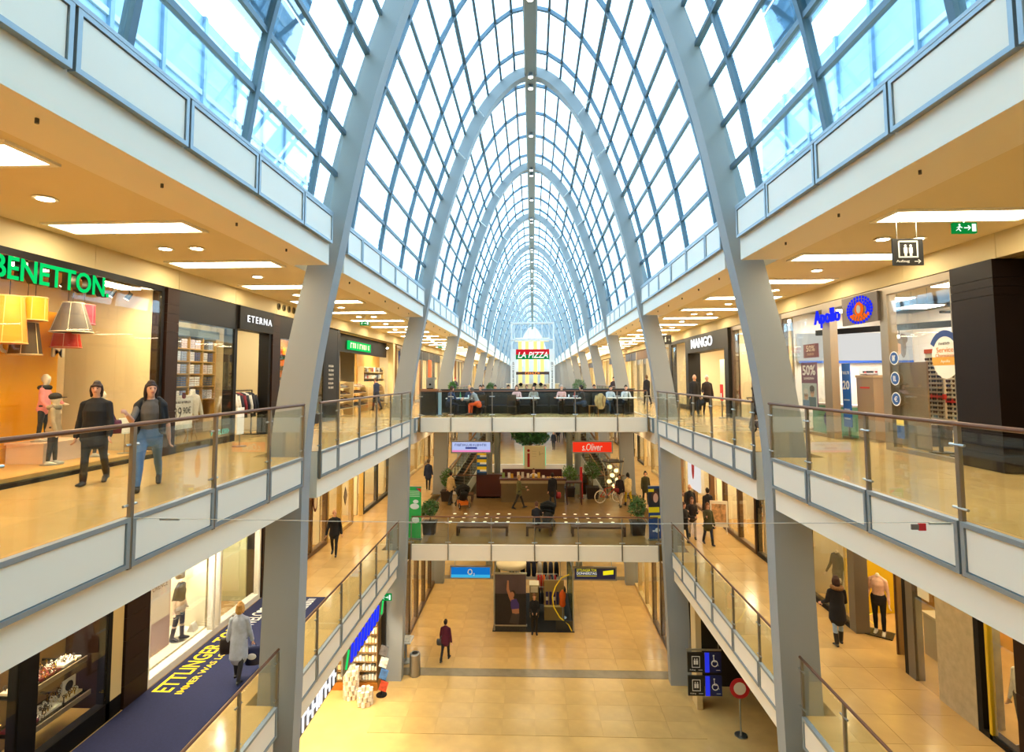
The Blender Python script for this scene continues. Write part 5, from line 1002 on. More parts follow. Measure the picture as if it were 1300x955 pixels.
# ------------------------------------------------------------------ hanging banners under the bridges
def hang_sign(label, x0, x1, z0_, z1_, y, ztop, m, frame='#8c8474'):
    t = thing('hanging_sign', label, 'sign', ((x0 + x1) / 2, y, z0_)); fm_ = mat(frame, .4, .3)
    MB().box(x0, x1, y, y + .05, z0_, z1_).build('panel', m, t, True); w = .05
    MB().box(x0 - w, x1 + w, y - .02, y + .07, z0_ - w, z0_).box(x0 - w, x1 + w, y - .02, y + .07, z1_, z1_ + w).box(x0 - w, x0, y - .02, y + .07, z0_, z1_).box(x1, x1 + w, y - .02, y + .07, z0_, z1_).build('frame', fm_, t, True)
    for x in (x0 + .15, x1 - .15): MB().cyl((x, y + .025, z1_ + w), (x, y + .025, ztop), .012, n=6).build('rod', STEEL, t, True)
    return t
t = hang_sign('pale blue and pink lit banner hanging under the restaurant bridge', -3.47, -1.83, -1.5, -1.08, 23.75, -.62, emit('#b7c4f0', 1.0)); txt('#18', 1.4, .1, mat('#3c52b8', .5), t, (-2.65, 23.742, -1.2), FACE_S, .002); MB().box(-3.47, -1.83, 23.743, 23.75, -1.5, -1.42).build('pink_strip', emit('#f08ac0', 1.0), t, True); MB().box(-2.9, -2.4, 23.743, 23.75, -1.37, -1.29).build('text_strip', mat('#3c52c8', .5), t, True)
t = hang_sign('bright red lit banner with white script hanging under the restaurant bridge', 1.68, 3.32, -1.5, -1.08, 23.75, -.62, emit('#f0371c', 1.0)); txt('s.Oliver', .86, .3, mat('#fff4ec', .5), t, (2.5, 23.742, -1.29), FACE_S, .003, offset=.004, shear=.2)
t = hang_sign('blue lit banner with white O2 hanging under the middle bridge', -3.4, -1.8, -6.5, -6.08, 23.1, -5.68, emit('#1673c4', 1.0)); txt('O', .2, .24, mat('#f6faff', .5), t, (-2.62, 23.092, -6.27), FACE_S, .003, offset=.01); txt('2', .07, .1, mat('#f6faff', .5), t, (-2.46, 23.092, -6.37), FACE_S, .003); MB().box(-3.4, -1.8, 23.093, 23.1, -6.5, -6.38).build('pale_strip', emit('#3fb2e0', 1.0), t, True)
t = hang_sign('navy banner with yellow and white writing hanging under the middle bridge', 1.65, 3.3, -6.52, -6.08, 23.1, -5.68, mat('#20245c', .5)); txt('ETTLINGER TOR', .8, .1, emit('#e8d81c', 1.0), t, (2.14, 23.092, -6.17), FACE_S, .002); txt('DONNERSTAG', .8, .1, emit('#f4f4ee', 1.0), t, (2.14, 23.092, -6.29), FACE_S, .002); MB().box(1.74, 2.54, 23.092, 23.1, -6.4, -6.385).build('rule', emit('#e8d81c', 1.0), t, True); MB().hexa([(2.8, 23.09, -6.36), (3.22, 23.09, -6.32), (3.22, 23.1, -6.32), (2.8, 23.1, -6.36), (2.8, 23.09, -6.2), (3.22, 23.09, -6.15), (3.22, 23.1, -6.15), (2.8, 23.1, -6.2)]).build('yellow_patch', emit('#f0e020', 1.0), t, True)
# ------------------------------------------------------------------ plants, strollers, benches
LEAF = mat('#3f6a2a', .55, 0, .35, 6); LEAF2 = mat('#5b8a3c', .55, 0, .3, 6); BARK = mat('#5a4630', .8)
def foliage(c, r, n, size, seed, m, parent, name='foliage'):
    R_ = random.Random(seed); mb = MB()
    for k in range(n):
        a, b = R_.uniform(0, 2 * math.pi), math.acos(R_.uniform(-1, 1)); q = R_.uniform(.55, 1.0) * (1 + .12 * math.sin(3 * a + seed) * math.sin(2 * b))
        p = Vector((c[0] + r[0] * q * math.sin(b) * math.cos(a), c[1] + r[1] * q * math.sin(b) * math.sin(a), c[2] + r[2] * q * math.cos(b)))
        d = Vector((R_.uniform(-1, 1), R_.uniform(-1, 1), R_.uniform(-.6, .8))).normalized(); u = d.cross(Vector((R_.uniform(-1, 1), R_.uniform(-1, 1), 1))).normalized(); L = size * R_.uniform(.7, 1.3)
        mb._add([p - d * L * .5, p + u * L * .24 + d * L * .05, p + d * L * .5, p - u * L * .24 + d * L * .05], [(0, 1, 2, 3)])
    return tag(mb.build(name, m, parent), None, kind='stuff')
def planter(label, x, y, z, w=.55, h=.5, trunk=.35, r=(.42, .42, .4), seed=0, m=LEAF, cone=False):
    t = thing('potted_shrub', label, 'potted plant', (x, y, z)); P_ = mat('#2f211a', .5)
    MB().hexa([(-w * .42, -w * .42, 0), (w * .42, -w * .42, 0), (w * .42, w * .42, 0), (-w * .42, w * .42, 0), (-w / 2, -w / 2, h), (w / 2, -w / 2, h), (w / 2, w / 2, h), (-w / 2, w / 2, h)]).build('pot', P_, t); MB().box(-w / 2 - .02, w / 2 + .02, -w / 2 - .02, w / 2 + .02, h - .05, h + .01).build('rim', P_, t)
    MB().box(-w * .44, w * .44, -w * .44, w * .44, h, h + .02).build('soil', mat('#2a1d12', .9), t); MB().tube([(0, 0, h), (.03, 0, h + trunk * .5), (0, .02, h + trunk + r[2] * .6)], [.03, .025, .015], 7).build('trunk', BARK, t); zc = h + trunk + r[2] * .75
    foliage((0, 0, zc), r, 900, .11, seed, m, t)
    for k in range(5):
        a = k * 1.26; MB().cyl((0, 0, h + trunk * .8), (r[0] * .6 * math.cos(a), r[1] * .6 * math.sin(a), zc + .1), .012, .006, 5).build('branch', BARK, t)
planter('small shrub in a square brown pot beside the green roll-up banner', -4.5, 24.2, Z1, .55, .52, .3, (.4, .4, .36), 1)
planter('leafy shrub in a square brown pot beside the blue roll-up banner', 4.45, 24.3, Z1, .6, .55, .22, (.4, .4, .5), 2)
planter('round topped shrub in a dark pot near the bicycle', 3.28, 31.4, Z1, .7, .62, .55, (.5, .5, .55), 3)
planter('half hidden shrub in a dark pot behind the stroller parents', -4.75, 30.6, Z1, .6, .55, .25, (.38, .38, .55), 4)
t = thing('palm_tree', 'broad round-crowned tree rising behind the information desk', 'tree', (-.2, 36.5, Z0)); MB().tube([(0, 0, 0), (.05, 0, 3.5), (0, 0, 7.6)], [.16, .13, .09], 10).build('trunk', BARK, t); foliage((0, 0, 8.05), (1.25, 1.2, .72), 3200, .2, 5, mat('#3f7a3c', .55, 0, .35, 5), t); MB().box(-.6, .6, -.6, .6, 0, .6).build('pot', mat('#4a3a2c', .6), t)
for k in range(6): MB().cyl((0, 0, 7.3), (.8 * math.cos(k * 1.05), .8 * math.sin(k * 1.05), 8.0), .03, .012, 6).build('branch', BARK, t)
planter('pale green bush spilling behind the information desk', 2.05, 31.85, Z1, .55, .5, .3, (.5, .45, .55), 6, LEAF2)
planter('dark green bush on the upper bridge beyond the restaurant', 3.2, 38.2, 0, .6, .5, .2, (.5, .45, .5), 7); planter('dark bush on the upper bridge beside the pizza sign', -2.9, 38.2, 0, .55, .45, .2, (.35, .35, .4), 8)
def bench(label, x0, x1, y, z=Z1):
    t = thing('bench', label, 'bench', ((x0 + x1) / 2, y, z)); BM = mat('#4a3226', .4); h = .40
    MB().box(x0, x1, y - .28, y - .1, z + h - .08, z + h).build('slat', BM, t, True); MB().box(x0, x1, y - .09, y + .09, z + h - .08, z + h).build('slat', BM, t, True); MB().box(x0, x1, y + .1, y + .28, z + h - .08, z + h).build('slat', BM, t, True)
    for x in (x0, x1 - .1):
        MB().box(x, x + .1, y - .28, y - .2, z, z + h - .08).build('leg', BM, t, True); MB().box(x, x + .1, y + .2, y + .28, z, z + h - .08).build('leg', BM, t, True); MB().box(x, x + .1, y - .2, y + .2, z + h - .16, z + h - .08).build('cross_rail', BM, t, True)
bench('long dark wooden bench between the pot and the seated parent', -3.3, -1.1, 24.15); bench('short dark wooden bench in the middle of the row', -.33, .75, 24.15); bench('long dark wooden bench beside the pot with leafy shrub', 1.6, 3.88, 24.15); bench('dark bench behind the orange stroller', -4.1, -3.3, 30.6)
def stroller(label, x, y, z, rz, body, accent):
    t = thing('stroller', label, 'stroller', (x, y, z), rz); B = mat(body, .7); A = mat(accent, .6)
    for sx in (-.26, .26):
        for sy, r in ((-.32, .15), (.36, .11)): MB().torus((sx, sy, r), r - .02, .02, 'x', 18, 6).build('tyre', BLACK, t); ty = C.objects[-1]; w = MB(); [w.cyl((sx, sy, r), (sx, sy + (r - .02) * math.cos(k * 1.05), r + (r - .02) * math.sin(k * 1.05)), .006, n=4) for k in range(6)]; w.build('spokes', STEEL, ty)
        MB().tube([(sx, .36, .13), (sx, .05, .5), (sx, -.35, .85), (sx, -.55, 1.02)], .013, 7).build('frame_tube', DKSTEEL, t); MB().tube([(sx, -.32, .15), (sx, .05, .5)], .013, 7).build('frame_tube', DKSTEEL, t)
    MB().tube([(-.26, -.55, 1.02), (.26, -.55, 1.02)], .016, 8).build('handle', BLKM, t); MB().tube([(-.26, -.32, .15), (.26, -.32, .15)], .012, 6).build('axle', DKSTEEL, t)
    mb = MB(); mb.smooth = True; mb.tube([(0, .45, .42), (0, .3, .45), (0, -.1, .48), (0, -.32, .78)], [(.16, .08), (.22, .12), (.23, .14), (.2, .08)], 14, right=(1, 0, 0), round_=True); mb.build('seat', B, t)
    mb = MB(); mb.smooth = True
    for k in range(4):
        a0 = rad(20 + k * 32); mb.tube([(-.24, -.1, .62), (-.24, -.1 + .3 * math.cos(a0), .68 + .34 * math.sin(a0)), (0, -.1 + .36 * math.cos(a0), .7 + .4 * math.sin(a0)), (.24, -.1 + .3 * math.cos(a0), .68 + .34 * math.sin(a0)), (.24, -.1, .62)], [(.05, .03), (.12, .03), (.13, .03), (.12, .03), (.05, .03)], 8)
    mb.build('hood', B, t); MB().hexa([(-.2, -.3, .14), (.2, -.3, .14), (.2, .25, .14), (-.2, .25, .14), (-.22, -.34, .34), (.22, -.34, .34), (.22, .28, .34), (-.22, .28, .34)]).build('basket', A, t)
stroller('black pram with a bright orange basket on the plaza', -3.7, 29.1, Z1, 25, '#191715', '#e8761c'); stroller('small black pram in front of the seated parent', .62, 25.1, Z1, 170, '#14130f', '#2a2622'); stroller('grey pushchair with wire basket outside the optician', 6.9, 16.6, 0, 200, '#3a3230', '#6a5a52')
# information desk
t = thing('information_desk', 'long dark information desk with pale ledge and wooden front', 'desk', (0, 30.5, Z1)); z = Z1
MB().box(-1.75, 1.68, 30.3, 30.7, z, z + 1.0).build('front_panel', mat('#6b5838', .5, 0, .06, 3), t, True); MB().box(-1.85, 1.78, 30.15, 30.9, z + 1.18, z + 1.26).build('ledge', mat('#5a2f22', .35), t, True); MB().box(-1.8, 1.72, 30.25, 30.75, z + 1.0, z + 1.18).build('pale_band', mat('#c2b08c', .5), t, True)
t = thing('back_counter', 'dark red counter wall behind the information desk', 'counter', (-.8, 31.6, z)); MB().box(-3.2, -1.75, 31.3, 31.6, z, z + 1.3).build('side_panel', mat('#4a1f18', .4), t, True); MB().box(-1.75, 1.6, 31.6, 31.75, z, z + 1.55).build('back_panel', mat('#4a1c18', .4), t, True); MB().box(-3.2, 1.6, 31.3, 31.8, z, z + .08).build('plinth', mat('#c8bda4', .5), t, True)
t = thing('counter_table', 'tall narrow dark table at the end of the information desk', 'table', (2.15, 30.0, z)); MB().box(-.42, .42, -.3, .3, 1.12, 1.18).build('table_top', mat('#4a2a20', .4), t)
for a in (-.38, .38):
    for b in (-.26, .26): MB().box(a - .025, a + .025, b - .025, b + .025, 0, 1.12).build('leg', mat('#4a2a20', .4), t)
t = thing('information_totem', 'cream information panel with a red letter i and a wall clock', 'panel', (.08, 31.9, z)); MB().box(-.6, .6, 0, .08, 0, 2.82).build('board', mat('#d9cfa2', .5), t); MB().box(-.42, -.28, -.012, 0, 1.62, 2.4).build('i_stem', mat('#9c1c20', .5), t); MB().cyl((-.35, -.012, 2.55), (-.35, 0, 2.55), .08, n=18).build('i_dot', mat('#9c1c20', .5), t)
MB().bar((.28, -.01, 2.5), (.28, -.01, 2.28), .02, .01).bar((.28, -.01, 2.36), (.5, -.01, 2.4), .02, .01).build('clock_hands', mat('#1c1a16', .5), t)
for k in range(3): MB().box(-.15, .1, -.006, 0, 2.5 - k * .14, 2.51 - k * .14).build('text_line', mat('#8a805c', .5), t)
MB().box(-.64, -.6, .0, .08, 1.7, 2.75).box(.6, .64, 0, .08, 1.7, 2.75).build('green_edge', emit('#5fe0a8', .9), t)
t = thing('leaflet_stand', 'tall leaflet stand with yellow and blue cards', 'leaflet stand', (-2.88, 31.15, z + 1.3)); MB().box(-.28, .28, 0, .06, 0, 1.35).build('board', mat('#24324c', .5), t)
for k in range(3): MB().box(-.26, .26, -.04, 0, .12 + k * .4, .3 + k * .4).build('blue_card', mat('#2f6ab0', .5), t); MB().box(-.26, .26, -.045, 0, .3 + k * .4, .46 + k * .4).build('yellow_card', mat('#f0d02a', .5), t); MB().box(-.1, .26, -.05, 0, .2 + k * .4, .3 + k * .4).build('white_card', mat('#f2f2ec', .5), t)
RG = random.Random(5)
for k in range(9):
    x = -1.65 + k * .27 + RG.uniform(-.06, .06); o = MB(); hh = RG.uniform(.12, .34); o.box(-.07, .07, -.02, .02, 0, hh); o.bar((0, 0, hh * .8), (0, .12, 0), .02, .02); o = o.build('card_holder', mat(RG.choice(['#efe6d0', '#d8a83a', '#6a8ab0', '#c8c0b0', '#e8e2d8', '#88a060']), .5)); o.location = (x, 30.5, z + 1.261); tag(o, 'small upright leaflet holder on the information desk ledge', 'leaflet holder', 'leaflet holders on the desk')
for k in range(7):
    mb = MB(); mb.smooth = True; mb.lathe([(.03, 0), (.055, .03), (.05, .07), (.01, .09)], n=10); o = mb.build('bread_roll', mat('#d8b064', .7)); o.location = (.78 + k * .13, 30.45, z + 1.261); tag(o, 'small round golden ornament in the row on the desk end', 'ornament', 'row of golden ornaments')
t = thing('red_post', 'slim bright red post beside the counter table', 'post', (2.66, 31.3, z)); MB().box(-.07, .07, -.07, .07, 0, 1.72).build('shaft', mat('#c01c26', .4), t); MB().box(-.14, .14, -.14, .14, 0, .03).build('foot', DKSTEEL, t)
# floor lights of the plaza
lm = MB().cyl((0, 0, .001), (0, 0, .006), .075, n=14).mesh('floor_light', emit((1, .85, .5), 2.0)); lr = MB().torus((0, 0, .003), .09, .006, 'z', 16, 4).mesh('ring', STEEL)
for ix in range(15):
    for iy in range(3):
        x = -3.9 + ix * .54
        if abs(x) < 1.0: continue
        tt = thing('floor_light', 'tiny round lamp set in the plaza floor', 'floor light', (x, 26.2 + iy * .75, z), 0, 'floor lamps of the plaza'); inst('lens', lm, tt, (0, 0, 0)); inst('ring', lr, tt, (0, 0, 0))
# roll-up banners
def rollup(label, x, y, w, h, m, rz=0):
    t = thing('rollup_banner', label, 'banner', (x, y, Z1), rz); MB().box(-w / 2, w / 2, -.012, .012, .06, h).build('sheet', m, t); MB().box(-w / 2 - .02, w / 2 + .02, -.1, .1, 0, .06).build('foot', STEEL, t); MB().box(-w / 2, w / 2, -.02, .02, h, h + .03).build('top_bar', STEEL, t); MB().cyl((0, .03, .06), (0, .03, h), .012, n=6).build('rod', STEEL, t); return t
t = rollup('bright green roll-up banner with white shapes at the plaza corner', -4.98, 23.35, .56, 2.15, mat('#2fb457', .5), -6); WM = mat('#f2f6ee', .5)
MB().ell((0, -.018, 1.35), (.2, .006, .12)).ell((.05, -.018, 1.55), (.12, .006, .08)).build('white_shape', WM, t); MB().ell((.05, -.018, .8), (.16, .006, .14)).build('white_badge', WM, t); MB().prism([(.08, 2.1), (.27, 2.1), (.27, 1.93)], 'y', -.02, -.013).build('red_corner', mat('#d8341c', .5), t); MB().prism([(.02, 2.12), (.08, 2.1), (.2, 1.99), (.12, 2.02)], 'y', -.02, -.013).build('blue_corner', mat('#2a4cb0', .5), t)
for k in range(4): MB().box(-.22, .22, -.018, -.013, 1.75 + k * .07, 1.78 + k * .07).build('text_line', mat('#bfe8c4', .5), t)
t = rollup('blue roll-up banner with a portrait and yellow blocks at the plaza corner', 5.0, 23.45, .5, 2.18, mat('#1c4486', .5), 6); MB().box(-.25, .25, -.018, -.012, 1.3, 2.1).build('dark_field', mat('#22242c', .5), t); MB().ell((.05, -.02, 1.72), (.11, .006, .2)).build('portrait', mat('#d8a892', .5), t); MB().ell((.03, -.018, 1.78), (.16, .005, .24)).build('portrait_hair', mat('#4a2c22', .6), t)
MB().box(-.25, .2, -.022, -.012, 1.12, 1.34).build('yellow_block', mat('#f0dc1c', .5), t); MB().box(-.2, .25, -.022, -.012, .88, 1.0).build('yellow_block', mat('#e8d84a', .5), t); MB().box(-.25, -.02, -.022, -.012, 1.96, 2.08).build('yellow_block', mat('#f0dc1c', .5), t); MB().box(-.1, .0, -.02, -.012, .34, .4).ell((.1, -.018, .4), (.1, .005, .1)).build('emblem', mat('#e8f0f8', .5), t)
# escalators rising behind the plaza, lift columns
for sx in (-1, 1):
    t = thing('escalator', 'glass sided escalator rising behind the plaza on the %s side' % ('banner' if sx < 0 else 'bicycle'), 'escalator', (sx * 4.6, 33.3, Z1)); a, b = Vector((sx * 4.62, 33.2, Z1)), Vector((sx * 2.75, 37.0, -2.1)); d = (b - a); side = Vector((d.y, -d.x, 0)).normalized() * .55
    for q in (-1, 1):
        o = side * q; MB().hexa([a + o, a + o * 1.03, b + o * 1.03, b + o, a + o + Vector((0, 0, .95)), a + o * 1.03 + Vector((0, 0, .95)), b + o * 1.03 + Vector((0, 0, .95)), b + o + Vector((0, 0, .95))]).build('side_glass', BAL_GLASS, t, True); MB().bar(a + o + Vector((0, 0, .97)), b + o + Vector((0, 0, .97)), .08, .07).build('handrail', mat('#8a6a4a', .4), t, True); MB().bar(a + o * 1.1 - Vector((0, 0, .2)), b + o * 1.1 - Vector((0, 0, .2)), .05, .5).build('skirt', mat('#d6d8d4', .4), t, True)
        for k in range(1, 6): p = a + d * k / 6 + o * 1.04; MB().cyl(p, p + Vector((0, 0, .95)), .015, n=6).build('post', STEEL, t, True)
    for k in range(22):
        p = a + d * (k + .5) / 22; MB().bar(p - side * .9, p + side * .9, .22, .2).build('step', DKSTEEL, t, True)
    for y, x in ((34.0, 2.7), (35.6, 2.3)): struct('lift_column', MB().cyl((sx * x, y, Z0), (sx * x, y, -.62), .2, n=18), mat('#8f9694', .35, .5), 'round grey steel column beside the escalator')
# bicycle with lamps
t = thing('bicycle', 'white wheeled display bicycle with red frame and glowing lamp basket', 'bicycle', (4.05, 30.3, z), 20); WT = mat('#efe2c8', .5); RD = mat('#c0301c', .4)
for y in (-.52, .52):
    MB().torus((y, 0, .34), .32, .025, 'y', 28, 6).build('tyre', WT, t); ty = C.objects[-1]; w = MB(); [w.cyl((y, 0, .34), (y + .3 * math.cos(k * .52), 0, .34 + .3 * math.sin(k * .52)), .004, n=4) for k in range(12)]; w.build('spokes', STEEL, ty)
for a, b in (((-.52, 0, .34), (-.15, 0, .32)), ((-.15, 0, .32), (-.25, 0, .8)), ((-.52, 0, .34), (-.24, 0, .72)), ((-.15, 0, .32), (.38, 0, .78)), ((-.24, 0, .74), (.36, 0, .84)), ((.52, 0, .34), (.34, 0, .98))): MB().cyl(a, b, .022, n=8).build('frame_tube', RD, t)
MB().ell((-.27, 0, .84), (.13, .07, .04)).build('saddle', BLACK, t); MB().tube([(.24, -.26, .98), (.34, -.1, 1.02), (.34, .1, 1.02), (.24, .26, .98)], .014, 7).build('handlebar', STEEL, t); MB().cyl((-.15, -.05, .32), (-.15, .05, .32), .09, n=16).build('chainring', STEEL, t); MB().bar((-.15, .06, .2), (-.15, .06, .44), .02, .02).build('crank', STEEL, t)
t = thing('lamp_display', 'wire stand of round glowing lamps above the bicycle', 'lamp stand', (4.44, 31.4, z)); w = MB()
for a in range(6): w.tube([(.4 * math.cos(a * 1.05), .3 * math.sin(a * 1.05), 0), (.45 * math.cos(a * 1.05), .34 * math.sin(a * 1.05), 1.2), (.62 * math.cos(a * 1.05), .4 * math.sin(a * 1.05), 2.2)], .018, 6)
w.build('wire_frame', mat('#c9b48a', .4), t); MB().lathe([(.5, 2.0), (.62, 2.02), (.62, 2.06), (.3, 2.12)], n=18).build('top_tray', mat('#2a2018', .5), t)
for k, (x, y, zz) in enumerate(((-.2, -.2, 1.75), (.16, -.22, 1.55), (-.08, -.28, 1.3), (.22, -.2, 1.05), (-.24, -.2, .95), (.02, -.26, .72), (.25, -.15, .5))): MB().ell((x, y, zz), (.13, .13, .11)).build('glowing_lamp', emit((1, .75, .3), 2.6), t); MB().cyl((x, y, zz), (x * .5, 0, zz + .2), .01, n=5).build('lamp_arm', DKSTEEL, t)
# ------------------------------------------------------------------ restaurant on the upper bridge
y = 26.3; t = tag(thing('wall_restaurant_partition', None, None, (0, y, 0)), 'long black partition behind the restaurant tables', kind='structure'); BK = mat('#1b1c1f', .45); MB().box(-4.35, 4.75, y, y + .1, 0, 1.08).build('panel', BK, t, True); MB().box(-4.4, 4.8, y - .04, y + .2, 1.08, 1.13).build('cap', mat('#2c2c2e', .4), t, True)
for i, (x0, x1) in enumerate(((-4.0, -2.3), (-2.1, .7), (.8, 2.6), (2.8, 4.6))):
    t = thing('restaurant_bench', ('black padded restaurant bench behind the worker in orange', 'long black padded restaurant bench under the pizza sign', 'black padded restaurant bench beside the beige coat', 'black padded restaurant bench next to the second rib')[i], 'bench', ((x0 + x1) / 2, y - .3, 0)); MB().box(x0, x1, y - .5, y - .02, .3, .38).build('seat', mat('#20232c', .5), t, True); MB().box(x0, x1, y - .12, y - .02, .38, .92).build('backrest', mat('#22252e', .5), t, True); MB().box(x0 + .05, x1 - .05, y - .4, y - .04, 0, .3).build('base', BK, t, True)
for i, (x, w) in enumerate(((-3.2, 1.5), (-.42, 1.45), (1.62, 1.1), (4.02, 1.3))):
    t = thing('cafe_table', ('white topped restaurant table of the worker in orange', 'white topped restaurant table of the guest in pink', 'white topped restaurant table with the red drink', 'white topped restaurant table of the two men in pale shirts')[i], 'table', (x, 25.35, 0)); MB().box(-w / 2, w / 2, -.36, .36, .71, .75).build('table_top', mat('#f2f2f0', .4), t)
    for q in (-.35, .35): MB().cyl((q * w * .7, 0, .02), (q * w * .7, 0, .71), .035, n=10).build('leg', BLKM, t); MB().box(q * w * .7 - .2, q * w * .7 + .2, -.25, .25, 0, .025).build('foot', BLKM, t)
for i, (x, y_, c, k) in enumerate(((-3.35, 25.5, '#2f8f5a', 0), (-2.95, 25.3, '#d8e0e4', 1), (-.75, 25.4, '#f0efe8', 2), (-.2, 25.35, '#e8e8e4', 2), (1.35, 25.45, '#f4f2ec', 2), (1.9, 25.3, '#c8202a', 0), (3.85, 25.35, '#f4f2ec', 2), (4.35, 25.4, '#3a4a3c', 0), (-3.6, 25.2, '#4a6a8a', 0), (1.65, 25.5, '#d8e0e4', 1))):
    mb = MB(); mb.smooth = True; mb.lathe([[(.03, 0), (.035, .12), (.015, .18), (.012, .26)], [(.03, 0), (.036, .13), (.034, .13), (.028, .01)], [(.06, 0), (.13, .015), (.13, .02), (.02, .012)]][k], n=14)
    o = mb.build(('bottle', 'drinking_glass', 'plate')[k], mat(c, .3)); o.location = (x, y_, .751); tag(o, ('coloured drink bottle on a restaurant table', 'clear drinking glass on a restaurant table', 'white plate on a restaurant table')[k], ('bottle', 'glass', 'plate')[k], 'tableware of the restaurant')
t = thing('coffee_counter', 'black coffee counter with wooden top at the restaurant end', 'counter', (-4.25, 26.0, 0)); t.location = (-4.7, 25.1, 0); MB().box(-.36, .36, -.3, .3, 0, 1.1).build('body', BK, t); MB().box(-.4, .4, -.34, .34, 1.1, 1.17).build('top', mat('#8a5a34', .5), t)
t = thing('coffee_machine', 'steel coffee machine on the black counter', 'coffee machine', (-4.65, 25.1, 1.17)); MB().box(-.16, .16, -.16, .16, 0, .42).build('body', STEEL, t); MB().box(-.2, .2, -.2, .2, .42, .52).build('hood', STEEL, t); MB().cyl((0, -.2, .2), (0, -.14, .2), .05, n=12).build('group_head', BLKM, t); MB().box(-.14, .14, -.24, -.14, 0, .04).build('drip_tray', BLKM, t)
planter('small leafy plant standing beside the coffee counter', -3.9, 26.75, 0, .3, .9, .1, (.2, .2, .28), 9, LEAF2)
t = thing('blue_screen_post', 'slim pale blue panel standing beside the coffee counter', 'panel', (-4.15, 24.6, 0)); MB().box(-.07, .07, -.02, .02, .02, 1.0).build('panel', mat('#8fb4d4', .4), t); MB().box(-.14, .14, -.12, .12, 0, .02).build('foot', STEEL, t)
for i, (x, yy, rz) in enumerate(((-2.3, 24.75, 180), (2.75, 25.4, 90), (-.95, 24.7, 180), (3.1, 25.3, -90))):
    t = thing('cafe_chair', ('dark chair of the worker in orange', 'wooden chair with the beige coat beside the tables', 'empty dark chair in front of the middle table', 'dark chair of the man at the last table')[i], 'chair', (x, yy, 0), rz); CM = mat('#3a2a1c' if i != 1 else '#9a6a34', .5)
    MB().box(-.2, .2, -.2, .2, .35, .385).build('seat', CM, t); MB().box(-.2, .2, -.22, -.18, .62, .9).build('backrest', CM, t)
    for a in (-.18, .18):
        MB().box(a - .018, a + .018, .16, .2, 0, .35).build('leg', CM, t); MB().box(a - .018, a + .018, -.22, -.18, 0, .62).build('leg', CM, t)
t = thing('beige_coat', 'crumpled beige coat hung over the wooden chair', 'coat', (3.05, 25.05, .3)); mb = MB(); mb.smooth = True; mb.tube([(0, 0, .02), (0, 0, .2), (0, 0, .45), (0, 0, .58)], [(.16, .1), (.2, .13), (.24, .12), (.12, .07)], 9, right=(1, 0, 0), round_=True); mb.tube([(-.2, -.03, .5), (-.24, -.06, .3), (-.2, -.05, .1)], [.06, .055, .04], 8, round_=True); mb.build('cloth', mat('#c2a670', .9, 0, .25, 7, .6), t); MB().tube([(.1, -.12, .55), (.06, -.15, .3), (.1, -.13, .05)], .02, 6).build('belt', mat('#7a5a32', .7), t)
# pizza sign on two white pylons
t = thing('pizza_sign', 'red, white and green pizza sign between two white pylons', 'sign', (0, 33, 0)); WP = mat('#f2f4f6', .4)
for x in (-1.32, 1.0): MB().box(x, x + .32, 33, 33.25, 0, 3.38).build('pylon', WP, t, True); o = txt('#17', 1.9, .09, mat('#4a5258', .5), t, (x + .16, 32.995, 1.7), (90, -90, 0), .002)
MB().box(-1.0, 1.0, 33.0, 33.12, 3.04, 3.36).build('red_panel', emit('#d42432', 1.0), t, True); MB().box(-1.0, 1.0, 33.0, 33.12, 2.76, 3.04).build('green_panel', emit('#128a44', 1.0), t, True); txt('LA PIZZA', 1.8, .36, emit('#fbfbf8', 1.2), t, (.02, 32.99, 3.02), FACE_S, .006, offset=.006, shear=.25)
for zz in (3.9, 4.9): MB().box(-1.3, 1.32, 33.0, 33.2, zz, zz + .1).build('cross_bar', WP, t, True)
for x in (-1.3, 1.22): MB().box(x, x + .1, 33.02, 33.18, 3.38, 4.9).build('upright', WP, t, True)
for k in range(6): MB().cyl((-1.1 + k * .42, 33.1, 4.0), (-1.1 + k * .42, 33.1, 4.9), .02, n=6).build('rail', WP, t, True)
# golden pavilion on the far bridge
t = thing('golden_pavilion', 'far pavilion with tall glowing golden columns and dark pergola', 'pavilion', (0, 60, 0))
for x in (-1.35, -.6, .3, 1.05): MB().cyl((x, 60, 0), (x, 60, 5.6), .2, n=14).build('golden_column', emit((1, .66, .2), 1.7), t, True)
MB().box(-1.9, 1.8, 59.8, 60.6, 5.6, 6.0).build('canopy', mat('#e8dcc0', .5), t, True); MB().box(-1.9, 1.8, 58.9, 59.1, 2.0, 2.3).build('pergola_beam', mat('#4a3022', .5), t, True); txt('#6', 1.6, .25, emit('#f08a3a', 1.2), t, (0, 58.88, 2.15), FACE_S, .01)
for x in (-1.9, 1.7): MB().box(x, x + .14, 58.9, 59.04, 0, 2.0).build('pergola_post', mat('#4a3022', .5), t, True)
MB().box(-2.6, 2.6, 56, 56.4, 0, 1.0).build('bar_counter', mat('#d8c49a', .5), t, True); MB().box(-2.7, 2.7, 55.9, 56.5, 1.0, 1.08).build('bar_top', mat('#efe4c8', .4), t, True)
for i, x in enumerate((-1.9, -1.2, .2, .8, 1.9)):
    o = thing('bar_stool', 'dark bar stool with round back at the far golden bar', 'stool', (x, 55.3, 0), 0, 'far bar stools'); MB().cyl((0, 0, .74), (0, 0, .8), .2, n=14).build('seat', BLACK, o); MB().cyl((0, 0, 0), (0, 0, .74), .03, n=8).build('stem', STEEL, o); MB().ell((0, -.16, 1.0), (.19, .04, .18)).build('backrest', BLACK, o); MB().cyl((0, 0, 0), (0, 0, .02), .2, n=14).build('foot', STEEL, o)
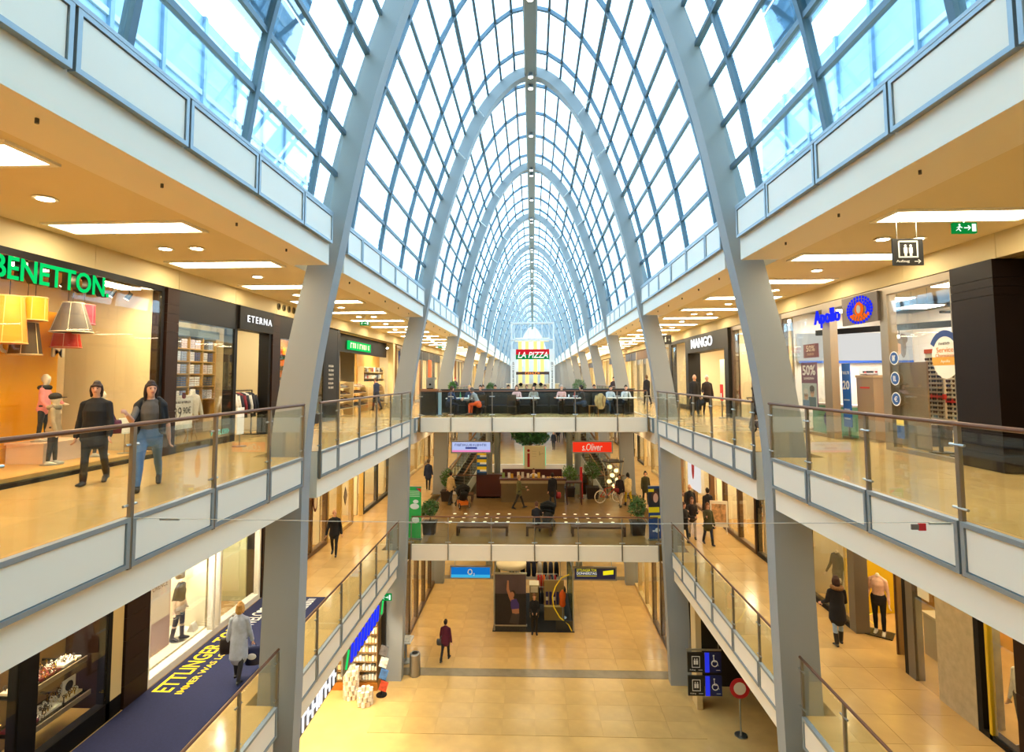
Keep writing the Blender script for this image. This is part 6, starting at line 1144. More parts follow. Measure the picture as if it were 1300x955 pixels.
# ------------------------------------------------------------------ sports kiosk on the ground floor
z = Z0; t = thing('floor_mat', 'large black floor mat under the ground floor sports kiosk', 'mat', (-.05, 28.6, z)); MB().box(-1.95, 1.85, 26.4, 31.0, z + .001, z + .03).build('pile', mat('#191b22', .8), t, True)
for x in (-1.9, 1.78):
    t = thing('glass_screen', 'framed glass side screen of the sports kiosk beside the %s' % ('runner poster' if x < 0 else 'yellow tube'), 'screen', (x, 28.7, z + .03)); MB().box(x, x + .06, 26.45, 26.51, z + .03, z + 2.65).build('post', STEEL, t, True); MB().box(x, x + .06, 30.9, 30.96, z + .03, z + 2.65).build('post', STEEL, t, True); MB().box(x + .02, x + .035, 26.55, 30.9, z + .1, z + 2.5).build('side_glass', glass('#9fb4b4', .2), t, True); MB().box(x, x + .06, 26.45, 30.96, z + 2.65, z + 2.7).build('top_rail', STEEL, t, True)
MB().box(1.0, 1.78, 26.46, 26.5, z + .03, z + .5).build('low_panel', mat('#20262c', .4), t, True)
t = thing('poster_wall', 'tall dark poster of a runner raising an arm in a purple top', 'poster', (-1.1, 26.4, z + .03)); MB().box(-.72, .72, -.02, .04, .3, 2.58).build('print', mat('#4a3c44', .5, 0, .25, 1.0), t); MB().box(-.72, .72, -.026, -.02, .3, 1.7).build('dark_forest', mat('#1d1818', .6, 0, .3, 5), t); MB().box(-.76, .76, -.04, .06, 2.58, 2.64).box(-.76, .76, -.04, .06, .24, .3).build('frame', STEEL, t); MB().box(-.7, .7, -.03, .02, 0, .24).build('base_strip', mat('#2a2c2c', .6, 0, .4, 20), t); SKN = mat('#a8745a', .6)
MB().tube([(.16, -.034, 1.3), (.0, -.034, 1.55), (-.13, -.034, 1.9), (-.12, -.034, 2.3)], [(.12, .006), (.08, .006), (.06, .006), (.035, .006)], 10, right=(1, 0, 0)).build('raised_arm', SKN, t); MB().ell((.08, -.034, 1.66), (.1, .008, .14)).build('head', SKN, t); MB().ell((.12, -.032, 1.7), (.12, .006, .16)).build('hair', mat('#2a1c16', .6), t); MB().tube([(.14, -.036, 1.45), (.2, -.036, 1.2), (.22, -.036, 1.02)], [(.13, .006), (.2, .006), (.18, .006)], 12, right=(1, 0, 0)).build('purple_top', mat('#3c2f7a', .6), t); MB().tube([(.22, -.035, 1.02), (.24, -.035, .8)], [(.17, .006), (.16, .006)], 12, right=(1, 0, 0)).build('waist', SKN, t); MB().tube([(.24, -.035, .8), (.15, -.035, .35)], [(.18, .006), (.22, .006)], 12, right=(1, 0, 0)).build('trousers', mat('#3a3436', .6), t)
for q in (-.6, .6): MB().box(q - .03, q + .03, .04, .3, 0, .05).build('foot', STEEL, t)
t = thing('round_canopy', 'round cream lamp canopy above the runner poster', 'lamp', (-1.1, 27.4, z)); mb = MB(); mb.smooth = True; mb.lathe([(.2, 2.62), (.72, 2.64), (.74, 2.8), (.7, 2.86), (.1, 2.9)], n=32); mb.build('canopy', mat('#f3e4bc', .5), t); MB().cyl((0, 0, .03), (0, 0, 2.64), .05, n=12).build('pole', STEEL, t); MB().cyl((0, 0, 0), (0, 0, .03), .3, n=20).build('foot', STEEL, t)
t = thing('shirt_display', 'beige display panel with rows of purple striped shirts', 'display panel', (.9, 27.6, z + .03)); MB().box(-.42, .55, 0, .06, 0, 1.9).build('board', mat('#a08a5c', .5), t)
for k in range(5): MB().box(-.34 + k * .17, -.22 + k * .17, -.03, 0, .75, 1.35).build('purple_shirt', mat('#2c2a6c', .7), t); MB().box(-.34 + k * .17, -.22 + k * .17, -.035, 0, .95 - .0, 1.12).build('label', mat(('#2c2a6c', '#d8d0c0')[k in (0, 2, 4)], .6), t)
MB().box(-.42, .5, -.12, 0, .66, .7).build('ledge', mat('#d8c890', .5), t)
def kiosk_rail(label, x0, x1, y, h, cols, zz):
    t = thing('clothes_rail', label, 'clothes rail', ((x0 + x1) / 2, y, zz))
    for x in (x0, x1): MB().tube([(x, y, zz), (x, y, zz + h)], .018, 8).build('upright', STEEL, t, True); MB().box(x - .02, x + .02, y - .2, y + .2, zz, zz + .03).build('foot', STEEL, t, True)
    MB().tube([(x0, y, zz + h), (x1, y, zz + h)], .016, 8).build('bar', STEEL, t, True)
    for i, c in enumerate(cols):
        x = x0 + .05 + (x1 - x0 - .1) * (i + .5) / len(cols); g = thing('hanging_garment', 'sports jacket on the ' + label, 'garment', (x, y, zz + h), 0, 'sports garments in the kiosk'); w = (x1 - x0) / len(cols) * .42; mb = MB(); mb.smooth = True; mb.tube([(0, 0, -.04), (0, 0, -.1), (0, 0, -.4), (0, 0, -.75)], [(.02, .03), (w * .8, .2), (w, .2), (w, .23)], 12, right=(1, 0, 0)); mb.build('cloth', mat(c, .8), g); MB().tube([(0, 0, -.04), (0, 0, .03), (.015, 0, .05)], .004, 5).build('hook', STEEL, g)
kiosk_rail('front rail of red and orange sportswear', .1, 1.2, 29.0, 1.7, ['#b82218', '#b82218', '#e8681c', '#6a6a68', '#7a3a3a', '#22304a', '#b02030'], z + .03); kiosk_rail('middle rail of navy and cream sportswear', .15, 1.15, 28.2, 1.35, ['#1c2440', '#16161c', '#1c2440', '#d8c890', '#1a2440', '#1c1c22', '#202a50'], z + .03); kiosk_rail('rear rail of black sportswear', -1.4, 1.4, 30.4, 1.9, ['#15131a', '#d8d0c4', '#1a1620', '#161a34', '#161a34', '#c8c0b4', '#17151c', '#2a2c40', '#131318'], z + .03)
t = thing('yellow_tube', 'thin yellow bent tube bowed across the kiosk corner', 'tube', (1.53, 27.0, z + .03)); MB().tube([(.12, -.35, 2.5), (-.25, -.38, 2.35), (-.55, -.42, 1.95), (-.68, -.45, 1.5), (-.62, -.47, 1.05), (-.35, -.5, .6), (.05, -.52, .3), (.2, -.53, 0)], .028, 8).build('tube', mat('#f0d21c', .4), t)
t = thing('cash_desk', 'cream cash desk at the kiosk entrance', 'desk', (-.0, 28.2, z + .03)); MB().box(-.22, .22, -.3, .3, 0, 1.5).build('body', mat('#8a7448', .5), t); MB().box(-.24, .24, -.32, .32, 1.5, 1.55).build('top', mat('#e6d9a8', .4), t); MB().box(-.18, .18, -.33, -.31, 1.2, 1.48).build('screen_back', mat('#f0e8cc', .4), t)
for i, (x, y_) in enumerate(((1.35, 27.2), (1.4, 27.9))):
    t = thing('mannequin_torso', ('sports torso form in orange behind the kiosk side glass', 'sports torso form in black behind the kiosk side glass')[i], 'display form', (x, y_, z + .03)); mb = MB(); mb.smooth = True; mb.tube([(0, 0, .9), (0, 0, 1.1), (0, 0, 1.35), (0, 0, 1.48), (0, 0, 1.55)], [(.15, .11), (.13, .1), (.17, .12), (.12, .09), (.05, .05)], 16, right=(1, 0, 0), round_=True); mb.build('shirt', mat(('#e0621c', '#1c1a1e')[i], .7), t); MB().cyl((0, 0, 0), (0, 0, .9), .02, n=8).build('stem', STEEL, t); MB().cyl((0, 0, 0), (0, 0, .02), .18, n=16).build('foot', STEEL, t)
# ------------------------------------------------------------------ people and mannequins
def seg_label(P, prims):
    best = np.full(len(P), 1e9); lab = np.zeros(len(P), int)
    for a, b, ra, rb, l in prims:
        a, b = np.array(a), np.array(b); d = b - a; L = d @ d + 1e-9
        t = np.clip(((P - a) @ d) / L, 0, 1); q = a + t[:, None] * d
        dist = np.linalg.norm(P - q, axis=1) - (ra + (rb - ra) * t)
        m = dist < best; best[m] = dist[m]; lab[m] = l
    return lab
class Body:
    """closed tapered tubes that are fused into one continuous skin"""
    def __init__(s): s.mb = MB(); s.pr = []
    def tube(s, pts, rs, l, n=12, right=None):
        rs = [r if isinstance(r, (list, tuple)) else (r, r) for r in rs]
        s.mb.tube(pts, rs, n, right=right, round_=True)
        for (a, b), (ra, rb) in zip(zip(pts, pts[1:]), zip(rs, rs[1:])): s.pr.append((tuple(a), tuple(b), (ra[0] + ra[1]) / 2, (rb[0] + rb[1]) / 2, l))
    def ell(s, c, r, l): s.mb.ell(c, r, 14, 10); s.pr.append((tuple(c), tuple(Vector(c) + Vector((0, 0, .001))), min(r), min(r), l))
    def build(s, name, mats, parent, vox, smooth=2):
        me = s.mb.mesh(name, mats[0]); o = bpy.data.objects.new(name, me); TMP.objects.link(o)
        r = o.modifiers.new('r', 'REMESH'); r.mode = 'VOXEL'; r.voxel_size = vox; r.use_smooth_shade = True
        if smooth: k = o.modifiers.new('s', 'SMOOTH'); k.factor = .5; k.iterations = smooth
        dg = bpy.context.evaluated_depsgraph_get(); nm = bpy.data.meshes.new_from_object(o.evaluated_get(dg))
        bpy.data.objects.remove(o); bpy.data.meshes.remove(me)
        nm.materials.clear()
        for m in mats: nm.materials.append(m)
        n = len(nm.polygons); c = np.empty(n * 3); nm.polygons.foreach_get('center', c)
        nm.polygons.foreach_set('material_index', seg_label(c.reshape(-1, 3), s.pr).astype(np.int32)); nm.polygons.foreach_set('use_smooth', np.ones(n, bool)); nm.update()
        q = bpy.data.objects.new(name, nm); C.objects.link(q); q.parent = parent; return q
SKINC = '#d9a384'
def person(label, loc, face, h=1.68, top='#222222', bottom='#2a2a30', shoes='#181614', hair='#2a1c14', skin=SKINC, legs=((12, 6), (-14, 14)), arms=((-8, 8, 10), (10, 8, 14)), sit=False, lean=0, turn=0, coat=None, coat_len=.5, hairs='short', vox=.013, name='person', cat='person', kid=False, headless=False, face_on=False, group=None, boots=None, sleeve=True, nohands=False, wide=1.0, headc=None, inward=(0, 0), tilt=0):
    """face: heading in degrees, 0 looks away from the camera (+Y), 90 to -X, 180 towards the camera"""
    t = thing(name, label, cat, loc, face, group); k = h / 1.7; hs = 1.18 if kid else 1.0
    B = Body(); S_, T_, L_, F_, H_ = 0, 1, 2, 3, 4
    hip = .505 * h; th, sh = .245 * h, .235 * h
    J = {}
    low = 1e9
    for i, q in enumerate((-1, 1)):
        a, b = legs[i]; a, b = rad(a), rad(b); p0 = Vector((q * .088 * k, 0, hip)); p1 = p0 + Vector((q * .01, math.sin(a), -math.cos(a))) * th; p2 = p1 + Vector((0, math.sin(a - b), -math.cos(a - b))) * sh
        J[i] = (p0, p1, p2); low = min(low, p2.z - .075 * k)
    dz = Vector((0, 0, -low))
    al = rad(lean)
    def up(x, y, z):      # point of the upper body, leaned about the hips
        zz = z - hip; return Vector((x, y * math.cos(al) + zz * math.sin(al), hip + zz * math.cos(al) - y * math.sin(al))) + dz
    w = wide
    for i, q in enumerate((-1, 1)):
        p0, p1, p2 = (p + dz for p in J[i]); pitch = rad(legs[i][0] - legs[i][1]); 
        B.tube([p0 + Vector((0, 0, .03 * k)), p0.lerp(p1, .35), p1], [.092 * k * w, .082 * k * w, .058 * k], L_); B.tube([p1, p1.lerp(p2, .3), p2 + Vector((0, 0, .02))], [.056 * k, .058 * k, .042 * k], L_)
        if boots and boots > 1: B.tube([p0.lerp(p1, .55), p1], [.076 * k * w, .062 * k], F_); B.ell(p1, (.066 * k, .066 * k, .07 * k), F_)
        if boots: m_ = p1.lerp(p2, 1 - min(boots, 1)); B.tube([m_, p2], [.06 * k, .05 * k], F_)
        fp = max(-.5, min(.5, pitch)) if not sit else 0
        toe = p2 + Vector((q * .012, .165 * k * math.cos(fp), -.05 * k + .12 * k * math.sin(fp))); heel = p2 + Vector((0, -.05 * k, -.045 * k)); B.tube([heel, p2 + Vector((0, .05 * k, -.035 * k)), toe], [(.037 * k, .032 * k), (.044 * k, .04 * k), (.04 * k, .024 * k)], F_, right=(1, 0, 0)); B.tube([p2 + Vector((0, 0, .02 * k)), p2 + Vector((0, 0, -.04 * k))], [.042 * k, .042 * k], F_)
    R0 = (1, 0, 0)
    B.tube([up(0, 0, hip - .05 * h), up(0, 0, hip + .03 * h)], [(.155 * k * w, .11 * k * w), (.16 * k * w, .115 * k * w)], L_, 16, R0)
    B.tube([up(0, 0, hip + .045 * h), up(0, .01, .61 * h), up(0, .012, .70 * h), up(0, 0, .765 * h), up(0, -.005, .80 * h)], [(.15 * k * w, .112 * k * w), (.132 * k * w, .102 * k * w), (.15 * k * w, .118 * k * w), (.14 * k * w, .1 * k), (.085 * k, .066 * k)], T_, 18, R0)
    for q in (-1, 1): B.tube([up(q * .04 * k, -.005, .808 * h), up(q * .145 * k * w, -.005, .772 * h)], [.05 * k, .046 * k], T_)
    hc = up(0, .02 * k, .915 * h + (hs - 1) * .05)
    if not headless:
        B.tube([up(0, 0, .80 * h), up(0, .008, .87 * h)], [.058 * k, .05 * k], S_); hr = k * hs
        tr = rad(turn); fx, fy = -math.sin(tr), math.cos(tr)
        def hp_(x, y, z): return hc + Vector((x * math.cos(tr) - y * math.sin(tr), x * math.sin(tr) + y * math.cos(tr), z)) 
        RX = (math.cos(tr), math.sin(tr), 0)
        B.tube([hp_(0, .022 * hr, -.085 * hr), hp_(0, .012 * hr, -.045 * hr), hp_(0, 0, 0), hp_(0, -.006 * hr, .05 * hr), hp_(0, -.01 * hr, .075 * hr)], [(.042 * hr, .05 * hr), (.06 * hr, .075 * hr), (.072 * hr, .092 * hr), (.07 * hr, .09 * hr), (.052 * hr, .067 * hr)], S_, 16, RX)
        if name == 'person':
            B.tube([hp_(0, .088 * hr, .012 * hr), hp_(0, .104 * hr, -.02 * hr)], [.009 * hr, .014 * hr], S_, 8)
            for q in (-1, 1): B.ell(hp_(q * .074 * hr, -.005, -.005), (.012 * hr, .02 * hr, .03 * hr), S_)
    if headless: B.tube([up(0, 0, .79 * h), up(0, .008, .845 * h)], [.055 * k, .048 * k], S_)
    hands = []
    for i, q in enumerate((-1, 1)):
        a, ab, e = arms[i]; a, ab, e = rad(a), rad(ab), rad(e); s0 = up(q * .16 * k * w, 0, .768 * h); d1 = Vector((q * math.sin(ab), math.sin(a) * math.cos(ab), -math.cos(a) * math.cos(ab))); p1 = s0 + d1 * .172 * h
        c = inward[i]; d2 = Vector((q * (math.sin(ab) * .6 - c), math.sin(a + e), -math.cos(a + e))).normalized(); p2 = p1 + d2 * .145 * h
        sl = T_ if sleeve else S_
        B.tube([s0, s0.lerp(p1, .5), p1], [.052 * k, .048 * k, .04 * k], T_); B.tube([p1, p1.lerp(p2, .35), p2], [.04 * k, .038 * k, .028 * k], sl)
        if not nohands:
            u = Vector((0, 0, 1)) if abs(d2.z) < .8 else Vector((0, 1, 0)); sd = d2.cross(Vector((1, 0, 0))); sd = sd.normalized() if sd.length > .1 else Vector((0, 1, 0)); nr = d2.cross(sd).normalized()
            pc = p2 + d2 * .05 * k; B.tube([p2 - d2 * .01, pc, p2 + d2 * .085 * k], [(.024 * k, .02 * k), (.036 * k, .017 * k), (.034 * k, .014 * k)], S_, 10, sd)
            for f_, (o_, L) in enumerate(((-.028, .06), (-.010, .072), (.009, .068), (.027, .052))):
                b0 = p2 + d2 * .08 * k + sd * o_ * k; b1 = b0 + d2 * L * .55 * k - nr * q * .012 * k; b2 = b1 + d2 * L * .4 * k - nr * q * .03 * k; B.tube([b0, b1, b2], [.0095 * k, .009 * k, .0075 * k], S_, 7)
            b0 = p2 + d2 * .035 * k + sd * .03 * k; B.tube([b0, b0 + sd * .03 * k + d2 * .03 * k, b0 + sd * .032 * k + d2 * .062 * k - nr * q * .01], [.012 * k, .011 * k, .009 * k], S_, 7)
        hands.append(p2 + d2 * .09 * k); J[i + 2] = (s0, p1, p2)
    mats = [mat(skin, .55), mat(top, .8, 0, .12, 12), mat(bottom, .8, 0, .12, 12), mat(shoes, .5), mat(headc or skin, .5)]
    body_ = B.build('body', mats, t, vox)
    if not headless and name == 'person':
        Hb = Body()
        Hb.tube([hp_(0, -.03 * hr, -.02 * hr), hp_(0, -.022 * hr, .035 * hr), hp_(0, -.016 * hr, .065 * hr), hp_(0, -.012 * hr, .09 * hr)], [(.078 * hr, .075 * hr), (.083 * hr, .09 * hr), (.079 * hr, .098 * hr), (.06 * hr, .075 * hr)], 0, 16, RX)
        Hb.tube([hp_(-.05 * hr, .066 * hr, .066 * hr), hp_(0, .078 * hr, .075 * hr), hp_(.05 * hr, .066 * hr, .066 * hr)], [.012 * hr, .014 * hr, .012 * hr], 0, 8)
        if hairs in ('long', 'bob', 'fringe', 'pony'):
            lw = {'long': -.24, 'bob': -.1, 'fringe': -.12, 'pony': -.05}[hairs]
            Hb.tube([hp_(0, -.045 * hr, .02 * hr), hp_(0, -.06 * hr, -.06 * hr), hp_(0, -.065 * hr, lw * hr)], [(.085 * hr, .06 * hr), (.088 * hr, .05 * hr), (.07 * hr, .03 * hr)], 0, 14, RX)
            for q in (-1, 1): Hb.tube([hp_(q * .066 * hr, .01 * hr, .05 * hr), hp_(q * .078 * hr, .005 * hr, -.02 * hr), hp_(q * .072 * hr, -.01 * hr, max(lw, -.16) * hr)], [.022 * hr, .024 * hr, .018 * hr], 0, 9)
        if hairs == 'fringe': Hb.tube([hp_(-.058 * hr, .062 * hr, .05 * hr), hp_(0, .08 * hr, .058 * hr), hp_(.058 * hr, .062 * hr, .05 * hr)], [.02 * hr, .02 * hr, .02 * hr], 0, 9)
        if hairs == 'pony': Hb.tube([hp_(0, -.1 * hr, .04 * hr), hp_(0, -.14 * hr, -.02 * hr), hp_(0, -.13 * hr, -.15 * hr)], [.03 * hr, .032 * hr, .015 * hr], 0, 9)
        if hairs != 'bald': Hb.build('hair', [mat(hair, .7, 0, .2, 30)], t, max(vox * .8, .009), 1)
        if face_on:
            for q in (-1, 1):
                MB().ell(tuple(hp_(q * .029 * hr, .083 * hr, .012 * hr)), (.012 * hr, .008 * hr, .007 * hr), 8, 6).build('eye', mat('#241812', .3), body_); MB().tube([hp_(q * .014 * hr, .09 * hr, .03 * hr), hp_(q * .044 * hr, .078 * hr, .031 * hr)], .004 * hr, 5).build('eyebrow', mat(hair, .7), body_)
            MB().tube([hp_(-.02 * hr, .079 * hr, -.05 * hr), hp_(0, .087 * hr, -.048 * hr), hp_(.02 * hr, .079 * hr, -.05 * hr)], .006 * hr, 6).build('lips', mat('#a0504a', .5), body_)
    if coat:
        K = Body(); zb = hip - coat_len * .3 * h if coat_len else hip
        a0 = [up(0, .005, hip + (.62 - .505) * h * 0 + .0)] 
        pts = [Vector((0, .0, zb)) + dz if lean < 20 else up(0, 0, zb), up(0, 0, hip), up(0, .008, .60 * h), up(0, .01, .70 * h), up(0, 0, .775 * h), up(0, -.01, .822 * h)]
        K.tube(pts, [(.192 * k * w, .16 * k * w), (.178 * k * w, .142 * k * w), (.156 * k * w, .125 * k * w), (.163 * k * w, .132 * k * w), (.14 * k * w, .11 * k), (.066 * k, .064 * k)], 0, 18, R0)
        for i, q in enumerate((-1, 1)):
            s0, p1, p2 = J[i + 2]; K.tube([up(q * .035 * k, -.01, .80 * h), s0], [.05 * k, .054 * k], 0); K.tube([s0, s0.lerp(p1, .5), p1], [.054 * k, .054 * k, .05 * k], 0); K.tube([p1, p1.lerp(p2, .5), p2], [.054 * k, .05 * k, .042 * k], 0)
        K.build('jacket', [mat(coat, .85, 0, .12, 10)], t, vox * 1.05)
    t['_hands'] = [tuple(p) for p in hands]; t['_head'] = tuple(hc); t['_sh'] = [tuple(J[2][0]), tuple(J[3][0])]
    return t
def hand_of(t, i): return Vector(t['_hands'][i])
def bag(t, name, pos, size, col, strap=None, part=True):
    """bag parented as a part only if worn; carried bags are things of their own"""
    M_ = Matrix.Rotation(t.rotation_euler.z, 3, 'Z'); wp = M_ @ Vector(pos) + t.location
    return wp
def carried(label, t, pos, size, col, handle=True, name='handbag', strap_to=None):
    M_ = Matrix.Rotation(t.rotation_euler.z, 3, 'Z'); wp = M_ @ Vector(pos) + t.location
    o = thing(name, label, 'bag', wp, math.degrees(t.rotation_euler.z)); a, b, c = size; mb = MB(); mb.smooth = True
    mb.tube([(0, 0, -c), (0, 0, -c * .6), (0, 0, -c * .15), (0, 0, 0)], [(a * .45, b * .45), (a * .5, b * .5), (a * .46, b * .4), (a * .4, b * .2)], 14, right=(1, 0, 0)); mb.build('body', mat(col, .6), o)
    if strap_to is not None:
        sp_ = M_.inverted() @ (M_ @ (Vector(strap_to) - Vector(pos))); MB().tube([(0, a * 0 + b * .3, -.02), tuple(sp_), (0, -b * .3, -.02)], .012, 6).build('strap', mat(col, .6), o)
    elif handle: MB().tube([(-a * .2, 0, -.01), (-a * .12, 0, .09), (a * .12, 0, .09), (a * .2, 0, -.01)], .008, 6).build('handle', mat(col, .6), o)
    return o

# two women walking on the upper gallery, left
p = person('woman in black top and trousers with dark fringe walking with a friend', (-6.98, 8.62, 0), 200, 1.62, '#141214', '#17151a', '#161212', '#2a1712', legs=((-16, 10), (14, 8)), arms=((6, 9, 18), (-4, 10, 16)), coat='#161416', coat_len=.25, hairs='fringe', vox=.009, turn=6, face_on=True, wide=1.12, boots=.3)
p = person('woman in grey top, black cardigan and blue jeans striding past the clothes shop', (-5.86, 8.3, 0), 208, 1.68, '#5a5450', '#4a6a94', '#191513', '#2c1812', legs=((-28, 10), (27, 6)), arms=((-14, 12, 12), (42, 10, 74)), hairs='long', vox=.009, turn=22, face_on=True, coat=None, sleeve=False, lean=2)
K = Body()
for i, q in enumerate((-1, 1)):
    s0 = Vector(p['_sh'][i]); K.tube([(q * .09, -.03, 1.33), s0 + Vector((q * .01, 0, .0))], [.06, .06], 0); e1 = s0 + (Vector((q * .035, .1, -.2)) if q > 0 else Vector((q * .04, -.06, -.24))); K.tube([s0, e1], [.062, .052], 0); K.tube([(q * .13, -.02, 1.3), (q * .15, .0, 1.1), (q * .16, .0, .86)], [(.05, .1), (.045, .12), (.05, .13)], 0, 12, (1, 0, 0))
K.tube([(0, -.075, 1.33), (0, -.085, 1.1), (0, -.09, .86)], [(.15, .05), (.14, .05), (.16, .05)], 0, 14, (1, 0, 0)); K.build('cardigan', [mat('#131113', .85)], p, .012)
carried('purple shoulder bag hanging at the black-clad woman', C.objects['person'], (-.25, -.05, 1.0), (.2, .1, .22), '#5a1c3a', strap_to=(-.15, 0, 1.3))
# child mannequins in the window
def kidm(label, x, y, z, face, h, top, bottom, coat=None, cap=None, scarf=None, arms=((5, 10, 12), (5, 10, 12)), shoes='#ece6dc'):
    t = person(label, (x, y, z), face, h, top, bottom, shoes, skin='#efe4d2', name='child_mannequin', cat='mannequin', kid=True, legs=((4, 2), (-3, 2)), arms=arms, coat=coat, coat_len=.1, vox=.011)
    hc = Vector(t['_head'])
    if cap: mb = MB(); mb.smooth = True; mb.ell(hc + Vector((0, -.01, .045)), (.085, .1, .07)); mb.build('cap', mat(cap, .8), t); MB().box(hc.x - .06, hc.x + .06, hc.y + .06, hc.y + .15, hc.z + .02, hc.z + .035).build('peak', mat(cap, .8), t)
    if scarf: mb = MB(); mb.smooth = True; mb.torus(hc + Vector((0, -.015, -.15)), .07, .045, 'z', 18, 8); mb.build('scarf', mat(scarf, .9, 0, .3, 20), t)
    MB().cyl((0, 0, 0), (0, 0, .012), .17, n=20).build('stand', STEEL, t); return t
kidm('child mannequin in a pink jacket and dark scarf on the plinth', -9.15, 10.05, .51, -70, 1.22, '#e8a0a4', '#1c1a1e', coat='#ec9aa0', scarf='#221c1c', arms=((12, 28, 50), (10, 12, 30)))
kidm('child mannequin in a dark cap and beige gilet', -8.6, 9.66, .14, -60, 1.24, '#7a4a4a', '#2c2c30', coat='#a8977c', cap='#1d1a1c', scarf='#8a8270')
kidm('child mannequin in a black quilted jacket with green trim', -8.62, 10.75, .14, -75, 1.26, '#2c2a2c', '#3a3c46', coat='#2a2a2c', scarf='#1c1a1a', arms=((0, 22, 20), (0, 22, 20)))
# couple by the fashion shop, people far on the upper gallery
person('bald man in a black jacket walking out of the fashion shop', (6.9, 23.9, 0), 178, 1.76, '#1c1a1c', '#26262c', hair='#8a8078', hairs='bald', coat='#1a181a', coat_len=.3, vox=.016)
q = person('older man in a dark red-brown jacket carrying a black bag', (7.55, 24.3, 0), 176, 1.72, '#2a1c1a', '#201e22', hair='#cfc8be', coat='#241816', coat_len=.35, vox=.016, arms=((4, 8, 8), (14, 10, 60))); carried('black holdall carried by the man in red-brown', q, (.27, .05, .72), (.42, .2, .3), '#16130f')
person('person in a light blue shirt seen from behind on the upper gallery', (5.75, 34.6, 0), 5, 1.7, '#5b9bd0', '#2a3448', hair='#6a4a30', vox=.018); person('person in a dark jacket standing beside the blue shirt', (6.9, 33.8, 0), 20, 1.78, '#1c1f30', '#1a1a20', hair='#7a5a40', coat='#1a1d2c', coat_len=.3, vox=.018); person('dark haired person passing behind the blue shirt', (5.35, 36.8, 0), 170, 1.68, '#3a2a2c', '#22222a', vox=.018)
person('person in a black suit far beyond the restaurant', (-5.4, 46, 0), 180, 1.75, '#1a1a1e', '#16161a', vox=.02); person('person with a white shirt under a dark jacket beyond the restaurant', (5.5, 45, 0), 180, 1.75, '#e8e4de', '#1a1a1e', coat='#16161a', coat_len=.3, vox=.02); person('shopper with a red cap beyond the orange banner', (-6.2, 44, 0), 150, 1.7, '#3a3a4c', '#8a6a3a', hair='#b81c20', vox=.02)
person('customer in navy browsing in the shoe shop', (-8.1, 28.4, 0), 60, 1.7, '#23304e', '#1c2234', hair='#2a1c16', vox=.018)
person('woman in a dark coat with orange scarf pushing the grey pushchair', (6.98, 17.5, 0), 195, 1.66, '#d8622a', '#201a1c', hair='#3a2014', coat='#1c1818', coat_len=.5, hairs='long', arms=((38, 4, 30), (38, 4, 30)), vox=.014)
# restaurant guests
def diner(label, x, y, face, top, hair='#2a1c14', bottom='#23232a', coat=None, h=1.68, lean=8, arms=((35, 10, 60), (35, 10, 60)), shoes='#1c1814', hairs='short', skin=SKINC):
    return person(label, (x, y, 0), face, h, top, bottom, shoes, hair, skin, legs=((86, 84), (84, 82)), arms=arms, sit=True, lean=lean, coat=coat, coat_len=.0, hairs=hairs, vox=.016)
diner('worker in bright orange trousers and grey shirt bent over his meal', -2.42, 24.55, 62, '#8c8a88', '#5a5048', '#e8581c', lean=30, shoes='#5a5048'); diner('guest in a blue pullover at the table of the orange worker', -3.75, 24.55, -50, '#22345c', '#3a2418', '#1c2030', lean=14); diner('fair haired guest in dark blue behind the worker', -2.95, 25.9, 180, '#2a3450', '#d8b070'); diner('black haired guest half hidden behind the worker', -2.45, 26.0, 175, '#1c1c22')
diner('guest in a pale pink blouse at the middle table', -.75, 25.9, 180, '#d8a8a0', '#5a3a26', hairs='long'); diner('guest in grey beside the one in pink', .05, 25.9, 175, '#8a8478', '#2a1a12', hairs='bob'); diner('grey haired guest in pink with folded arms', 1.35, 25.9, 170, '#d8a49a', '#b8aca0'); diner('guest in dark clothes and jeans facing the grey haired one', 2.3, 25.1, 60, '#23222a', '#1c1512', '#2c4060', lean=10)
diner('man in a pale striped shirt leaning over the last table', 3.55, 25.9, 190, '#c2ccd4', '#2a1c14', '#3a4c68', lean=18); diner('man in a light grey shirt at the end of the last table', 4.3, 25.9, 178, '#c4c8cc', '#241a14', lean=14)
for i, (x, c) in enumerate(((-1.85, '#2a3a6a'), (-2.45, '#c89aa8'), (-1.2, '#3a2a30'), (.6, '#23202a'), (-.3, '#2a2430'), (3.0, '#4a2c2c'))): person(('guest in blue seated behind the partition', 'guest in pale pink seated behind the partition', 'dark dressed guest seated behind the partition beside the blue one', 'black haired guest seated behind the partition below the pizza sign', 'second black haired guest seated below the pizza sign', 'guest in maroon seated behind the partition near the striped shirt')[i], (x, 27.2, 0), 180, 1.66, c, '#23232a', legs=((86, 84), (84, 82)), sit=True, hair=('#3a2418', '#6a4a30', '#1c1410')[i % 3], vox=.02)
for i, (x0, x1) in enumerate(((-2.8, -.85), (-.65, .95), (2.6, 3.4))):
    t = thing('restaurant_bench', ('plain bench behind the partition for the guest in blue', 'plain bench behind the partition below the pizza sign', 'plain short bench behind the partition for the guest in maroon')[i], 'bench', ((x0 + x1) / 2, 27.2, 0)); MB().box(x0, x1, 27.05, 27.45, .32, .38).build('seat', mat('#2c2622', .5), t, True)
    for x in (x0 + .05, x1 - .1): MB().box(x, x + .05, 27.1, 27.4, 0, .32).build('leg', mat('#2c2622', .5), t, True)
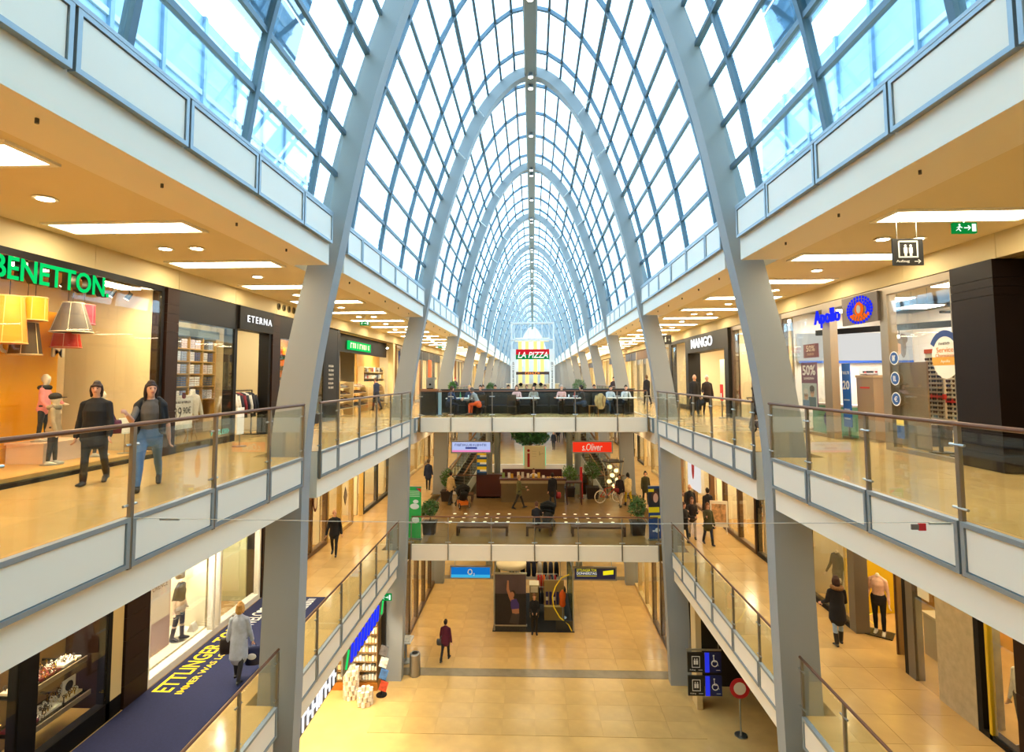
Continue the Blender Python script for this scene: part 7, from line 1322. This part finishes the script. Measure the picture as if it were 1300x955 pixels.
# middle gallery, left
p = person('fair haired woman in a long pale blue-grey coat walking on the carpet', (-6.62, 12.55, Z1), 8, 1.68, '#aab2c2', '#22222a', '#15120f', '#c9974e', coat='#b4bccc', coat_len=.75, hairs='bob', vox=.010, legs=((12, 6), (-12, 10)), arms=((-2, 10, 8), (8, 10, 14)), wide=1.05)
carried('dark brown shoulder bag of the fair haired woman', p, (-.28, .02, .92), (.3, .14, .34), '#2a1c16', strap_to=(-.14, 0, 1.4)); o = carried('navy and white carrier bag held by the fair haired woman', p, tuple(hand_of(p, 1) + Vector((0, 0, -.08))), (.36, .14, .4), '#1c2450', name='carrier_bag'); MB().ell((.0, -.07, -.2), (.1, .02, .07)).build('white_print', mat('#e8ecf2', .5), o)
p = person('bald man in a black down jacket walking along the middle gallery', (-7.6, 21.2, Z1), 192, 1.72, '#17171a', '#15161c', '#141210', hairs='bald', coat='#17161a', coat_len=.2, vox=.012, legs=((16, 4), (-16, 12)), arms=((-10, 12, 16), (12, 12, 16)), face_on=True, wide=1.05)
person('woman in orange stooping by the far shop window', (-7.2, 31.0, Z1), 60, 1.6, '#d8702a', '#2a2220', hair='#3a2014', vox=.018)
person('man in a dark blue coat walking away past the green banner', (-6.35, 33.6, Z1), 4, 1.8, '#1d2744', '#1a1c28', hair='#5a4a3c', coat='#1f2a4a', coat_len=.4, vox=.015); 
t = person('headless mannequin in black lace lingerie and stockings', (-8.9, 13.95, Z1 + .2), -85, 1.66, '#241e1e', '#e8cdb4', '#2a2220', skin='#e8cdb4', headless=True, boots=1.5, name='mannequin', cat='mannequin', legs=((3, 2), (-6, 6)), arms=((-8, 14, 20), (-8, 14, 20)), sleeve=False, vox=.010); MB().cyl((0, 0, 0), (0, 0, .012), .2, n=22).build('stand', STEEL, t)
MB().tube([(0, 0, .86), (0, 0, .76)], [(.17, .125), (.175, .13)], 18, right=(1, 0, 0)).build('briefs_band', mat('#efe0cf', .6), t)
# middle gallery, right
p = person('woman in a black fur-hooded coat, pale jeans and black boots', (7.62, 14.6, Z1), -6, 1.66, '#141214', '#8fa4bc', '#15100f', '#3a1f18', coat='#151214', coat_len=.5, hairs='bob', vox=.010, legs=((-6, 6), (8, 4)), boots=.55, arms=((12, 10, 50), (12, 10, 50)), wide=1.08)
mb = MB(); mb.smooth = True; mb.torus(Vector(p['_head']) + Vector((0, -.05, -.14)), .11, .05, 'z', 22, 8); mb.build('fur_collar', mat('#8a6238', .95, 0, .4, 40, .8), p)
t = person('mannequin in a blush top and black trousers in the shop entrance', (9.0, 15.2, Z1), 140, 1.75, '#e2b496', '#1b1818', '#e8dcc8', skin='#ecdcc4', headless=True, name='mannequin', cat='mannequin', legs=((2, 2), (-4, 4)), arms=((4, 10, 14), (4, 10, 14)), vox=.012); MB().box(-.3, .3, -.25, .25, 0, .02).build('stand', mat('#2a241c', .4), t)
t = person('mannequin in a dark top behind the window beyond the blush one', (8.9, 16.95, Z1 + .05), 100, 1.75, '#2c2a26', '#4a4438', skin='#ecdcc4', headless=True, name='mannequin', cat='mannequin', legs=((2, 2), (-2, 2)), arms=((6, 16, 20), (6, 16, 20)), vox=.013); MB().cyl((0, 0, -.05), (0, 0, .02), .22, n=20).build('stand', STEEL, t)
t = person('mannequin in a white top and grey trousers in the dark window', (8.75, 10.62, Z1), 90, 1.72, '#e8e2d6', '#3a3832', skin='#e2b08a', headless=True, name='mannequin', cat='mannequin', legs=((2, 2), (-2, 2)), arms=((3, 8, 10), (3, 8, 10)), vox=.013); MB().cyl((0, 0, 0), (0, 0, .02), .2, n=20).build('stand', STEEL, t)
person('long haired woman in a dark jacket standing by the balustrade', (6.1, 23.1, Z1), 215, 1.62, '#1f1a1e', '#1c222e', hair='#4a2414', coat='#1f1a1c', coat_len=.35, hairs='long', vox=.014, arms=((30, 6, 70), (30, 6, 70))); person('woman with brown hair holding a drink in both hands', (6.62, 23.75, Z1), 170, 1.68, '#3a2c28', '#c8b49a', hair='#6a3c20', coat='#2c2220', coat_len=.15, hairs='long', vox=.014, arms=((30, 4, 85), (30, 4, 85)), face_on=True)
p = person('woman in an olive parka and glasses striding towards the hall', (7.0, 22.9, Z1), 188, 1.66, '#3c3a22', '#22283a', '#14110f', '#7a4a24', coat='#454226', coat_len=.35, hairs='long', vox=.013, legs=((16, 4), (-14, 10)), arms=((4, 10, 12), (30, 8, 90)), face_on=True, boots=.4)
person('tall man in a long black coat seen from behind', (7.05, 25.6, Z1), 4, 1.86, '#141214', '#17161a', hair='#6a4a38', hairs='bald', coat='#141214', coat_len=.6, vox=.015, wide=1.1); person('person in a black coat beside the tall man', (7.75, 25.3, Z1), 10, 1.76, '#141214', '#17161a', hair='#1c1612', coat='#171416', coat_len=.6, vox=.016, wide=1.08)
# plaza
person('person in a beige jacket standing by the orange pram', (-4.4, 29.75, Z1), -30, 1.72, '#c2a87c', '#16151a', hair='#1c1410', coat='#b89c6c', coat_len=.2, vox=.015); person('man in an olive jacket and dark trousers walking along the desk', (-.75, 28.9, Z1), -80, 1.72, '#5a5630', '#2a2620', hair='#b89468', hairs='short', coat='#5c5834', coat_len=.2, vox=.015, legs=((22, 6), (-20, 8)), arms=((20, 8, 70), (20, 8, 60))); p = person('person in a black coat waiting at the information desk', (1.0, 29.4, Z1), 10, 1.72, '#17151a', '#2a2f3c', hair='#1a1410', coat='#17151a', coat_len=.5, vox=.015, wide=1.08); carried('red and black bag of the person at the desk', p, (.3, 0, .72), (.3, .2, .32), '#8a1c26')
t = person('attendant in white blouse and dark waistcoat behind the desk', (.02, 31.2, Z1), 180, 1.66, '#ece6dc', '#22222a', hair='#5a3420', vox=.015, hairs='bob')
person('parent in black seated on the short bench beside the pram', (.12, 24.25, Z1), -5, 1.72, '#15141a', '#1b1c26', hair='#5a3424', coat='#15141a', coat_len=0, legs=((86, 84), (84, 82)), sit=True, lean=6, vox=.013, arms=((40, 6, 50), (40, 6, 50)))
q = person('woman with long hair and red bag beside the bicycle', (4.5, 29.4, Z1), 150, 1.66, '#2a1c1c', '#c8b498', '#16120f', '#2c1a12', coat='#241818', coat_len=.2, hairs='long', vox=.015); carried('small dark red bag of the woman by the bicycle', q, (.1, .16, .95), (.26, .1, .2), '#8a1a20')
person('woman in a cream jacket and bright yellow trousers', (4.95, 29.55, Z1), 20, 1.7, '#e2cd9a', '#c9a81c', '#16120f', '#1c1512', coat='#e0c890', coat_len=.1, hairs='pony', vox=.015, boots=.2); person('woman in an olive dress walking behind the blue banner', (5.95, 30.0, Z1), 178, 1.72, '#3c3a20', '#2c2a22', hair='#2a1a12', coat='#3e3c22', coat_len=.3, vox=.015, hairs='pony')
FARP = [('man in dark clothes far on the middle gallery', 1.9, 52, '#1d1a20', 170), ('woman in black far on the middle gallery', 3.4, 50, '#201a1c', 10), ('far couple member in charcoal on the middle bridge', 3.9, 50.3, '#2c2a2e', 5), ('far walker in green on the middle bridge', 4.1, 46, '#2f4a38', 185), ('far walker in grey on the middle bridge', -4.1, 47, '#4a4c52', 175), ('far walker in pale pink on the middle bridge', -4.9, 46.5, '#c8a090', 180), ('farther walker in navy on the middle bridge', 2.6, 58, '#1e2438', 0), ('farther walker in brown on the middle bridge', -2.2, 60, '#4a3424', 180), ('farthest walker in black on the middle bridge', 3.5, 62, '#16161a', 180)]
for i, (l, x, y, c, a) in enumerate(FARP): person(l, (x, y, Z1), a, 1.72, c, '#1c1c22', hair='#2a1c14', vox=.022, coat=c if i % 2 else None, coat_len=.3)
# ground floor
p = person('woman in a plum purple coat walking away across the ground floor', (-3.72, 23.75, Z0), -10, 1.66, '#4a1230', '#1c1a20', '#131010', '#2a1a14', coat='#56142f', coat_len=.25, hairs='short', vox=.011, legs=((-18, 14), (14, 4)), arms=((8, 12, 14), (-8, 12, 14)), boots=.2, wide=1.08); carried('grey shoulder bag of the woman in plum', p, (-.27, 0, .84), (.26, .14, .24), '#5a5654', strap_to=(.08, 0, 1.36))
person('man in a black jacket with hands together in front of the kiosk', (0.0, 26.25, Z0), 182, 1.78, '#141216', '#2a221c', '#120f0d', '#6a4630', coat='#17151a', coat_len=.1, vox=.012, legs=((3, 2), (-2, 2)), arms=((14, 8, 62), (14, 8, 62)), inward=(.5, .5), face_on=True)
for i, (x, y, c) in enumerate(((-2.9, 36.5, '#17161c'), (-2.2, 36.8, '#1c1a22'), (1.7, 37.2, '#15151b'))): person(('shopper in black far on the ground floor', 'second shopper in black far on the ground floor beside the first', 'shopper in a black coat far beyond the navy banner')[i], (x, y, Z0), 175, 1.74, c, '#1a1a20', coat=c, coat_len=.4, vox=.018)
for o in C.objects:
    for k_ in ('_hands', '_head', '_sh'):
        if k_ in o: del o[k_]
SC.collection.children.link(C)
